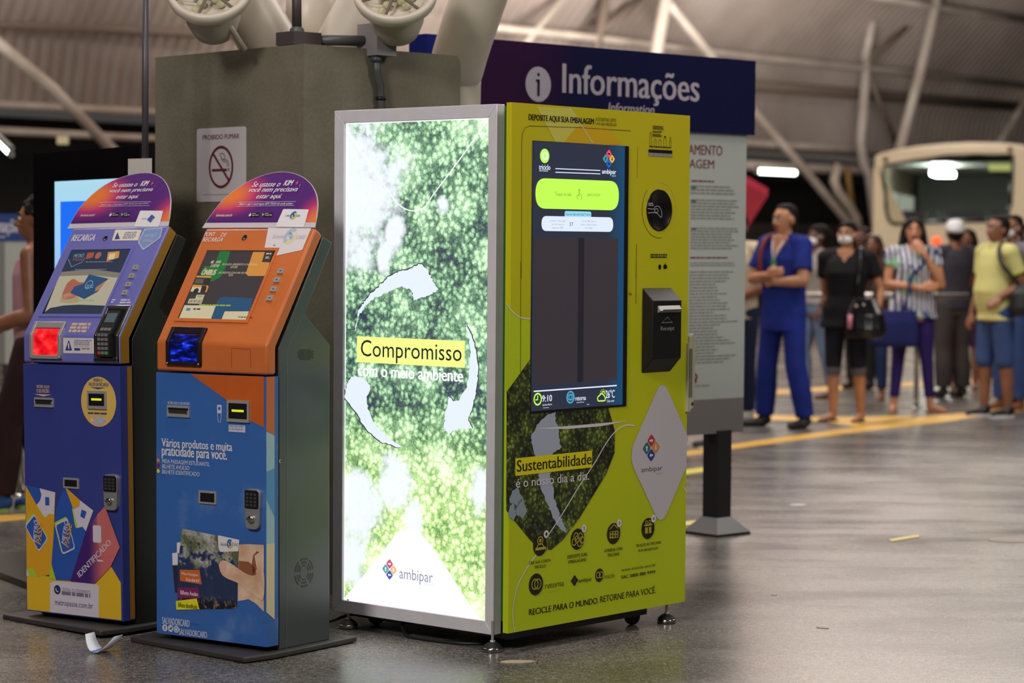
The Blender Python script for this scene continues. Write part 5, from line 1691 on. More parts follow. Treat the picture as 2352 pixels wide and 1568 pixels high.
b = MB(); b.tube([rf((682, 80), -.12), rf((681, -60), -.12)], .020, mat('pipe_dark', rgb(62, 56, 56), .5), 12); b.lathe([(.03, 0), (.03, .02), (.022, .03)], PIPEG, rf((682, 79), -.12), (0, 0, 1), 14); b.build('riser_pipe', cd)

# ---- large display on the left
TVL, TVR = Vector((-2.17, 10.75, 0)), Vector((-1.52, 9.67, 0))
tvd = (TVR - TVL); tw = tvd.length
tv = empty('digital_display', TVL, math.atan2(tvd.y, tvd.x), 0, 'large black display stand with a blue screen behind the purple-blue kiosk', 'display')
bpy.context.view_layer.update()
TVB = mat('tv_black', rgb(14, 12, 14), .18)
b = MB(); b.box(0, tw, 0, .06, .06, 1.832, TVB, .008); b.build('housing', tv)
b = MB(); b.box(-.03, tw, -.36, .28, 0, .03, mat('tv_base', rgb(36, 34, 36), .4), .01); b.box(.2, tw - .2, 0, .06, .03, .07, TVB); b.build('base_plate', tv)
g = G(tv, (0, 0, 0), (1, 0, 0), (0, 0, 1), base=.002).z(0, 0, 1)
a = g.uv((126.5, 417)); e = g.uv((140, 900))
TV1 = NT('tv_sky', .1); _x = TV1.xyz(TV1.obj())
TV1.set('Base Color', (.01, .01, .01, 1)); TV1.set('Emission Color', TV1.mix(TV1.rng(_x[2], 1.2, 1.7), rgb(150, 196, 250), rgb(176, 224, 244))); TV1 = TV1.set('Emission Strength', .95)
g.puv(TV1, [(a[0], e[1]), (tw - .05, e[1]), (tw - .05, a[1]), (a[0], a[1])], 0)
a = g.uv((140, 463))
g.puv(glow('tv_blue', 20, 112, 250, .95), [(a[0], e[1] + .2), (tw - .1, e[1] + .2), (tw - .1, a[1]), (a[0], a[1])], 1)
g.build('screen', tv)
b = MB()
p0 = at((335, 380), 9.55); p1 = at((334, -60), 9.55)
p0 = Vector((p1.x, p1.y, p0.z))
b.tube([p0 - Vector((0, 0, .03)), p1], .0135, mat('pole_grey', rgb(76, 74, 80), .4), 14)
tag(b.build('conduit_pole'), 'thin dark grey pole rising from the display beside the pillar', 'pole')
b = MB()
q = [at((294, 420), 9.6), at((347, 412), 9.5), at((346, 362), 9.5), at((293, 366), 9.6)]
zt, zb = (q[2].z + q[3].z) / 2, q[0].z
dv = (q[1] - q[0]); dv.z = 0; dn = Vector((-dv.y, dv.x, 0)).normalized() * .004
vv = [Vector((p.x, p.y, z)) for p, z in ((q[0], zb), (q[1], zb), (q[1], zt), (q[0], zt))]
b.faces(vv + [p + dn for p in vv], [(0, 1, 2, 3), (7, 6, 5, 4), (0, 4, 5, 1), (1, 5, 6, 2), (2, 6, 7, 3), (3, 7, 4, 0)], mat('paper_white', rgb(214, 208, 200), .6))
tag(b.build('paper_notice'), 'blank white card fixed at the top corner of the black display', 'notice')

# ---- information boards
IL, IR = Vector((-.402, 10.53, 0)), Vector((1.197, 11.95, 0))
idv = IR - IL; iw = idv.length
ib = empty('information_board', IL, math.atan2(idv.y, idv.x), 0, 'tall information board with dark blue header behind the lime machine', 'information board')
bpy.context.view_layer.update()
t = NT('header_blue', .3)
_x = t.xyz(t.obj()); _n = t.noise(t.obj(), 1.6, 2)
f = t.M('ADD', t.rng(_x[0], .35, 1.15, 1, 0), t.M('MULTIPLY', t.M('SUBTRACT', _n, .5), .8))
c = t.mix(t.rng(f, .25, .75, smooth=True), rgb(20, 22, 70), rgb(54, 18, 64))
c = t.mix(t.rng(_x[0], .30, .12, smooth=True), c, rgb(28, 40, 136))
t.set('Base Color', c)
b = MB(); b.box(0, iw, -.02, .10, 1.996, 2.367, t.m, .003)
hd = b.build('header', ib)
b = MB(); b.box(.03, iw - .038, 0, .08, .68, 1.996, mat('board_white', rgb(198, 202, 198), .4)); b.build('board', ib)
b = MB(); b.box(.03, iw - .038, 0, .08, .507, .68, mat('board_grey', rgb(136, 130, 130), .5)); b.build('lower_panel', ib)
POSTB = mat('post_black', rgb(40, 37, 42), .4)
for x in (.21, 1.955):
    b = MB(); b.box(x - .05, x + .05, -.01, .09, .05, .52, POSTB, .004); b.build('post', ib)
    b = MB()
    vs = [(x - s_, .04 - s_, 0) for s_ in (.125,)]
    lo = [(x - .12, -.08, 0), (x + .12, -.08, 0), (x + .12, .16, 0), (x - .12, .16, 0)]
    lo2 = [(p[0], p[1], .012) for p in lo]
    hi = [(x - .052, -.012, .085), (x + .052, -.012, .085), (x + .052, .092, .085), (x - .052, .092, .085)]
    b.faces(lo + lo2 + hi, [(3, 2, 1, 0), (8, 9, 10, 11)] + [(i + k, (i + 1) % 4 + k, (i + 1) % 4 + 4 + k, i + 4 + k) for k in (0, 4) for i in range(4)], POSTB)
    b.build('foot', ib)
g = G(ib, (0, -.02, 0), (1, 0, 0), (0, 0, 1)).z(1080, 60, 3.459)
HW = mat('header_white', rgb(196, 188, 200), .4)
g.disc(HW, (540, 462), (540, 322), 1, kx=.98)
g.disc(MATS['header_blue'], (541, 385), (541, 371), 2); g.rect(MATS['header_blue'], (530, 556), (552, 428), 2); g.rect(MATS['header_blue'], (520, 442), (552, 424), 2)
g.text(HW, 'Informações', (733, 588), (1818, 376), 1, bold=.022)
g.text(HW, 'Information', (1096, 678), (1462, 628), 1, bold=.02, shear=.15)
g.build('header_lettering')
g = G(ib, (0, 0, 0), (1, 0, 0), (0, 0, 1)).z(1560, 280, 1.6)
BRN = mat('board_brown', rgb(122, 62, 54), .5); BGR = mat('board_ink', rgb(142, 150, 142), .5); BGR2 = mat('board_green_ink', rgb(70, 120, 84), .5)
g.text(BRN, 'AMENTO', (34, 119), (158, 88), 1, bold=.02); g.text(BRN, 'AGEM', (36, 169), (128, 140), 1, bold=.02)
g.words(BRN, (44, 224), (130, 216), 1, 1, seed=1)
for y0_, y1_, n_, s_ in ((238, 270, 3, 2), (288, 362, 7, 3), (390, 472, 8, 4)):
    g.words(BGR, (42, y1_), (222, y0_), 1, n_, seed=s_, fill=.5); g.rect(BGR2, (43, y0_ + 6), (62, y0_), 2)
g.words(BRN, (40, 506), (202, 496), 1, 1, seed=6)
g.words(BGR, (40, 534), (212, 516), 1, 2, seed=7, fill=.45)
g.words(BGR, (34, 895), (218, 548), 1, 30, seed=8, fill=.42, ragged=.5)
g.stroke(BRN, [(50, 930), (60, 928), (64, 940), (54, 948), (52, 955), (64, 952)], .012, 1, sm=True); g.text(BGR, 'CCR Metrô', (50, 975), (110, 962), 1, bold=.02)
g.build('board_lettering')

LB = empty('information_board', at((-80, 549), 18.0) * 1, 0, 0, 'distant blue and white information board at the left edge of the hall', 'information board')
LB.location.z = 0
bpy.context.view_layer.update()
x1_ = at((66, 549), 18).x - LB.location.x
zt, zb_ = at((20, 491), 18).z, at((20, 553), 18).z
b = MB(); b.box(0, x1_, -.01, .06, zb_, zt, mat('header_royal', rgb(26, 58, 122), .35)); b.build('header', LB)
b = MB(); b.box(.02, x1_ - .02, 0, .05, .5, zb_, mat('board_pale', rgb(172, 172, 166), .5)); b.build('board', LB)
b = MB(); b.box(.02, .30, -.004, 0, .5, zb_, mat('board_strip', rgb(120, 118, 114), .5)); b.build('side_strip', LB)
b = MB(); b.box(.1, .2, 0, .05, 0, .5, POSTB); b.build('post', LB)
b = MB(); b.box(x1_ - .2, x1_ - .1, 0, .05, 0, .5, POSTB); b.build('post', LB)
g = G(LB, (0, -.01, 0), (1, 0, 0), (0, 0, 1)).z(0, 0, 1)
g.text(HW, 'Informações', (-46, 541), (50, 502), 1, bold=.03); g.words(HW, (-30, 548), (20, 542), 1, 1)
g.build('header_lettering')

# ---- paint lines on the floor
FY = mat('floor_yellow', rgb(222, 172, 62), .45, noise=.12, nscale=4)
FY2 = mat('floor_tape', rgb(214, 200, 60), .45)
def fline(pts, label, m_=FY, h=.003):
    P = [ground(p) for p in pts]
    b = MB()
    n_ = len(P)
    b.faces([p + Vector((0, 0, .0004)) for p in P] + [p + Vector((0, 0, h)) for p in P], [tuple(range(n_, 2 * n_))] + [(i, (i + 1) % n_, (i + 1) % n_ + n_, i + n_) for i in range(n_)], m_)
    bmesh.ops.recalc_face_normals(b.bm, faces=b.bm.faces[:])
    return tag(b.build('floor_line'), label, 'floor line', 'yellow floor lines')
fline([(1500, 1048), (1684, 1020), (1965, 981), (2120, 958), (2400, 926), (2400, 936), (2150, 972), (1965, 993), (1684, 1022 + 9), (1500, 1060)], 'long yellow floor line passing in front of the queue')
fline([(1690, 950), (1900, 958), (2010, 957), (2110, 955), (1965, 980), (1890, 968), (1690, 962)], 'yellow floor line branching behind the man in blue')
fline([(1690, 902), (1830, 893), (1960, 884), (1960, 893), (1830, 903), (1690, 913)], 'yellow floor line behind the woman in grey')
fline([(2060, 880), (2200, 872), (2400, 862), (2400, 870), (2200, 881), (2060, 889)], 'farthest yellow floor line behind the man in white cap')
fline([(1560, 1081), (1632, 1071), (1632, 1082), (1560, 1092)], 'short yellow floor line left of the black post', FY2)
fline([(1560, 1200), (1632, 1192), (1632, 1201), (1560, 1209)], 'yellow tape on the floor at the foot of the board post', FY2)
fline([(2041, 1239), (2108, 1229), (2113, 1233), (2048, 1244)], 'small yellow tape mark on the open floor', FY2)
fline([(-60, 1188), (70, 1180), (70, 1192), (-60, 1204)], 'yellow floor line behind the purple-blue kiosk', FY)
fline([(-60, 1282), (80, 1272), (80, 1288), (-20, 1330), (-60, 1334)], 'broad worn yellow floor line at the left edge', FY)

# ---- litter
b = MB()
NP = 9
q0, q1 = ground((196, 1494)), ground((262, 1500))
dd = (q1 - q0); nn = Vector((-dd.y, dd.x, 0)).normalized() * .07
vs = []
for i in range(NP):
    tt_ = i / (NP - 1)
    z = .004 + .055 * (abs(tt_ - .5) * 2) ** 2
    sh_ = nn * (-.9 * (1 - (2 * tt_ - 1) ** 2))
    vs += [q0 + dd * tt_ + Vector((0, 0, z)) + sh_ * .6, q0 + dd * tt_ + nn * .8 + Vector((0, 0, z * 1.0)) + sh_ * .3]
f = b.faces(vs, [(2 * i, 2 * i + 2, 2 * i + 3, 2 * i + 1) for i in range(NP - 1)], mat('receipt_paper', rgb(226, 228, 236), .6), True)
bl_ = mat('paper_blue', rgb(92, 120, 190), .6)
f[3].material_index = b._mi(bl_)
o = b.build('paper_scrap')
md = o.modifiers.new('s', 'SOLIDIFY'); md.thickness = .0008
tag(o, 'curled white receipt lying on the floor before the purple-blue kiosk', 'paper')
def scrap(p, w, h, rz, label, col):
    c = ground(p); b = MB()
    rn = random.Random(int(p[0]))
    k = 9
    P2 = [(c.x + cos(rz) * w * cos(a) * rn.uniform(.7, 1.1) - sin(rz) * h * sin(a), c.y + sin(rz) * w * cos(a) * rn.uniform(.7, 1.1) + cos(rz) * h * sin(a)) for a in [2 * pi * i / k for i in range(k)]]
    b.prism(P2, .0003, .0025, col, 'z')
    return tag(b.build('paper_scrap'), label, 'paper', 'scraps of paper on the floor')
TAN = mat('scrap_tan', rgb(176, 160, 136), .7)
scrap((1188, 1520), .075, .03, .15, 'flat tan paper scrap in front of the machine corner foot', TAN)
scrap((2325, 1240), .14, .10, .3, 'large pale worn patch of paper at the right edge of the floor', mat('scrap_grey', rgb(158, 148, 136), .7))
scrap((1888, 1442), .03, .012, -.5, 'thin pale paper sliver on the open floor right of the machine', TAN)
scrap((1778, 1366), .02, .012, 1.2, 'tiny pale curl of paper on the floor beyond the castor', mat('scrap_pale', rgb(206, 200, 190), .7))
scrap((1832, 1160), .055, .05, .2, 'small pale square of paper on the floor right of the post', MATS['scrap_pale'])

# ---- railings
def rail(name, p0, p1, depth0, depth1, z, posts, label):
    a = at(p0, depth0); c = at(p1, depth1); a.z = c.z = z
    r = empty(name, (a.x, a.y, 0), 0, 0, label, 'railing', 'steel railings')
    i = Vector((a.x, a.y, 0))
    RC = mat('rail_chrome', rgb(206, 202, 196), .2, metal=1.)
    b = MB(); b.tube([a - i, c - i], .026, RC, 14); b.build('handrail', r)
    b = MB(); b.tube([a - i - Vector((0, 0, .42)), c - i - Vector((0, 0, .42))], .016, RC, 10); b.build('lower_rail', r) if name == 'x' else b.bm.free()
    for tt_ in posts:
        p = a.lerp(c, tt_) - i
        b = MB(); b.tube([(p.x, p.y, 0), (p.x, p.y, z)], .024, RC, 12); b.lathe([(.06, 0), (.06, .008), (.03, .012)], RC, (p.x, p.y, 0), (0, 0, 1), 16); b.build('post', r)
rail('steel_railing', (1834, 680), (2225, 684), 21.2, 21.2, 1.0, (.03, .70), 'chrome railing the queue stands along')
rail('steel_railing', (-60, 748), (60, 745), 13.4, 13.4, .965, (.1, .9), 'chrome railing at the left edge behind the man in pink')

# ---- red umbrella half hidden by the board
ua = at((1764, 436), 25)
um = empty('market_umbrella', (at((1650, 600), 25.4).x, 25.4, 0), 0, 0, 'red fabric umbrella showing beside the information board', 'umbrella')
bpy.context.view_layer.update()
ui = um.matrix_world.inverted()
REDF = mat('umbrella_red', rgb(236, 72, 98), .6, noise=.12, nscale=3)
b = MB()
rim = [ui @ at(p, d_) for p, d_ in (((1764, 433), 25.0), ((1700, 396), 24.7), ((1620, 372), 25.0), ((1560, 400), 25.6), ((1600, 440), 26.0), ((1690, 450), 26.0))]
rim2 = [p - Vector((0, 0, .075)) for p in rim]
apex = ui @ at((1668, 600), 25.4)
inn = [p.lerp(apex, .03) for p in rim2]
n_ = len(rim)
b.faces(rim + rim2 + inn + [apex], [(i, (i + 1) % n_, (i + 1) % n_ + n_, i + n_) for i in range(n_)] + [(i + n_, (i + 1) % n_ + n_, (i + 1) % n_ + 2 * n_, i + 2 * n_) for i in range(n_)] + [(i + 2 * n_, (i + 1) % n_ + 2 * n_, 3 * n_) for i in range(n_)], REDF)
b.build('canopy', um)
b = MB(); b.tube([(0, 0, .0), ui @ at((1640, 420), 25.4)], .02, STEEL, 10); b.lathe([(.2, 0), (.2, .05), (.05, .08)], BLACK, (0, 0, 0)); b.build('pole', um)

# ---- bus
BL, BR = at((2004, 600), 38.0), at((2356, 600), 37.4)
BL.z = BR.z = 0
bd = BR - BL; bwid = bd.length
bus = empty('bus', BL, math.atan2(bd.y, bd.x), 0, 'cream bus with a lit rear window parked behind the queue', 'bus')
bpy.context.view_layer.update()
g = G(bus, (0, 0, 0), (1, 0, 0), (0, 0, 1)).z(1960, 320, 5.227)
CRM = mat('bus_cream', rgb(196, 184, 156), .3, coat=.3)
outl = [g.uv(p) for p in ((232, 400), (238, 250), (262, 200), (330, 165), (520, 118), (800, 78), (1100, 50), (1400, 36), (1700, 40), (1900, 52), (2060, 70))]
outl = [(0, .35), (0, outl[0][1])] + outl[1:] + [(bwid, outl[-1][1] - .12), (bwid, .35)]
outl[2] = (.02, outl[2][1])
win = [g.uv(p) for p in ((365, 320), (700, 260), (1100, 205), (1500, 190), (1915, 195), (1905, 500), (1890, 780), (1850, 900), (1780, 960), (1600, 975), (1100, 985), (650, 1010), (480, 1015), (420, 960), (395, 860), (380, 600))]
b = MB()
BZ = 9.0
def ringface(y, flip):
    va = [(u, y, v) for u, v in outl]; vb = [(u, y, v) for u, v in win]
    return va, vb
va, vb = ringface(0, 0)
bmv = [b.bm.verts.new(p) for p in va]; bmw = [b.bm.verts.new(p) for p in vb]
ea = [b.bm.edges.new((bmv[i], bmv[(i + 1) % len(bmv)])) for i in range(len(bmv))]
eb = [b.bm.edges.new((bmw[i], bmw[(i + 1) % len(bmw)])) for i in range(len(bmw))]
r_ = bmesh.ops.bridge_loops(b.bm, edges=ea + eb)
b._fin(r_['faces'], CRM)
back = [b.bm.verts.new((p[0], BZ, p[2])) for p in va]
fs = [b.bm.faces.new((bmv[i], bmv[(i + 1) % len(bmv)], back[(i + 1) % len(back)], back[i])) for i in range(len(bmv))]
fs.append(b.bm.faces.new(back))
b._fin(fs, CRM)
bmesh.ops.recalc_face_normals(b.bm, faces=b.bm.faces[:])
b.build('body', bus)
b = MB()
GASK = mat('gasket_black', rgb(26, 28, 28), .4)
wl = win + [win[0]]
for i in range(len(win)):
    a = Vector((wl[i][0], 0, wl[i][1])); c = Vector((wl[i + 1][0], 0, wl[i + 1][1]))
    b.tube([a, c], .028, GASK, 8)
b.build('window_gasket', bus)
gl = NT('bus_glass', .05)
gl.set('Base Color', rgb(30, 34, 34)); gl.set('Specular IOR Level', .2); gl.set('Alpha', .12)
gl = gl.set('Roughness', .05)
b = MB(); b.faces([(u, .01, v) for u, v in win], [tuple(range(len(win)))], gl)
b.build('rear_window', bus)
b = MB()
INT = mat('bus_interior', rgb(160, 164, 160), .5); SEAT = mat('bus_seat', rgb(52, 54, 62), .7)
b.box(.06, bwid - .06, .3, 7.5, .9, .95, SEAT)
b.faces([(.06, 7.5, .9), (bwid - .06, 7.5, .9), (bwid - .06, 7.5, 2.75), (.06, 7.5, 2.75)], [(0, 1, 2, 3)], INT)
b.faces([(.06, .1, 2.78), (bwid - .06, .1, 2.78), (bwid - .06, 7.5, 2.78), (.06, 7.5, 2.78)], [(0, 1, 2, 3)], mat('bus_ceiling', rgb(170, 172, 164), .5))
b.build('interior', bus)
for (x0, x1, y) in ((.12, .75, 1.0), (.9, 1.0, 1.3), (bwid - 1.3, bwid - .75, 1.1), (bwid - .6, bwid - .12, .9)):
    b = MB(); b.box(x0, x1, y, y + .12, .9, 2.02, SEAT, .05); b.build('seat', bus)
for (x0, x1) in ((.5, 1.9), (2.05, 3.4), (4.0, 4.9), (5.2, 6.6)):
    b = MB(); b.box(.055, .075, x0, x1, 1.6, 2.35, mat('bus_window_glow', rgb(120, 130, 122), .3, emit=.6, ecol=rgb(180, 190, 172)), .02); b.build('inner_window_glow', bus)  # side windows given an added glow to brighten the dark bus interior
b = MB(); b.box(bwid * .34, bwid * .47, 1.0, 2.2, 2.60, 2.68, mat('bus_lamp', (1, 1, 1, 1), .4, emit=32, ecol=rgb(240, 255, 246)), .02); b.build('cabin_lamp', bus)
b = MB(); b.box(bwid * .74, bwid * .90, .5, .7, 2.66, 2.76, mat('bus_sign', (.1, .1, .05, 1), .4, emit=.8, ecol=rgb(190, 200, 110)), .01); b.build('cabin_sign', bus)
for p in ((388, 240), (1880, 122)):
    u, v = g.uv(p); b = MB(); b.lathe([(.045, -.002), (.045, .01), (.03, .03), (0, .034)], mat('marker_brown', rgb(96, 48, 26), .3), (u, 0, v), (0, -1, 0), 16); b.build('marker_lamp', bus)
u, v = g.uv((1000, 1220)); b = MB(); b.lathe([(.075, -.002), (.075, .01), (.05, .035), (0, .04)], mat('tail_orange', rgb(240, 90, 40), .3, emit=.85, ecol=rgb(255, 96, 48)), (u, 0, v), (0, -1, 0), 20); b.build('tail_lamp', bus)
g.bm.free()
b = MB(); b.box(-.02, bwid + .02, -.06, .1, .30, .62, mat('bus_bumper', rgb(70, 68, 64), .5), .03); b.build('bumper', bus)
for x in (.25, bwid - .25):
    b = MB(); b.lathe([(.0, -.14), (.30, -.14), (.46, -.10), (.48, 0), (.46, .10), (.30, .14), (0, .14)], RUBBER, (x, 2.3, .48), (1, 0, 0), 28); b.build('wheel', bus)
# ================================================================== people
import numpy as np

class Vol:
    """closed overlapping shapes, fused into one continuous skin by a voxel remesh"""
    def __init__(s):
        s.v = []; s.f = []
    def _ring(s, rings):
        n = len(rings[0]); b = len(s.v)
        for g in rings: s.v += [tuple(p) for p in g]
        k = len(rings)
        for i in range(k - 1):
            for j in range(n):
                s.f.append((b + i * n + j, b + i * n + (j + 1) % n, b + (i + 1) * n + (j + 1) % n, b + (i + 1) * n + j))
        s.f.append(tuple(b + j for j in range(n - 1, -1, -1)))
        s.f.append(tuple(b + (k - 1) * n + j for j in range(n)))
    def cap(s, p0, p1, r0, r1, flat0=False, flat1=False, n=14):
        p0 = Vector(p0); p1 = Vector(p1); t = (p1 - p0).normalized()
        a = t.orthogonal().normalized(); c = t.cross(a)
        st = []
        if not flat0: st += [(p0 - t * r0 * cos(x), r0 * sin(x)) for x in (.25, .7, 1.15)]
        st += [(p0, r0), (p1, r1)]
        if not flat1: st += [(p1 + t * r1 * sin(x), r1 * cos(x)) for x in (.42, .87, 1.32)]
        s._ring([[q + (a * cos(2 * pi * j / n) + c * sin(2 * pi * j / n)) * r for j in range(n)] for q, r in st])
    def chain(s, pts, rs, flat1=False, flat0=False):
        for i in range(len(pts) - 1):
            s.cap(pts[i], pts[i + 1], rs[i], rs[i + 1], flat0 and i == 0, flat1 and i == len(pts) - 2)
    def ell(s, c, r, m=None, n=16):
        c = Vector(c); rings = []
        for i in range(1, 10):
            th = pi * i / 10
            g = []
            for j in range(n):
                p = Vector((r[0] * sin(th) * cos(2 * pi * j / n), r[1] * sin(th) * sin(2 * pi * j / n), r[2] * cos(th)))
                if m: p = m @ p
                g.append(c + p)
            rings.append(g[::-1])
        s._ring(rings)
    def loft(s, st, n=22, pw=.9):
        """st: (x, y, z, rx, ry) rings bottom to top"""
        rings = []
        for (x, y, z, rx, ry) in st:
            g = []
            for j in range(n):
                a = 2 * pi * j / n
                ca, sa = cos(a), sin(a)
                g.append((x + rx * math.copysign(abs(ca) ** pw, ca), y + ry * math.copysign(abs(sa) ** pw, sa), z))
            rings.append(g)
        s._ring(rings)
    def build(s, name, m, parent, voxel=.009, smooth=4, xf=None):
        me = bpy.data.meshes.new(name)
        v = s.v if xf is None else [tuple(xf @ Vector(p)) for p in s.v]
        me.from_pydata(v, [], s.f)
        bm = bmesh.new(); bm.from_mesh(me); bmesh.ops.recalc_face_normals(bm, faces=bm.faces); bm.to_mesh(me); bm.free()
        o = bpy.data.objects.new(name, me); COL.objects.link(o)
        r = o.modifiers.new('r', 'REMESH'); r.mode = 'VOXEL'; r.voxel_size = voxel
        if smooth:
            q = o.modifiers.new('s', 'SMOOTH'); q.factor = .5; q.iterations = smooth
        bpy.context.view_layer.update()
        me2 = bpy.data.meshes.new_from_object(o.evaluated_get(bpy.context.evaluated_depsgraph_get()))
        bpy.data.objects.remove(o); bpy.data.meshes.remove(me)
        me2.name = name
        me2.materials.clear(); me2.materials.append(m)
        return link(name, me2, parent, True)

def skin_mat(name, r, g, b):
    t = NT(name, .45)
    n = t.noise(t.obj(), 9, 3)
    return t.set('Base Color', t.mix(t.rng(n, .35, .65), rgb(r, g, b), rgb(min(255, r + 18), min(255, g + 12), min(255, b + 8))))
SK1 = skin_mat('skin_tan', 168, 116, 84); SK2 = skin_mat('skin_brown', 128, 82, 58); SK3 = skin_mat('skin_light', 188, 132, 100); SK4 = skin_mat('skin_dark', 92, 58, 42)
HAIRB = mat('hair_black', rgb(22, 17, 16), .7, noise=.2, nscale=40, spec=.2); HAIRBR = mat('hair_brown', rgb(62, 40, 30), .5, noise=.2, nscale=40)
EYEW = mat('eye_white', rgb(220, 214, 208), .3); EYED = mat('eye_dark', rgb(28, 20, 18), .2); LIPS = mat('lips', rgb(140, 72, 66), .4)
def cloth(name, r, g, b, n_=.12, sc=7, rough=.8):
    return mat(name, rgb(r, g, b), rough, noise=n_, nscale=sc, bump=.25, spec=.25)

def person(name, loc, heading, height, skin, female=False, arms=None, legs=None, head=(0, 0), top=None, bottom=None, shoes=None,
           hair=None, extras=None, label='', belly=0., lean=0., wide=1., group=None):
    """local frame: faces -y, x to the viewer's right when it faces the camera; metres for a 1.70 m figure, then scaled"""
    S = height / 1.70
    root = empty(name, loc, heading, 0, label, 'person', group)
    bpy.context.view_layer.update()
    sw = (.165 if female else .188) * wide
    A = dict(l=[(-sw, 0, 1.395), (-sw - .05, .02, 1.11), (-sw - .06, -.03, .87), None], r=[(sw, 0, 1.395), (sw + .05, .02, 1.11), (sw + .06, -.03, .87), None])
    for k in (arms or {}): A[k] = [A[k][0] if arms[k][0] is None else arms[k][0]] + list(arms[k][1:])
    for k in A:
        if len(A[k]) < 4: A[k].append(None)
    Lg = dict(l=[(-.09, 0, .90), (-.105, -.015, .48), (-.11, .015, .085), 0.], r=[(.09, 0, .90), (.105, -.015, .48), (.11, .015, .085), 0.])
    for k in (legs or {}): Lg[k] = [Lg[k][0] if legs[k][0] is None else legs[k][0]] + list(legs[k][1:])
    xf = Matrix.Scale(S, 4)
    shear = Matrix.Identity(4)
    hp = .005 if female else 0.
    tors = ([(0, 0, .80, .13, .095), (0, .005, .88, .172, .112), (0, 0, .97, .166, .108), (0, -.004, 1.07, .128, .092), (0, -.008, 1.16, .134, .098), (0, -.012, 1.27, .155, .115), (0, -.004, 1.36, .150, .092), (0, .004, 1.42, .105, .070), (0, .006, 1.46, .055, .052)] if female else
            [(0, 0, .80, .135, .095), (0, .004, .88, .165, .108), (0, 0, .97, .160, .106), (0, -.004, 1.07, .148, .102), (0, -.006, 1.18, .160, .110), (0, -.006, 1.29, .176, .116), (0, .0, 1.38, .165, .098), (0, .004, 1.43, .115, .072), (0, .006, 1.47, .060, .056)])
    tors = [(x, y - belly * math.exp(-((z - 1.06) / .13) ** 2), z, rx * wide + belly * .3 * math.exp(-((z - 1.06) / .15) ** 2), ry * wide + belly * math.exp(-((z - 1.06) / .13) ** 2)) for x, y, z, rx, ry in tors]
    ar = (.046, .036, .024) if female else (.054, .042, .028)
    lr = (.088, .054, .036) if female else (.086, .058, .038)
    # ---- body
    v = Vol()
    v.loft(tors)
    hy, hp_ = head
    hm = Matrix.Translation((0, .004, 1.50)) @ Matrix.Rotation(hy, 4, 'Z') @ Matrix.Rotation(hp_, 4, 'X') @ Matrix.Translation((0, -.004, -1.50))
    h3 = hm.to_3x3()
    def hd(p): return hm @ Vector(p)
    v.cap((0, .008, 1.43), hd((0, .0, 1.545)), .056 if not female else .048, .052 if not female else .045)
    v.ell(hd((0, .004, 1.605)), (.074, .094, .094), h3)
    v.ell(hd((0, -.014, 1.56)), (.060, .070, .078), h3)
    v.ell(hd((0, -.052, 1.512)), (.034, .034, .026), h3)
    v.ell(hd((0, -.040, 1.575)), (.056, .048, .040), h3)
    v.cap(hd((0, -.088, 1.600)), hd((0, -.108, 1.566)), .010, .016)
    v.ell(hd((-.020, -.086, 1.558)), (.012, .012, .009), h3); v.ell(hd((.020, -.086, 1.558)), (.012, .012, .009), h3)
    v.ell(hd((0, -.074, 1.618)), (.052, .020, .014), h3)
    v.ell(hd((0, -.080, 1.535)), (.028, .016, .012), h3)
    for sx in (-1, 1): v.ell(hd((sx * .077, .008, 1.580)), (.012, .024, .034), h3)
    for k in ('l', 'r'):
        sh, el, wr, hn = [Vector(p) if p is not None else None for p in A[k]]
        sx = -1 if k == 'l' else 1
        v.cap((sx * .05, .004, 1.435), sh, .045, .052 if female else .060)
        v.chain([sh, sh.lerp(el, .45), el], [ar[0] + .006, ar[0], ar[1]])
        v.chain([el, el.lerp(wr, .3), wr], [ar[1], ar[1] + .003, ar[2]])
        d = (wr - el).normalized() if hn is None else (hn - wr).normalized()
        side = d.cross(Vector((0, 1, 0)))
        if side.length < .3: side = d.cross(Vector((0, 0, 1)))
        side = side.normalized(); nrm = side.cross(d).normalized()
        palm = wr + d * .075
        for q in (-.026, -.009, .009, .026): v.cap(wr + d * .012 + side * q * .6, palm + side * q, .014, .0125)
        for q, ln in ((-.029, .060), (-.010, .074), (.010, .078), (.029, .068)):
            a_ = palm + side * q + d * .006
            b_ = a_ + d * ln * .52 + nrm * .006
            c_ = b_ + d * ln * .36 + nrm * .022
            v.chain([a_, b_, c_], [.0105, .0095, .0085])
        th = wr + d * .025 + side * .028
        v.chain([th, th + d * .034 + side * .022 + nrm * .008, th + d * .062 + side * .026 + nrm * .018], [.014, .0115, .010])
        hip, kn, an, ft = Lg[k][0], Lg[k][1], Lg[k][2], Lg[k][3]
        hip = Vector(hip); kn = Vector(kn); an = Vector(an)
        v.chain([hip, hip.lerp(kn, .45), kn], [lr[0], lr[0] * .86, lr[1]])
        v.chain([kn, kn.lerp(an, .3) + Vector((0, .012, 0)), an], [lr[1], lr[1] * .98, lr[2]])
        fd = Vector((sin(ft), -cos(ft), 0))
        v.cap(an + Vector((0, .02, -.04)), an + fd * .10 + Vector((0, 0, -.055)), .034, .028)
        v.cap(an + fd * .09 + Vector((0, 0, -.056)), an + fd * .165 + Vector((0, 0, -.064)), .030, .020)
        Lg[k] = [hip, kn, an, ft]; A[k] = [sh, el, wr, palm, d]
    body = v.build('body', skin, root, .0085, 4, xf)
    # ---- face
    fm = xf @ hm
    b = MB()
    for sx in (-1, 1):
        b.lathe([(0, -.011), (.009, -.006), (.012, 0), (.009, .006), (0, .011)], EYEW, fm @ Vector((sx * .031, -.081, 1.598)), (1, 0, 0), 10)
    e = b.build('eyes', root)
    b = MB()
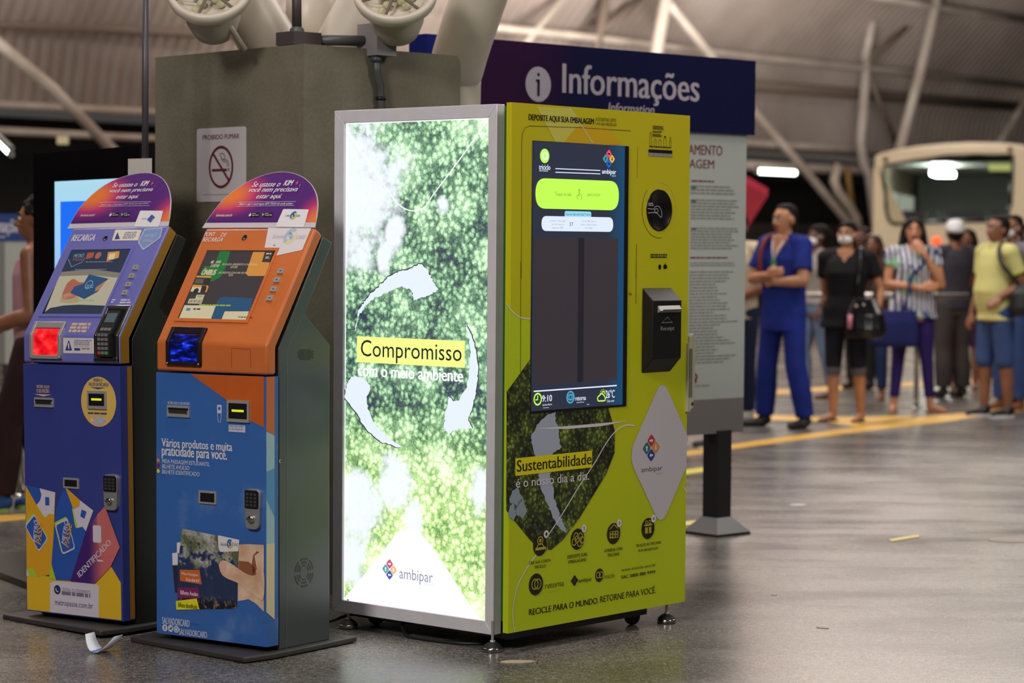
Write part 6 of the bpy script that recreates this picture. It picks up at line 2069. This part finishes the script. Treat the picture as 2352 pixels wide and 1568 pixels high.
    for sx in (-1, 1):
        b.lathe([(0, -.006), (.006, -.003), (.0075, 0), (.006, .003), (0, .006)], EYED, fm @ Vector((sx * .031, -.090, 1.598)), (0, 1, 0), 10)
        b.tube([fm @ Vector((sx * .014, -.092, 1.622)), fm @ Vector((sx * .030, -.093, 1.628)), fm @ Vector((sx * .048, -.082, 1.622))], .0052, HAIRB, 8)
    b.build('pupils_and_brows', e)
    b = MB()
    b.tube([fm @ Vector((-.026, -.083, 1.535)), fm @ Vector((-.010, -.094, 1.539)), fm @ Vector((.010, -.094, 1.539)), fm @ Vector((.026, -.083, 1.535))], .0056, LIPS, 8)
    b.tube([fm @ Vector((-.022, -.084, 1.530)), fm @ Vector((0, -.093, 1.526)), fm @ Vector((.022, -.084, 1.530))], .0062, LIPS, 8)
    b.build('lips', root)
    # ---- top
    if top:
        v = Vol(); g = top.get('gap', .012)
        hem = top.get('hem', .84)
        rows = [(x, y, z, rx + g, ry + g) for x, y, z, rx, ry in tors if z > hem + .02]
        r0 = rows[0]
        fl = top.get('flare', .01)
        rows = [(r0[0], r0[1], hem, r0[3] + fl, r0[4] + fl)] + rows
        if top.get('loose'):
            rows = [(x, y, z, max(rx, (.150 if female else .165) + g), max(ry, .108 + g)) if z < 1.3 else (x, y, z, rx, ry) for x, y, z, rx, ry in rows]
        zn = top.get('neck', 1.45)
        rows = [q for q in rows if q[2] <= zn]
        v.loft(rows)
        sl = top.get('sleeve', .6)
        for k in ('l', 'r') if sl is not None else ():
            sh, el, wr = A[k][:3]
            sx = -1 if k == 'l' else 1
            v.cap((sx * .055, .004, 1.425), sh, .045 + g, (.056 if female else .064) + g)
            if sl <= 1:
                en = sh.lerp(el, max(sl, .12))
                v.chain([sh, en], [(.056 if female else .064) + g * .8, ar[0] + g * 1.3], flat1=True)
            else:
                v.chain([sh, el], [(.056 if female else .064) + g * .8, ar[1] + g * 1.1]); v.chain([el, el.lerp(wr, min(1, sl - 1))], [ar[1] + g * 1.1, ar[2] + g], flat1=True)
        if female: 
            for sx in (-1, 1): v.ell((sx * .062, -.085, 1.26), (.062, .05, .062))
        v.build(top.get('name', 'shirt'), top['m'], root, .0095, 3, xf)
    if bottom:
        v = Vol(); g = bottom.get('gap', .012)
        zt = bottom.get('top', .97)
        rows = [(x, y, z, rx + g * .8, ry + g * .8) for x, y, z, rx, ry in tors if .81 < z < zt] 
        rows = [(0, 0, .80, .13, .09)] + rows + [(0, 0, zt, (.150 if female else .158) * wide + g * .6, .104 + belly * .6 + g * .6)]
        v.loft(rows)
        cuff = bottom.get('cuff', .10)
        for k in ('l', 'r'):
            hip, kn, an, ft = Lg[k]
            kw = bottom.get('knee', .008); aw = bottom.get('ankle', .010)
            v.chain([hip, hip.lerp(kn, .5)], [lr[0] + g, lr[0] * .84 + g])
            if cuff < kn.z - .02:
                tt_ = (kn.z - cuff) / (kn.z - an.z)
                v.chain([hip.lerp(kn, .5), kn], [lr[0] * .84 + g, lr[1] + kw + g * .5])
                v.chain([kn, kn.lerp(an, tt_ * .5) + Vector((0, .008, 0)), kn.lerp(an, tt_)], [lr[1] + kw + g * .5, lr[1] * .9 + aw + g * .4, lr[2] + aw + g * .6 + (1 - tt_) * .015], flat1=True)
            else:
                tt_ = (hip.z - cuff) / (hip.z - kn.z)
                v.chain([hip.lerp(kn, .5), hip.lerp(kn, tt_)], [lr[0] * .84 + g, lr[1] + kw + g], flat1=True)
        v.build(bottom.get('name', 'trousers'), bottom['m'], root, .0095, 3, xf)
    if shoes:
        for k in ('l', 'r'):
            hip, kn, an, ft = Lg[k]
            fd = Vector((sin(ft), -cos(ft), 0))
            if shoes.get('style') == 'sandal':
                b = MB()
                a_ = an + Vector((0, 0, -an.z)); sd = Vector((-fd.y, fd.x, 0))
                sole = [a_ - fd * .045 + sd * .028, a_ + fd * .07 + sd * .036, a_ + fd * .17 + sd * .030, a_ + fd * .188, a_ + fd * .17 - sd * .030, a_ + fd * .07 - sd * .036, a_ - fd * .045 - sd * .028]
                lo = an.z - .085
                vs = [xf @ Vector((p.x, p.y, lo + z)) for z in (0, .014) for p in sole]
                n_ = len(sole)
                f = b.faces(vs, [tuple(range(n_)), tuple(range(2 * n_ - 1, n_ - 1, -1))] + [(i, i + n_, (i + 1) % n_ + n_, (i + 1) % n_) for i in range(n_)], shoes['m'])
                bmesh.ops.recalc_face_normals(b.bm, faces=f)
                for q in (.05, .12):
                    b.tube([xf @ (a_ + fd * q + sd * .036 + Vector((0, 0, lo + .010))), xf @ (a_ + fd * (q + .004) + Vector((0, 0, lo + .058 - q * .18))), xf @ (a_ + fd * q - sd * .036 + Vector((0, 0, lo + .010)))], .011, shoes['m'], 8)
                b.build('sandal', root)
            else:
                v = Vol()
                v.cap(an + Vector((0, .015, -.03)), an + fd * .03 + Vector((0, 0, -.045)), .045, .046)
                v.cap(an + fd * .02 + Vector((0, 0, -.050)), an + fd * .165 + Vector((0, 0, -.055)), .042, .032)
                v.cap(an + Vector((0, 0, .01)), an + Vector((0, 0, -.03)), .045, .047, flat0=True)
                o = v.build('shoe', shoes['m'], root, .008, 3, xf)
                if shoes.get('sole'):
                    b = MB(); a_ = Vector((an.x, an.y, 0)); sd = Vector((-fd.y, fd.x, 0)); lo = an.z - .088
                    sole = [a_ - fd * .038 + sd * .03, a_ + fd * .07 + sd * .043, a_ + fd * .165 + sd * .034, a_ + fd * .200, a_ + fd * .165 - sd * .034, a_ + fd * .07 - sd * .043, a_ - fd * .038 - sd * .03]
                    n_ = len(sole)
                    vs = [xf @ Vector((p.x, p.y, lo + z)) for z in (0, .026) for p in sole]
                    f = b.faces(vs, [tuple(range(n_)), tuple(range(2 * n_ - 1, n_ - 1, -1))] + [(i, i + n_, (i + 1) % n_ + n_, (i + 1) % n_) for i in range(n_)], shoes['sole'])
                    bmesh.ops.recalc_face_normals(b.bm, faces=f)
                    b.build('sole', o)
    # ---- hair
    if hair:
        v = Vol(); st = hair.get('style', 'short')
        v.ell(hd((0, .034, 1.636)), (.079, .084, .078), h3)
        v.ell(hd((0, .045, 1.590)), (.076, .066, .080), h3)
        v.ell(hd((0, .004, 1.682)), (.060, .066, .028), h3)
        if st == 'short':
            for sx in (-1, 1): v.ell(hd((sx * .070, .004, 1.615)), (.012, .030, .030), h3)
        if st == 'crop': pass
        if st == 'curly':
            rn = random.Random(5)
            for i in range(40):
                a_ = rn.uniform(0, 2 * pi); e_ = rn.uniform(-.1, 1.4)
                p = Vector((.080 * cos(a_) * cos(e_), .02 + .094 * sin(a_) * cos(e_), 1.625 + .088 * sin(e_)))
                if p.y > -.05 or p.z > 1.68: v.ell(hd(p), (.02, .02, .02))
        if st in ('long', 'wavy'):
            ln = hair.get('len', 1.33)
            for sx in (-1, 1):
                v.chain([hd((sx * .062, -.005, 1.655)), hd((sx * .086, .004, 1.58)), Vector((sx * .098, .0, 1.48)), Vector((sx * .105, -.03 if st == 'wavy' else .0, ln))], [.030, .030, .036, .024])
                v.chain([hd((sx * .03, -.062, 1.675)), hd((sx * .068, -.045, 1.635))], [.022, .018])
            v.chain([hd((0, .06, 1.62)), Vector((0, .09, 1.5)), Vector((0, .085, ln - .02))], [.07, .075, .05])
        if st == 'tied':
            v.ell(hd((0, .115, 1.60)), (.04, .04, .045), h3)
            for sx in (-1, 1): v.chain([hd((sx * .02, -.068, 1.668)), hd((sx * .070, -.015, 1.630))], [.016, .018])
        v.build('hair', hair['m'], root, .008, 3, xf)
    ctx = dict(root=root, S=S, xf=xf, hd=hd, h3=h3, A=A, Lg=Lg, tors=tors)
    for fn in (extras or []): fn(ctx)
    return ctx

def face_mask(c):
    v = Vol(); hd, h3 = c['hd'], c['h3']
    v.ell(hd((0, -.050, 1.548)), (.062, .062, .046), h3)
    v.ell(hd((0, -.090, 1.556)), (.028, .030, .030), h3)
    o = v.build('face_mask', mat('mask_white', rgb(226, 222, 216), .7), c['root'], .008, 3, c['xf'])
    b = MB()
    for sx in (-1, 1):
        b.tube([c['xf'] @ hd((sx * .056, -.055, 1.575)), c['xf'] @ hd((sx * .080, -.01, 1.595)), c['xf'] @ hd((sx * .084, .018, 1.585))], .003, MATS['mask_white'], 6)
    b.build('ear_loop', o)
def collar(m):
    def f(c):
        v = Vol()
        v.loft([(0, .002, 1.425, .088, .080), (0, .0, 1.455, .074, .070), (0, -.002, 1.478, .070, .066)])
        v.build('collar', m, c['root'], .008, 2, c['xf'])
    return f
def vneck(zb):
    """bare skin of a V neckline over the shirt front"""
    def f(c):
        v = Vol()
        v.chain([(-.055, -.060, 1.452), (0, -.118, zb)], [.020, .012]); v.chain([(.055, -.060, 1.452), (0, -.118, zb)], [.020, .012]); v.chain([(0, -.070, 1.452), (0, -.112, zb + .04)], [.034, .018])
        v.build('neckline', c['skin'] if 'skin' in c else SK1, c['root'], .008, 2, c['xf'])
    return f
def at_feet(p):
    q = ground(p)
    return (q.x, q.y, 0)
WP = person
# -- man in blue scrubs, arms crossed
SCR = cloth('scrubs_blue', 24, 42, 126, .25)
def lanyard(c):
    b = MB(); xf = c['xf']
    b.box(-.02, .02, -.146, -.140, 1.245, 1.285, mat('badge_green_card', rgb(60, 150, 70), .5), .002, 1, xf)
    b.tube([xf @ Vector((-.05, -.085, 1.43)), xf @ Vector((-.02, -.135, 1.34)), xf @ Vector((0, -.143, 1.28))], .004, WHITEP, 6); b.tube([xf @ Vector((.05, -.085, 1.43)), xf @ Vector((.02, -.135, 1.34)), xf @ Vector((0, -.143, 1.28))], .004, WHITEP, 6)
    b.build('badge', c['root'])
    b = MB(); b.tube(spl3([xf @ Vector(p) for p in ((-.12, -.10, 1.12), (-.135, -.135, 1.28), (-.12, -.095, 1.42), (-.11, .03, 1.47), (-.11, .13, 1.35))]), .020, mat('strap_maroon', rgb(110, 34, 48), .7), 8); b.build('backpack_strap', c['root'])
person('person', at_feet((1797, 982)), -.72, 1.76, SK1, wide=.86, arms=dict(l=[None, (-.235, -.085, 1.135), (-.02, -.205, 1.165), (.08, -.215, 1.19)], r=[None, (.235, -.085, 1.125), (.03, -.175, 1.115), (-.08, -.165, 1.15)]),
       legs=dict(l=[None, (-.135, -.02, .48), (-.175, .01, .085), -.5], r=[None, (.12, -.01, .48), (.165, .06, .085), -.1]), head=(-.18, .04),
       top=dict(m=SCR, sleeve=.72, hem=.74, gap=.016, flare=.02, loose=True, neck=1.44), bottom=dict(m=SCR, cuff=.09, gap=.016, knee=.016, ankle=.024), shoes=dict(m=mat('shoe_black', rgb(36, 32, 32), .5)),
       hair=dict(m=HAIRB, style='crop'), extras=[vneck(1.30), lanyard], label='person in blue scrubs with arms crossed, hands tucked in')
# -- person mostly behind the board: cream shirt
person('person', at_feet((1688, 968)), -.5, 1.70, SK2, arms=dict(r=[None, (.25, .02, 1.12), (.10, -.17, 1.02), None], l=[None, (-.23, -.03, 1.12), (-.08, -.19, 1.03), None]),
       top=dict(m=cloth('shirt_cream', 208, 190, 160), sleeve=.75, hem=.84, gap=.016, loose=True), bottom=dict(m=cloth('jeans_ink', 34, 42, 66), gap=.016), shoes=dict(m=mat('shoe_pale', rgb(190, 184, 170), .6)), hair=dict(m=HAIRB),
       label='person in a cream shirt half hidden by the information board')
# -- person wholly behind board and machine but for the shoes
person('person', at_feet((1590, 1028)), -1.1, 1.66, SK2, top=dict(m=cloth('shirt_slate', 70, 70, 76)), bottom=dict(m=cloth('trousers_black', 30, 28, 32)), shoes=dict(m=mat('sneaker_dark', rgb(36, 34, 40), .6), sole=mat('sole_pale', rgb(200, 198, 184), .6)), hair=dict(m=HAIRB),
       legs=dict(l=[None, (-.10, -.05, .48), (-.10, -.05, .085), .1], r=[None, (.11, .03, .48), (.11, .12, .085), .1]),
       label='person behind the board, only dark sneakers with pale soles showing')
# -- woman in grey tee and mask, behind
person('person', at_feet((1874, 915)), -1.25, 1.63, SK4, True, arms=dict(l=[None, (-.20, .06, 1.11), (-.17, -.06, .90), None], r=[None, (.21, .05, 1.11), (.19, -.06, .90), None]),
       top=dict(m=cloth('tee_grey', 150, 142, 138), sleeve=.6, hem=.93), bottom=dict(m=cloth('jeans_pale', 112, 128, 156), cuff=.16, gap=.008, knee=.0, ankle=.004), shoes=dict(m=mat('sandal_brown', rgb(110, 76, 56), .5), style='sandal'),
       hair=dict(m=HAIRB, style='tied'), extras=[face_mask], legs=dict(l=[None, (-.10, -.08, .48), (-.09, -.05, .085), 0.], r=[None, (.10, .03, .48), (.10, .12, .085), 0.]), label='person in grey tee, pale jeans and white mask, seen in profile')
# -- woman in black with white mask and black bag
WB = person('person', at_feet((1940, 968)), -.32, 1.64, SK1, True, arms=dict(r=[None, (.285, .03, 1.13), (.275, -.09, .90), (.25, -.14, .82)], l=[None, (-.20, .06, 1.12), (-.12, .14, .98), None]), head=(-.12, .0), wide=1.12,
       top=dict(m=cloth('tee_black', 20, 18, 22, .2), sleeve=.62, hem=.80, gap=.016, flare=.02, neck=1.44), bottom=dict(m=cloth('leggings_black', 24, 24, 34), cuff=.42, gap=.012, knee=.012), shoes=dict(m=cloth('slipper_slate', 70, 72, 98), style='sandal'),
       hair=dict(m=HAIRB, style='tied'), extras=[face_mask, vneck(1.29)], label='person in black v-neck tee, cropped leggings and white mask, holding a black bag',
       legs=dict(l=[None, (-.10, -.02, .48), (-.10, .0, .085), -.5], r=[None, (.11, .0, .48), (.13, .05, .085), -.15]))
def leg_cuffs(c):
    v = Vol()
    for k in ('l', 'r'):
        hip, kn, an, ft = c['Lg'][k]
        v.cap(kn.lerp(an, .20), kn.lerp(an, .02), .064, .072, True, True)
    v.build('rolled_cuffs', cloth('cuff_grey', 92, 90, 98), c['root'], .009, 2, c['xf'])
leg_cuffs(WB)
# -- girl with brown hair
person('person', at_feet((2000, 918)), -.28, 1.55, SK2, True, arms=dict(r=[None, (.19, -.02, 1.14), (.02, -.17, 1.07), None], l=[None, (-.19, -.02, 1.14), (-.02, -.16, 1.06), None]), head=(-.1, 0),
       top=dict(m=cloth('top_umber', 70, 44, 34, .2), sleeve=.5, hem=.90), bottom=dict(m=cloth('jeans_deep', 38, 52, 92), cuff=.12, gap=.010), shoes=dict(m=mat('sandal_tan', rgb(150, 104, 80), .5), style='sandal'), hair=dict(m=HAIRBR, style='wavy', len=1.24),
       label='person with brown wavy hair in umber top, standing behind the shiny black bag')
# -- man glimpsed behind the girl
person('person', at_feet((1976, 893)), -.6, 1.62, SK4, top=dict(m=cloth('shirt_green', 34, 76, 46)), bottom=dict(m=cloth('trousers_black2', 34, 32, 36)), shoes=dict(m=MATS['shoe_black']), hair=dict(m=HAIRB),
       label='person in a green shirt, only a sliver showing behind the person in black')
# -- woman in striped blouse, hand at chin
t = NT('blouse_stripes', .7)
_o = t.obj(); _x = t.xyz(_o)
st_ = t.M('FRACT', t.M('MULTIPLY', t.M('ADD', _x[0], t.M('MULTIPLY', _x[1], .25)), 24.))
base = t.mix(t.rng(st_, .45, .55), rgb(214, 214, 226), rgb(52, 48, 76))
fl = t.noise(_o, 9, 3)
base = t.mix(t.rng(fl, .56, .62), base, rgb(130, 190, 150))
base = t.mix(t.rng(t.noise(t.V('ADD', _o, (3, 1, 7)), 10, 3), .60, .66), base, rgb(36, 40, 110))
base = t.mix(t.rng(t.noise(t.V('ADD', _o, (8, 5, 2)), 12, 3), .63, .68), base, rgb(190, 70, 70))
BLOUSE = t.set('Base Color', base)
WS = person('person', at_feet((2092, 946)), -.05, 1.68, SK3, True, arms=dict(r=[None, (.245, -.06, 1.12), (.085, -.165, 1.395), (.03, -.155, 1.47)], l=[None, (-.225, -.03, 1.13), (.06, -.195, 1.10), (.15, -.20, 1.11)]), head=(-.03, -.03), wide=1.1,
       top=dict(m=BLOUSE, sleeve=.42, hem=.83, gap=.016, flare=.03, loose=True, neck=1.43, name='blouse'), bottom=dict(m=cloth('leggings_navy', 44, 30, 98), cuff=.13, gap=.009, knee=.002, ankle=.002), shoes=dict(m=mat('sandal_nude', rgb(160, 110, 84), .5), style='sandal'),
       hair=dict(m=HAIRB, style='long', len=1.36), label='person smiling in striped blouse and purple leggings, hand at chin',
       legs=dict(l=[None, (-.12, -.02, .48), (-.15, .0, .085), -.2], r=[None, (.13, -.01, .48), (.17, .02, .085), .8]))
# -- man with white cap from behind
def cap_back(c):
    v = Vol(); hd, h3 = c['hd'], c['h3']
    v.ell(hd((0, .022, 1.646)), (.092, .108, .084), h3); v.ell(hd((0, .06, 1.625)), (.082, .072, .05), h3)
    o = v.build('cap', mat('cap_white', rgb(232, 232, 232), .7), c['root'], .008, 3, c['xf'])
    b = MB()
    pts = [(c['xf'] @ hd((sx, y, z))) for sx, y, z in ((-.06, -.085, 1.625), (-.04, -.15, 1.605), (0, -.17, 1.60), (.04, -.15, 1.605), (.06, -.085, 1.625))]
    q = [p + Vector((0, 0, .008)) for p in pts]
    b.faces(pts + q, [(0, 1, 2, 3, 4), (9, 8, 7, 6, 5)] + [(i, (i + 1) % 5, (i + 1) % 5 + 5, i + 5) for i in range(5)], MATS['cap_white']); b.build('brim', o)
person('person', at_feet((2186, 912)), pi + .45, 1.68, SK2, arms=dict(l=[None, (-.24, -.02, 1.12), (-.12, -.16, .98), None], r=[None, (.25, -.02, 1.12), (.13, -.16, .98), None]), head=(-.25, 0),
       top=dict(m=cloth('tee_charcoal', 66, 62, 70), sleeve=.7, hem=.86, gap=.016), bottom=dict(m=cloth('trousers_taupe', 76, 68, 66), gap=.022, knee=.016, ankle=.03), shoes=dict(m=mat('shoe_brown', rgb(56, 46, 42), .6)), hair=dict(m=HAIRB, style='crop'), extras=[cap_back],
       label='person with white cap seen from behind, leaning on the chrome railing')
# -- person in black with white bag
WK = person('person', at_feet((2216, 893)), -.25, 1.62, SK2, True, arms=dict(l=[None, (-.205, .0, 1.10), (-.20, -.06, .86), None]), top=dict(m=cloth('blouse_black', 18, 16, 18), sleeve=1.9, hem=.84, gap=.015, name='long_sleeve_top'), bottom=dict(m=cloth('skirt_plum', 58, 32, 60), cuff=.46, gap=.016), 
       shoes=dict(m=MATS['sandal_brown'], style='sandal'), hair=dict(m=HAIRB, style='long', len=1.34), label='person in black long sleeves carrying a white bag, behind the yellow polo')
# -- man in yellow polo
POLO = cloth('polo_yellow', 204, 198, 128, .08)
def polo_trim(c):
    b = MB(); xf = c['xf']
    for k in ('l', 'r'):
        sh, el = c['A'][k][:2]
        p = sh.lerp(el, .60); d = (el - sh).normalized()
        b.tube([xf @ (p - d * .008), xf @ (p + d * .010)], .0735 * c['S'], mat('polo_lime_trim', rgb(180, 196, 60), .8), 16)
    b.build('sleeve_trim', c['root'])
YP = person('person', at_feet((2284, 957)), -1.15, 1.70, SK2, arms=dict(r=[None, (.225, .10, 1.12), (.20, -.10, 1.03), (.17, -.18, .97)], l=[None, (-.22, .0, 1.11), (-.21, -.10, .88), None]), head=(.05, -.02), belly=.032,
       top=dict(m=POLO, sleeve=.62, hem=.82, gap=.016, flare=.012, loose=True, name='polo_shirt'), bottom=dict(m=cloth('denim_shorts', 56, 76, 122), cuff=.45, gap=.020, knee=.014, name='shorts'), shoes=dict(m=mat('sneaker_black', rgb(30, 28, 30), .5), sole=mat('sole_white', rgb(214, 210, 216), .6)),
       hair=dict(m=HAIRB), extras=[collar(POLO), polo_trim], label='person in yellow polo and denim shorts, in profile with a black shoulder bag',
       legs=dict(l=[None, (-.09, -.05, .48), (-.09, -.04, .085), .05], r=[None, (.10, .02, .48), (.10, .07, .085), .1]))
# -- man behind him: grey shirt, jeans, mask
person('person', at_feet((2318, 940)), -.9, 1.72, SK2, arms=dict(r=[None, (.25, .0, 1.13), (.16, -.20, 1.15), None]), top=dict(m=cloth('shirt_heather', 120, 116, 124), sleeve=.7, hem=.86), bottom=dict(m=cloth('jeans_blue', 56, 78, 128), gap=.018, ankle=.02), shoes=dict(m=MATS['sandal_tan'], style='sandal'),
       hair=dict(m=HAIRB, style='crop'), extras=[face_mask], label='person in grey shirt, jeans and mask right behind the yellow polo')
person('person', at_feet((2362, 925)), -.6, 1.66, SK2, True, top=dict(m=cloth('top_jet', 20, 18, 20), sleeve=1.8, hem=.80, gap=.016), bottom=dict(m=cloth('trousers_jet', 20, 20, 24), gap=.02), shoes=dict(m=MATS['shoe_black']), hair=dict(m=HAIRB, style='long', len=1.30),
       label='person all in black at the right edge of the queue')
# -- man on the left, pink top
PK = person('person', at_feet((84, 1172)), -1.55, 1.66, SK2, wide=.9, arms=dict(l=[None, (-.225, -.02, 1.12), (-.19, -.20, 1.00), None], r=[None, (.235, .02, 1.08), (.19, -.21, 1.02), None]), head=(.05, .03),
       top=dict(m=cloth('tank_pink', 178, 132, 140), sleeve=None, hem=.80, gap=.012, flare=.03, loose=True, name='tank_top', neck=1.42), bottom=dict(m=cloth('trousers_wine', 46, 26, 28), cuff=.10, gap=.022, knee=.016, ankle=.02), shoes=dict(m=cloth('sneaker_blue', 40, 78, 130), sole=mat('sole_lime', rgb(150, 170, 80), .6)),
       hair=dict(m=HAIRB, style='curly'), label='person in pink tank top and dark trousers beside the black display',
       legs=dict(l=[None, (-.08, -.05, .49), (-.08, .06, .085), 0.], r=[None, (.09, -.14, .49), (.09, -.17, .085), 0.]))

# ---- bags: things that hang on or are held by people
def bag(name, ctx, loft, m, strap, label, cat, bits=None, sr=.010, sm_=None):
    r = empty(name, ctx['root'].matrix_world.translation, ctx['root'].rotation_euler.z, 0, label, cat)
    bpy.context.view_layer.update()
    v = Vol(); v.loft(loft, 20, .8)
    v.build('bag_body', m, r, .009, 2, ctx['xf'])
    b = MB(); b.tube(spl3([ctx['xf'] @ Vector(p) for p in strap]), sr * ctx['S'], sm_ or m, 8); b.build('strap', r)
    if bits: bits(r, ctx)
    return r
GLB = mat('bag_gloss_black', rgb(20, 18, 22), .18, noise=.1, bump=.5, nscale=14)
def charms(r, c):
    b = MB(); b.tube([c['xf'] @ Vector(p) for p in ((.08, -.245, .92), (.075, -.25, .80))], .018, mat('charm_pink', rgb(206, 130, 150), .6), 8); b.build('pink_charm', r)
    b = MB()
    for z in (.99, 1.0): b.lathe([(0, -.006), (.016, 0), (0, .006)], CHROME, c['xf'] @ Vector((.13 + (z - .99) * 6, -.235, z)), (0, 1, 0), 12)
    b.build('buckles', r)
bag('handbag', WB, [(.19, -.15, .72, .15, .06), (.19, -.15, .78, .185, .075), (.19, -.15, .92, .165, .065), (.18, -.145, 1.02, .11, .035), (.18, -.14, 1.06, .09, .025)], GLB, ((.12, -.15, 1.04), (.13, -.155, 1.2), (.135, -.10, 1.40), (.12, .0, 1.475), (.12, .10, 1.40), (.2, .12, 1.2), (.26, -.08, 1.04)), 'shiny black handbag held by the person in black with the white mask', 'handbag', charms, .014)
NVB = cloth('bag_navy', 30, 38, 96)
bag('tote_bag', WS, [(-.16, -.17, .58, .17, .05), (-.16, -.17, .62, .20, .065), (-.15, -.17, .80, .185, .06), (-.14, -.165, .90, .15, .04)], NVB, ((-.10, -.17, .88), (-.06, -.205, 1.06), (-.05, -.19, 1.14), (-.03, -.16, 1.2), (.06, -.17, 1.30), (.13, -.09, 1.43), (.13, .02, 1.46)), 'navy blue tote bag hanging in front of the striped blouse', 'tote bag', None, .013)
WHB = mat('bag_white', rgb(214, 212, 214), .5)
def base_band(r, c):
    v = Vol(); v.loft([(-.205, -.09, .40, .095, .05), (-.205, -.09, .455, .112, .055)], 20, .8); v.build('purple_base', cloth('band_purple', 92, 44, 110), r, .009, 1, c['xf'])
    v = Vol(); v.loft([(-.205, -.09, .455, .114, .056), (-.205, -.09, .475, .114, .056)], 20, .8); v.build('yellow_band', cloth('band_yellow', 206, 170, 60), r, .009, 1, c['xf'])
bag('shopping_bag', WK, [(-.205, -.09, .45, .11, .055), (-.205, -.09, .62, .105, .05), (-.205, -.09, .76, .10, .03)], WHB, ((-.25, -.09, .75), (-.235, -.085, .80), (-.205, -.085, .815), (-.175, -.085, .80), (-.16, -.09, .75)), 'white carrier bag with purple base held beside the yellow polo', 'bag', base_band, .008)
BPK = mat('bag_coal', rgb(30, 30, 36), .5, noise=.2, bump=.4, nscale=12)
bag('shoulder_bag', YP, [(.27, .16, .86, .09, .15), (.275, .16, .93, .11, .20), (.27, .15, 1.06, .10, .18), (.26, .14, 1.14, .07, .10)], BPK, ((.25, .06, 1.12), (.20, -.09, 1.30), (.13, -.07, 1.44), (.10, .04, 1.475), (.14, .14, 1.38), (.25, .2, 1.14)), 'black shoulder bag slung on the person in the yellow polo', 'shoulder bag', None, .017)
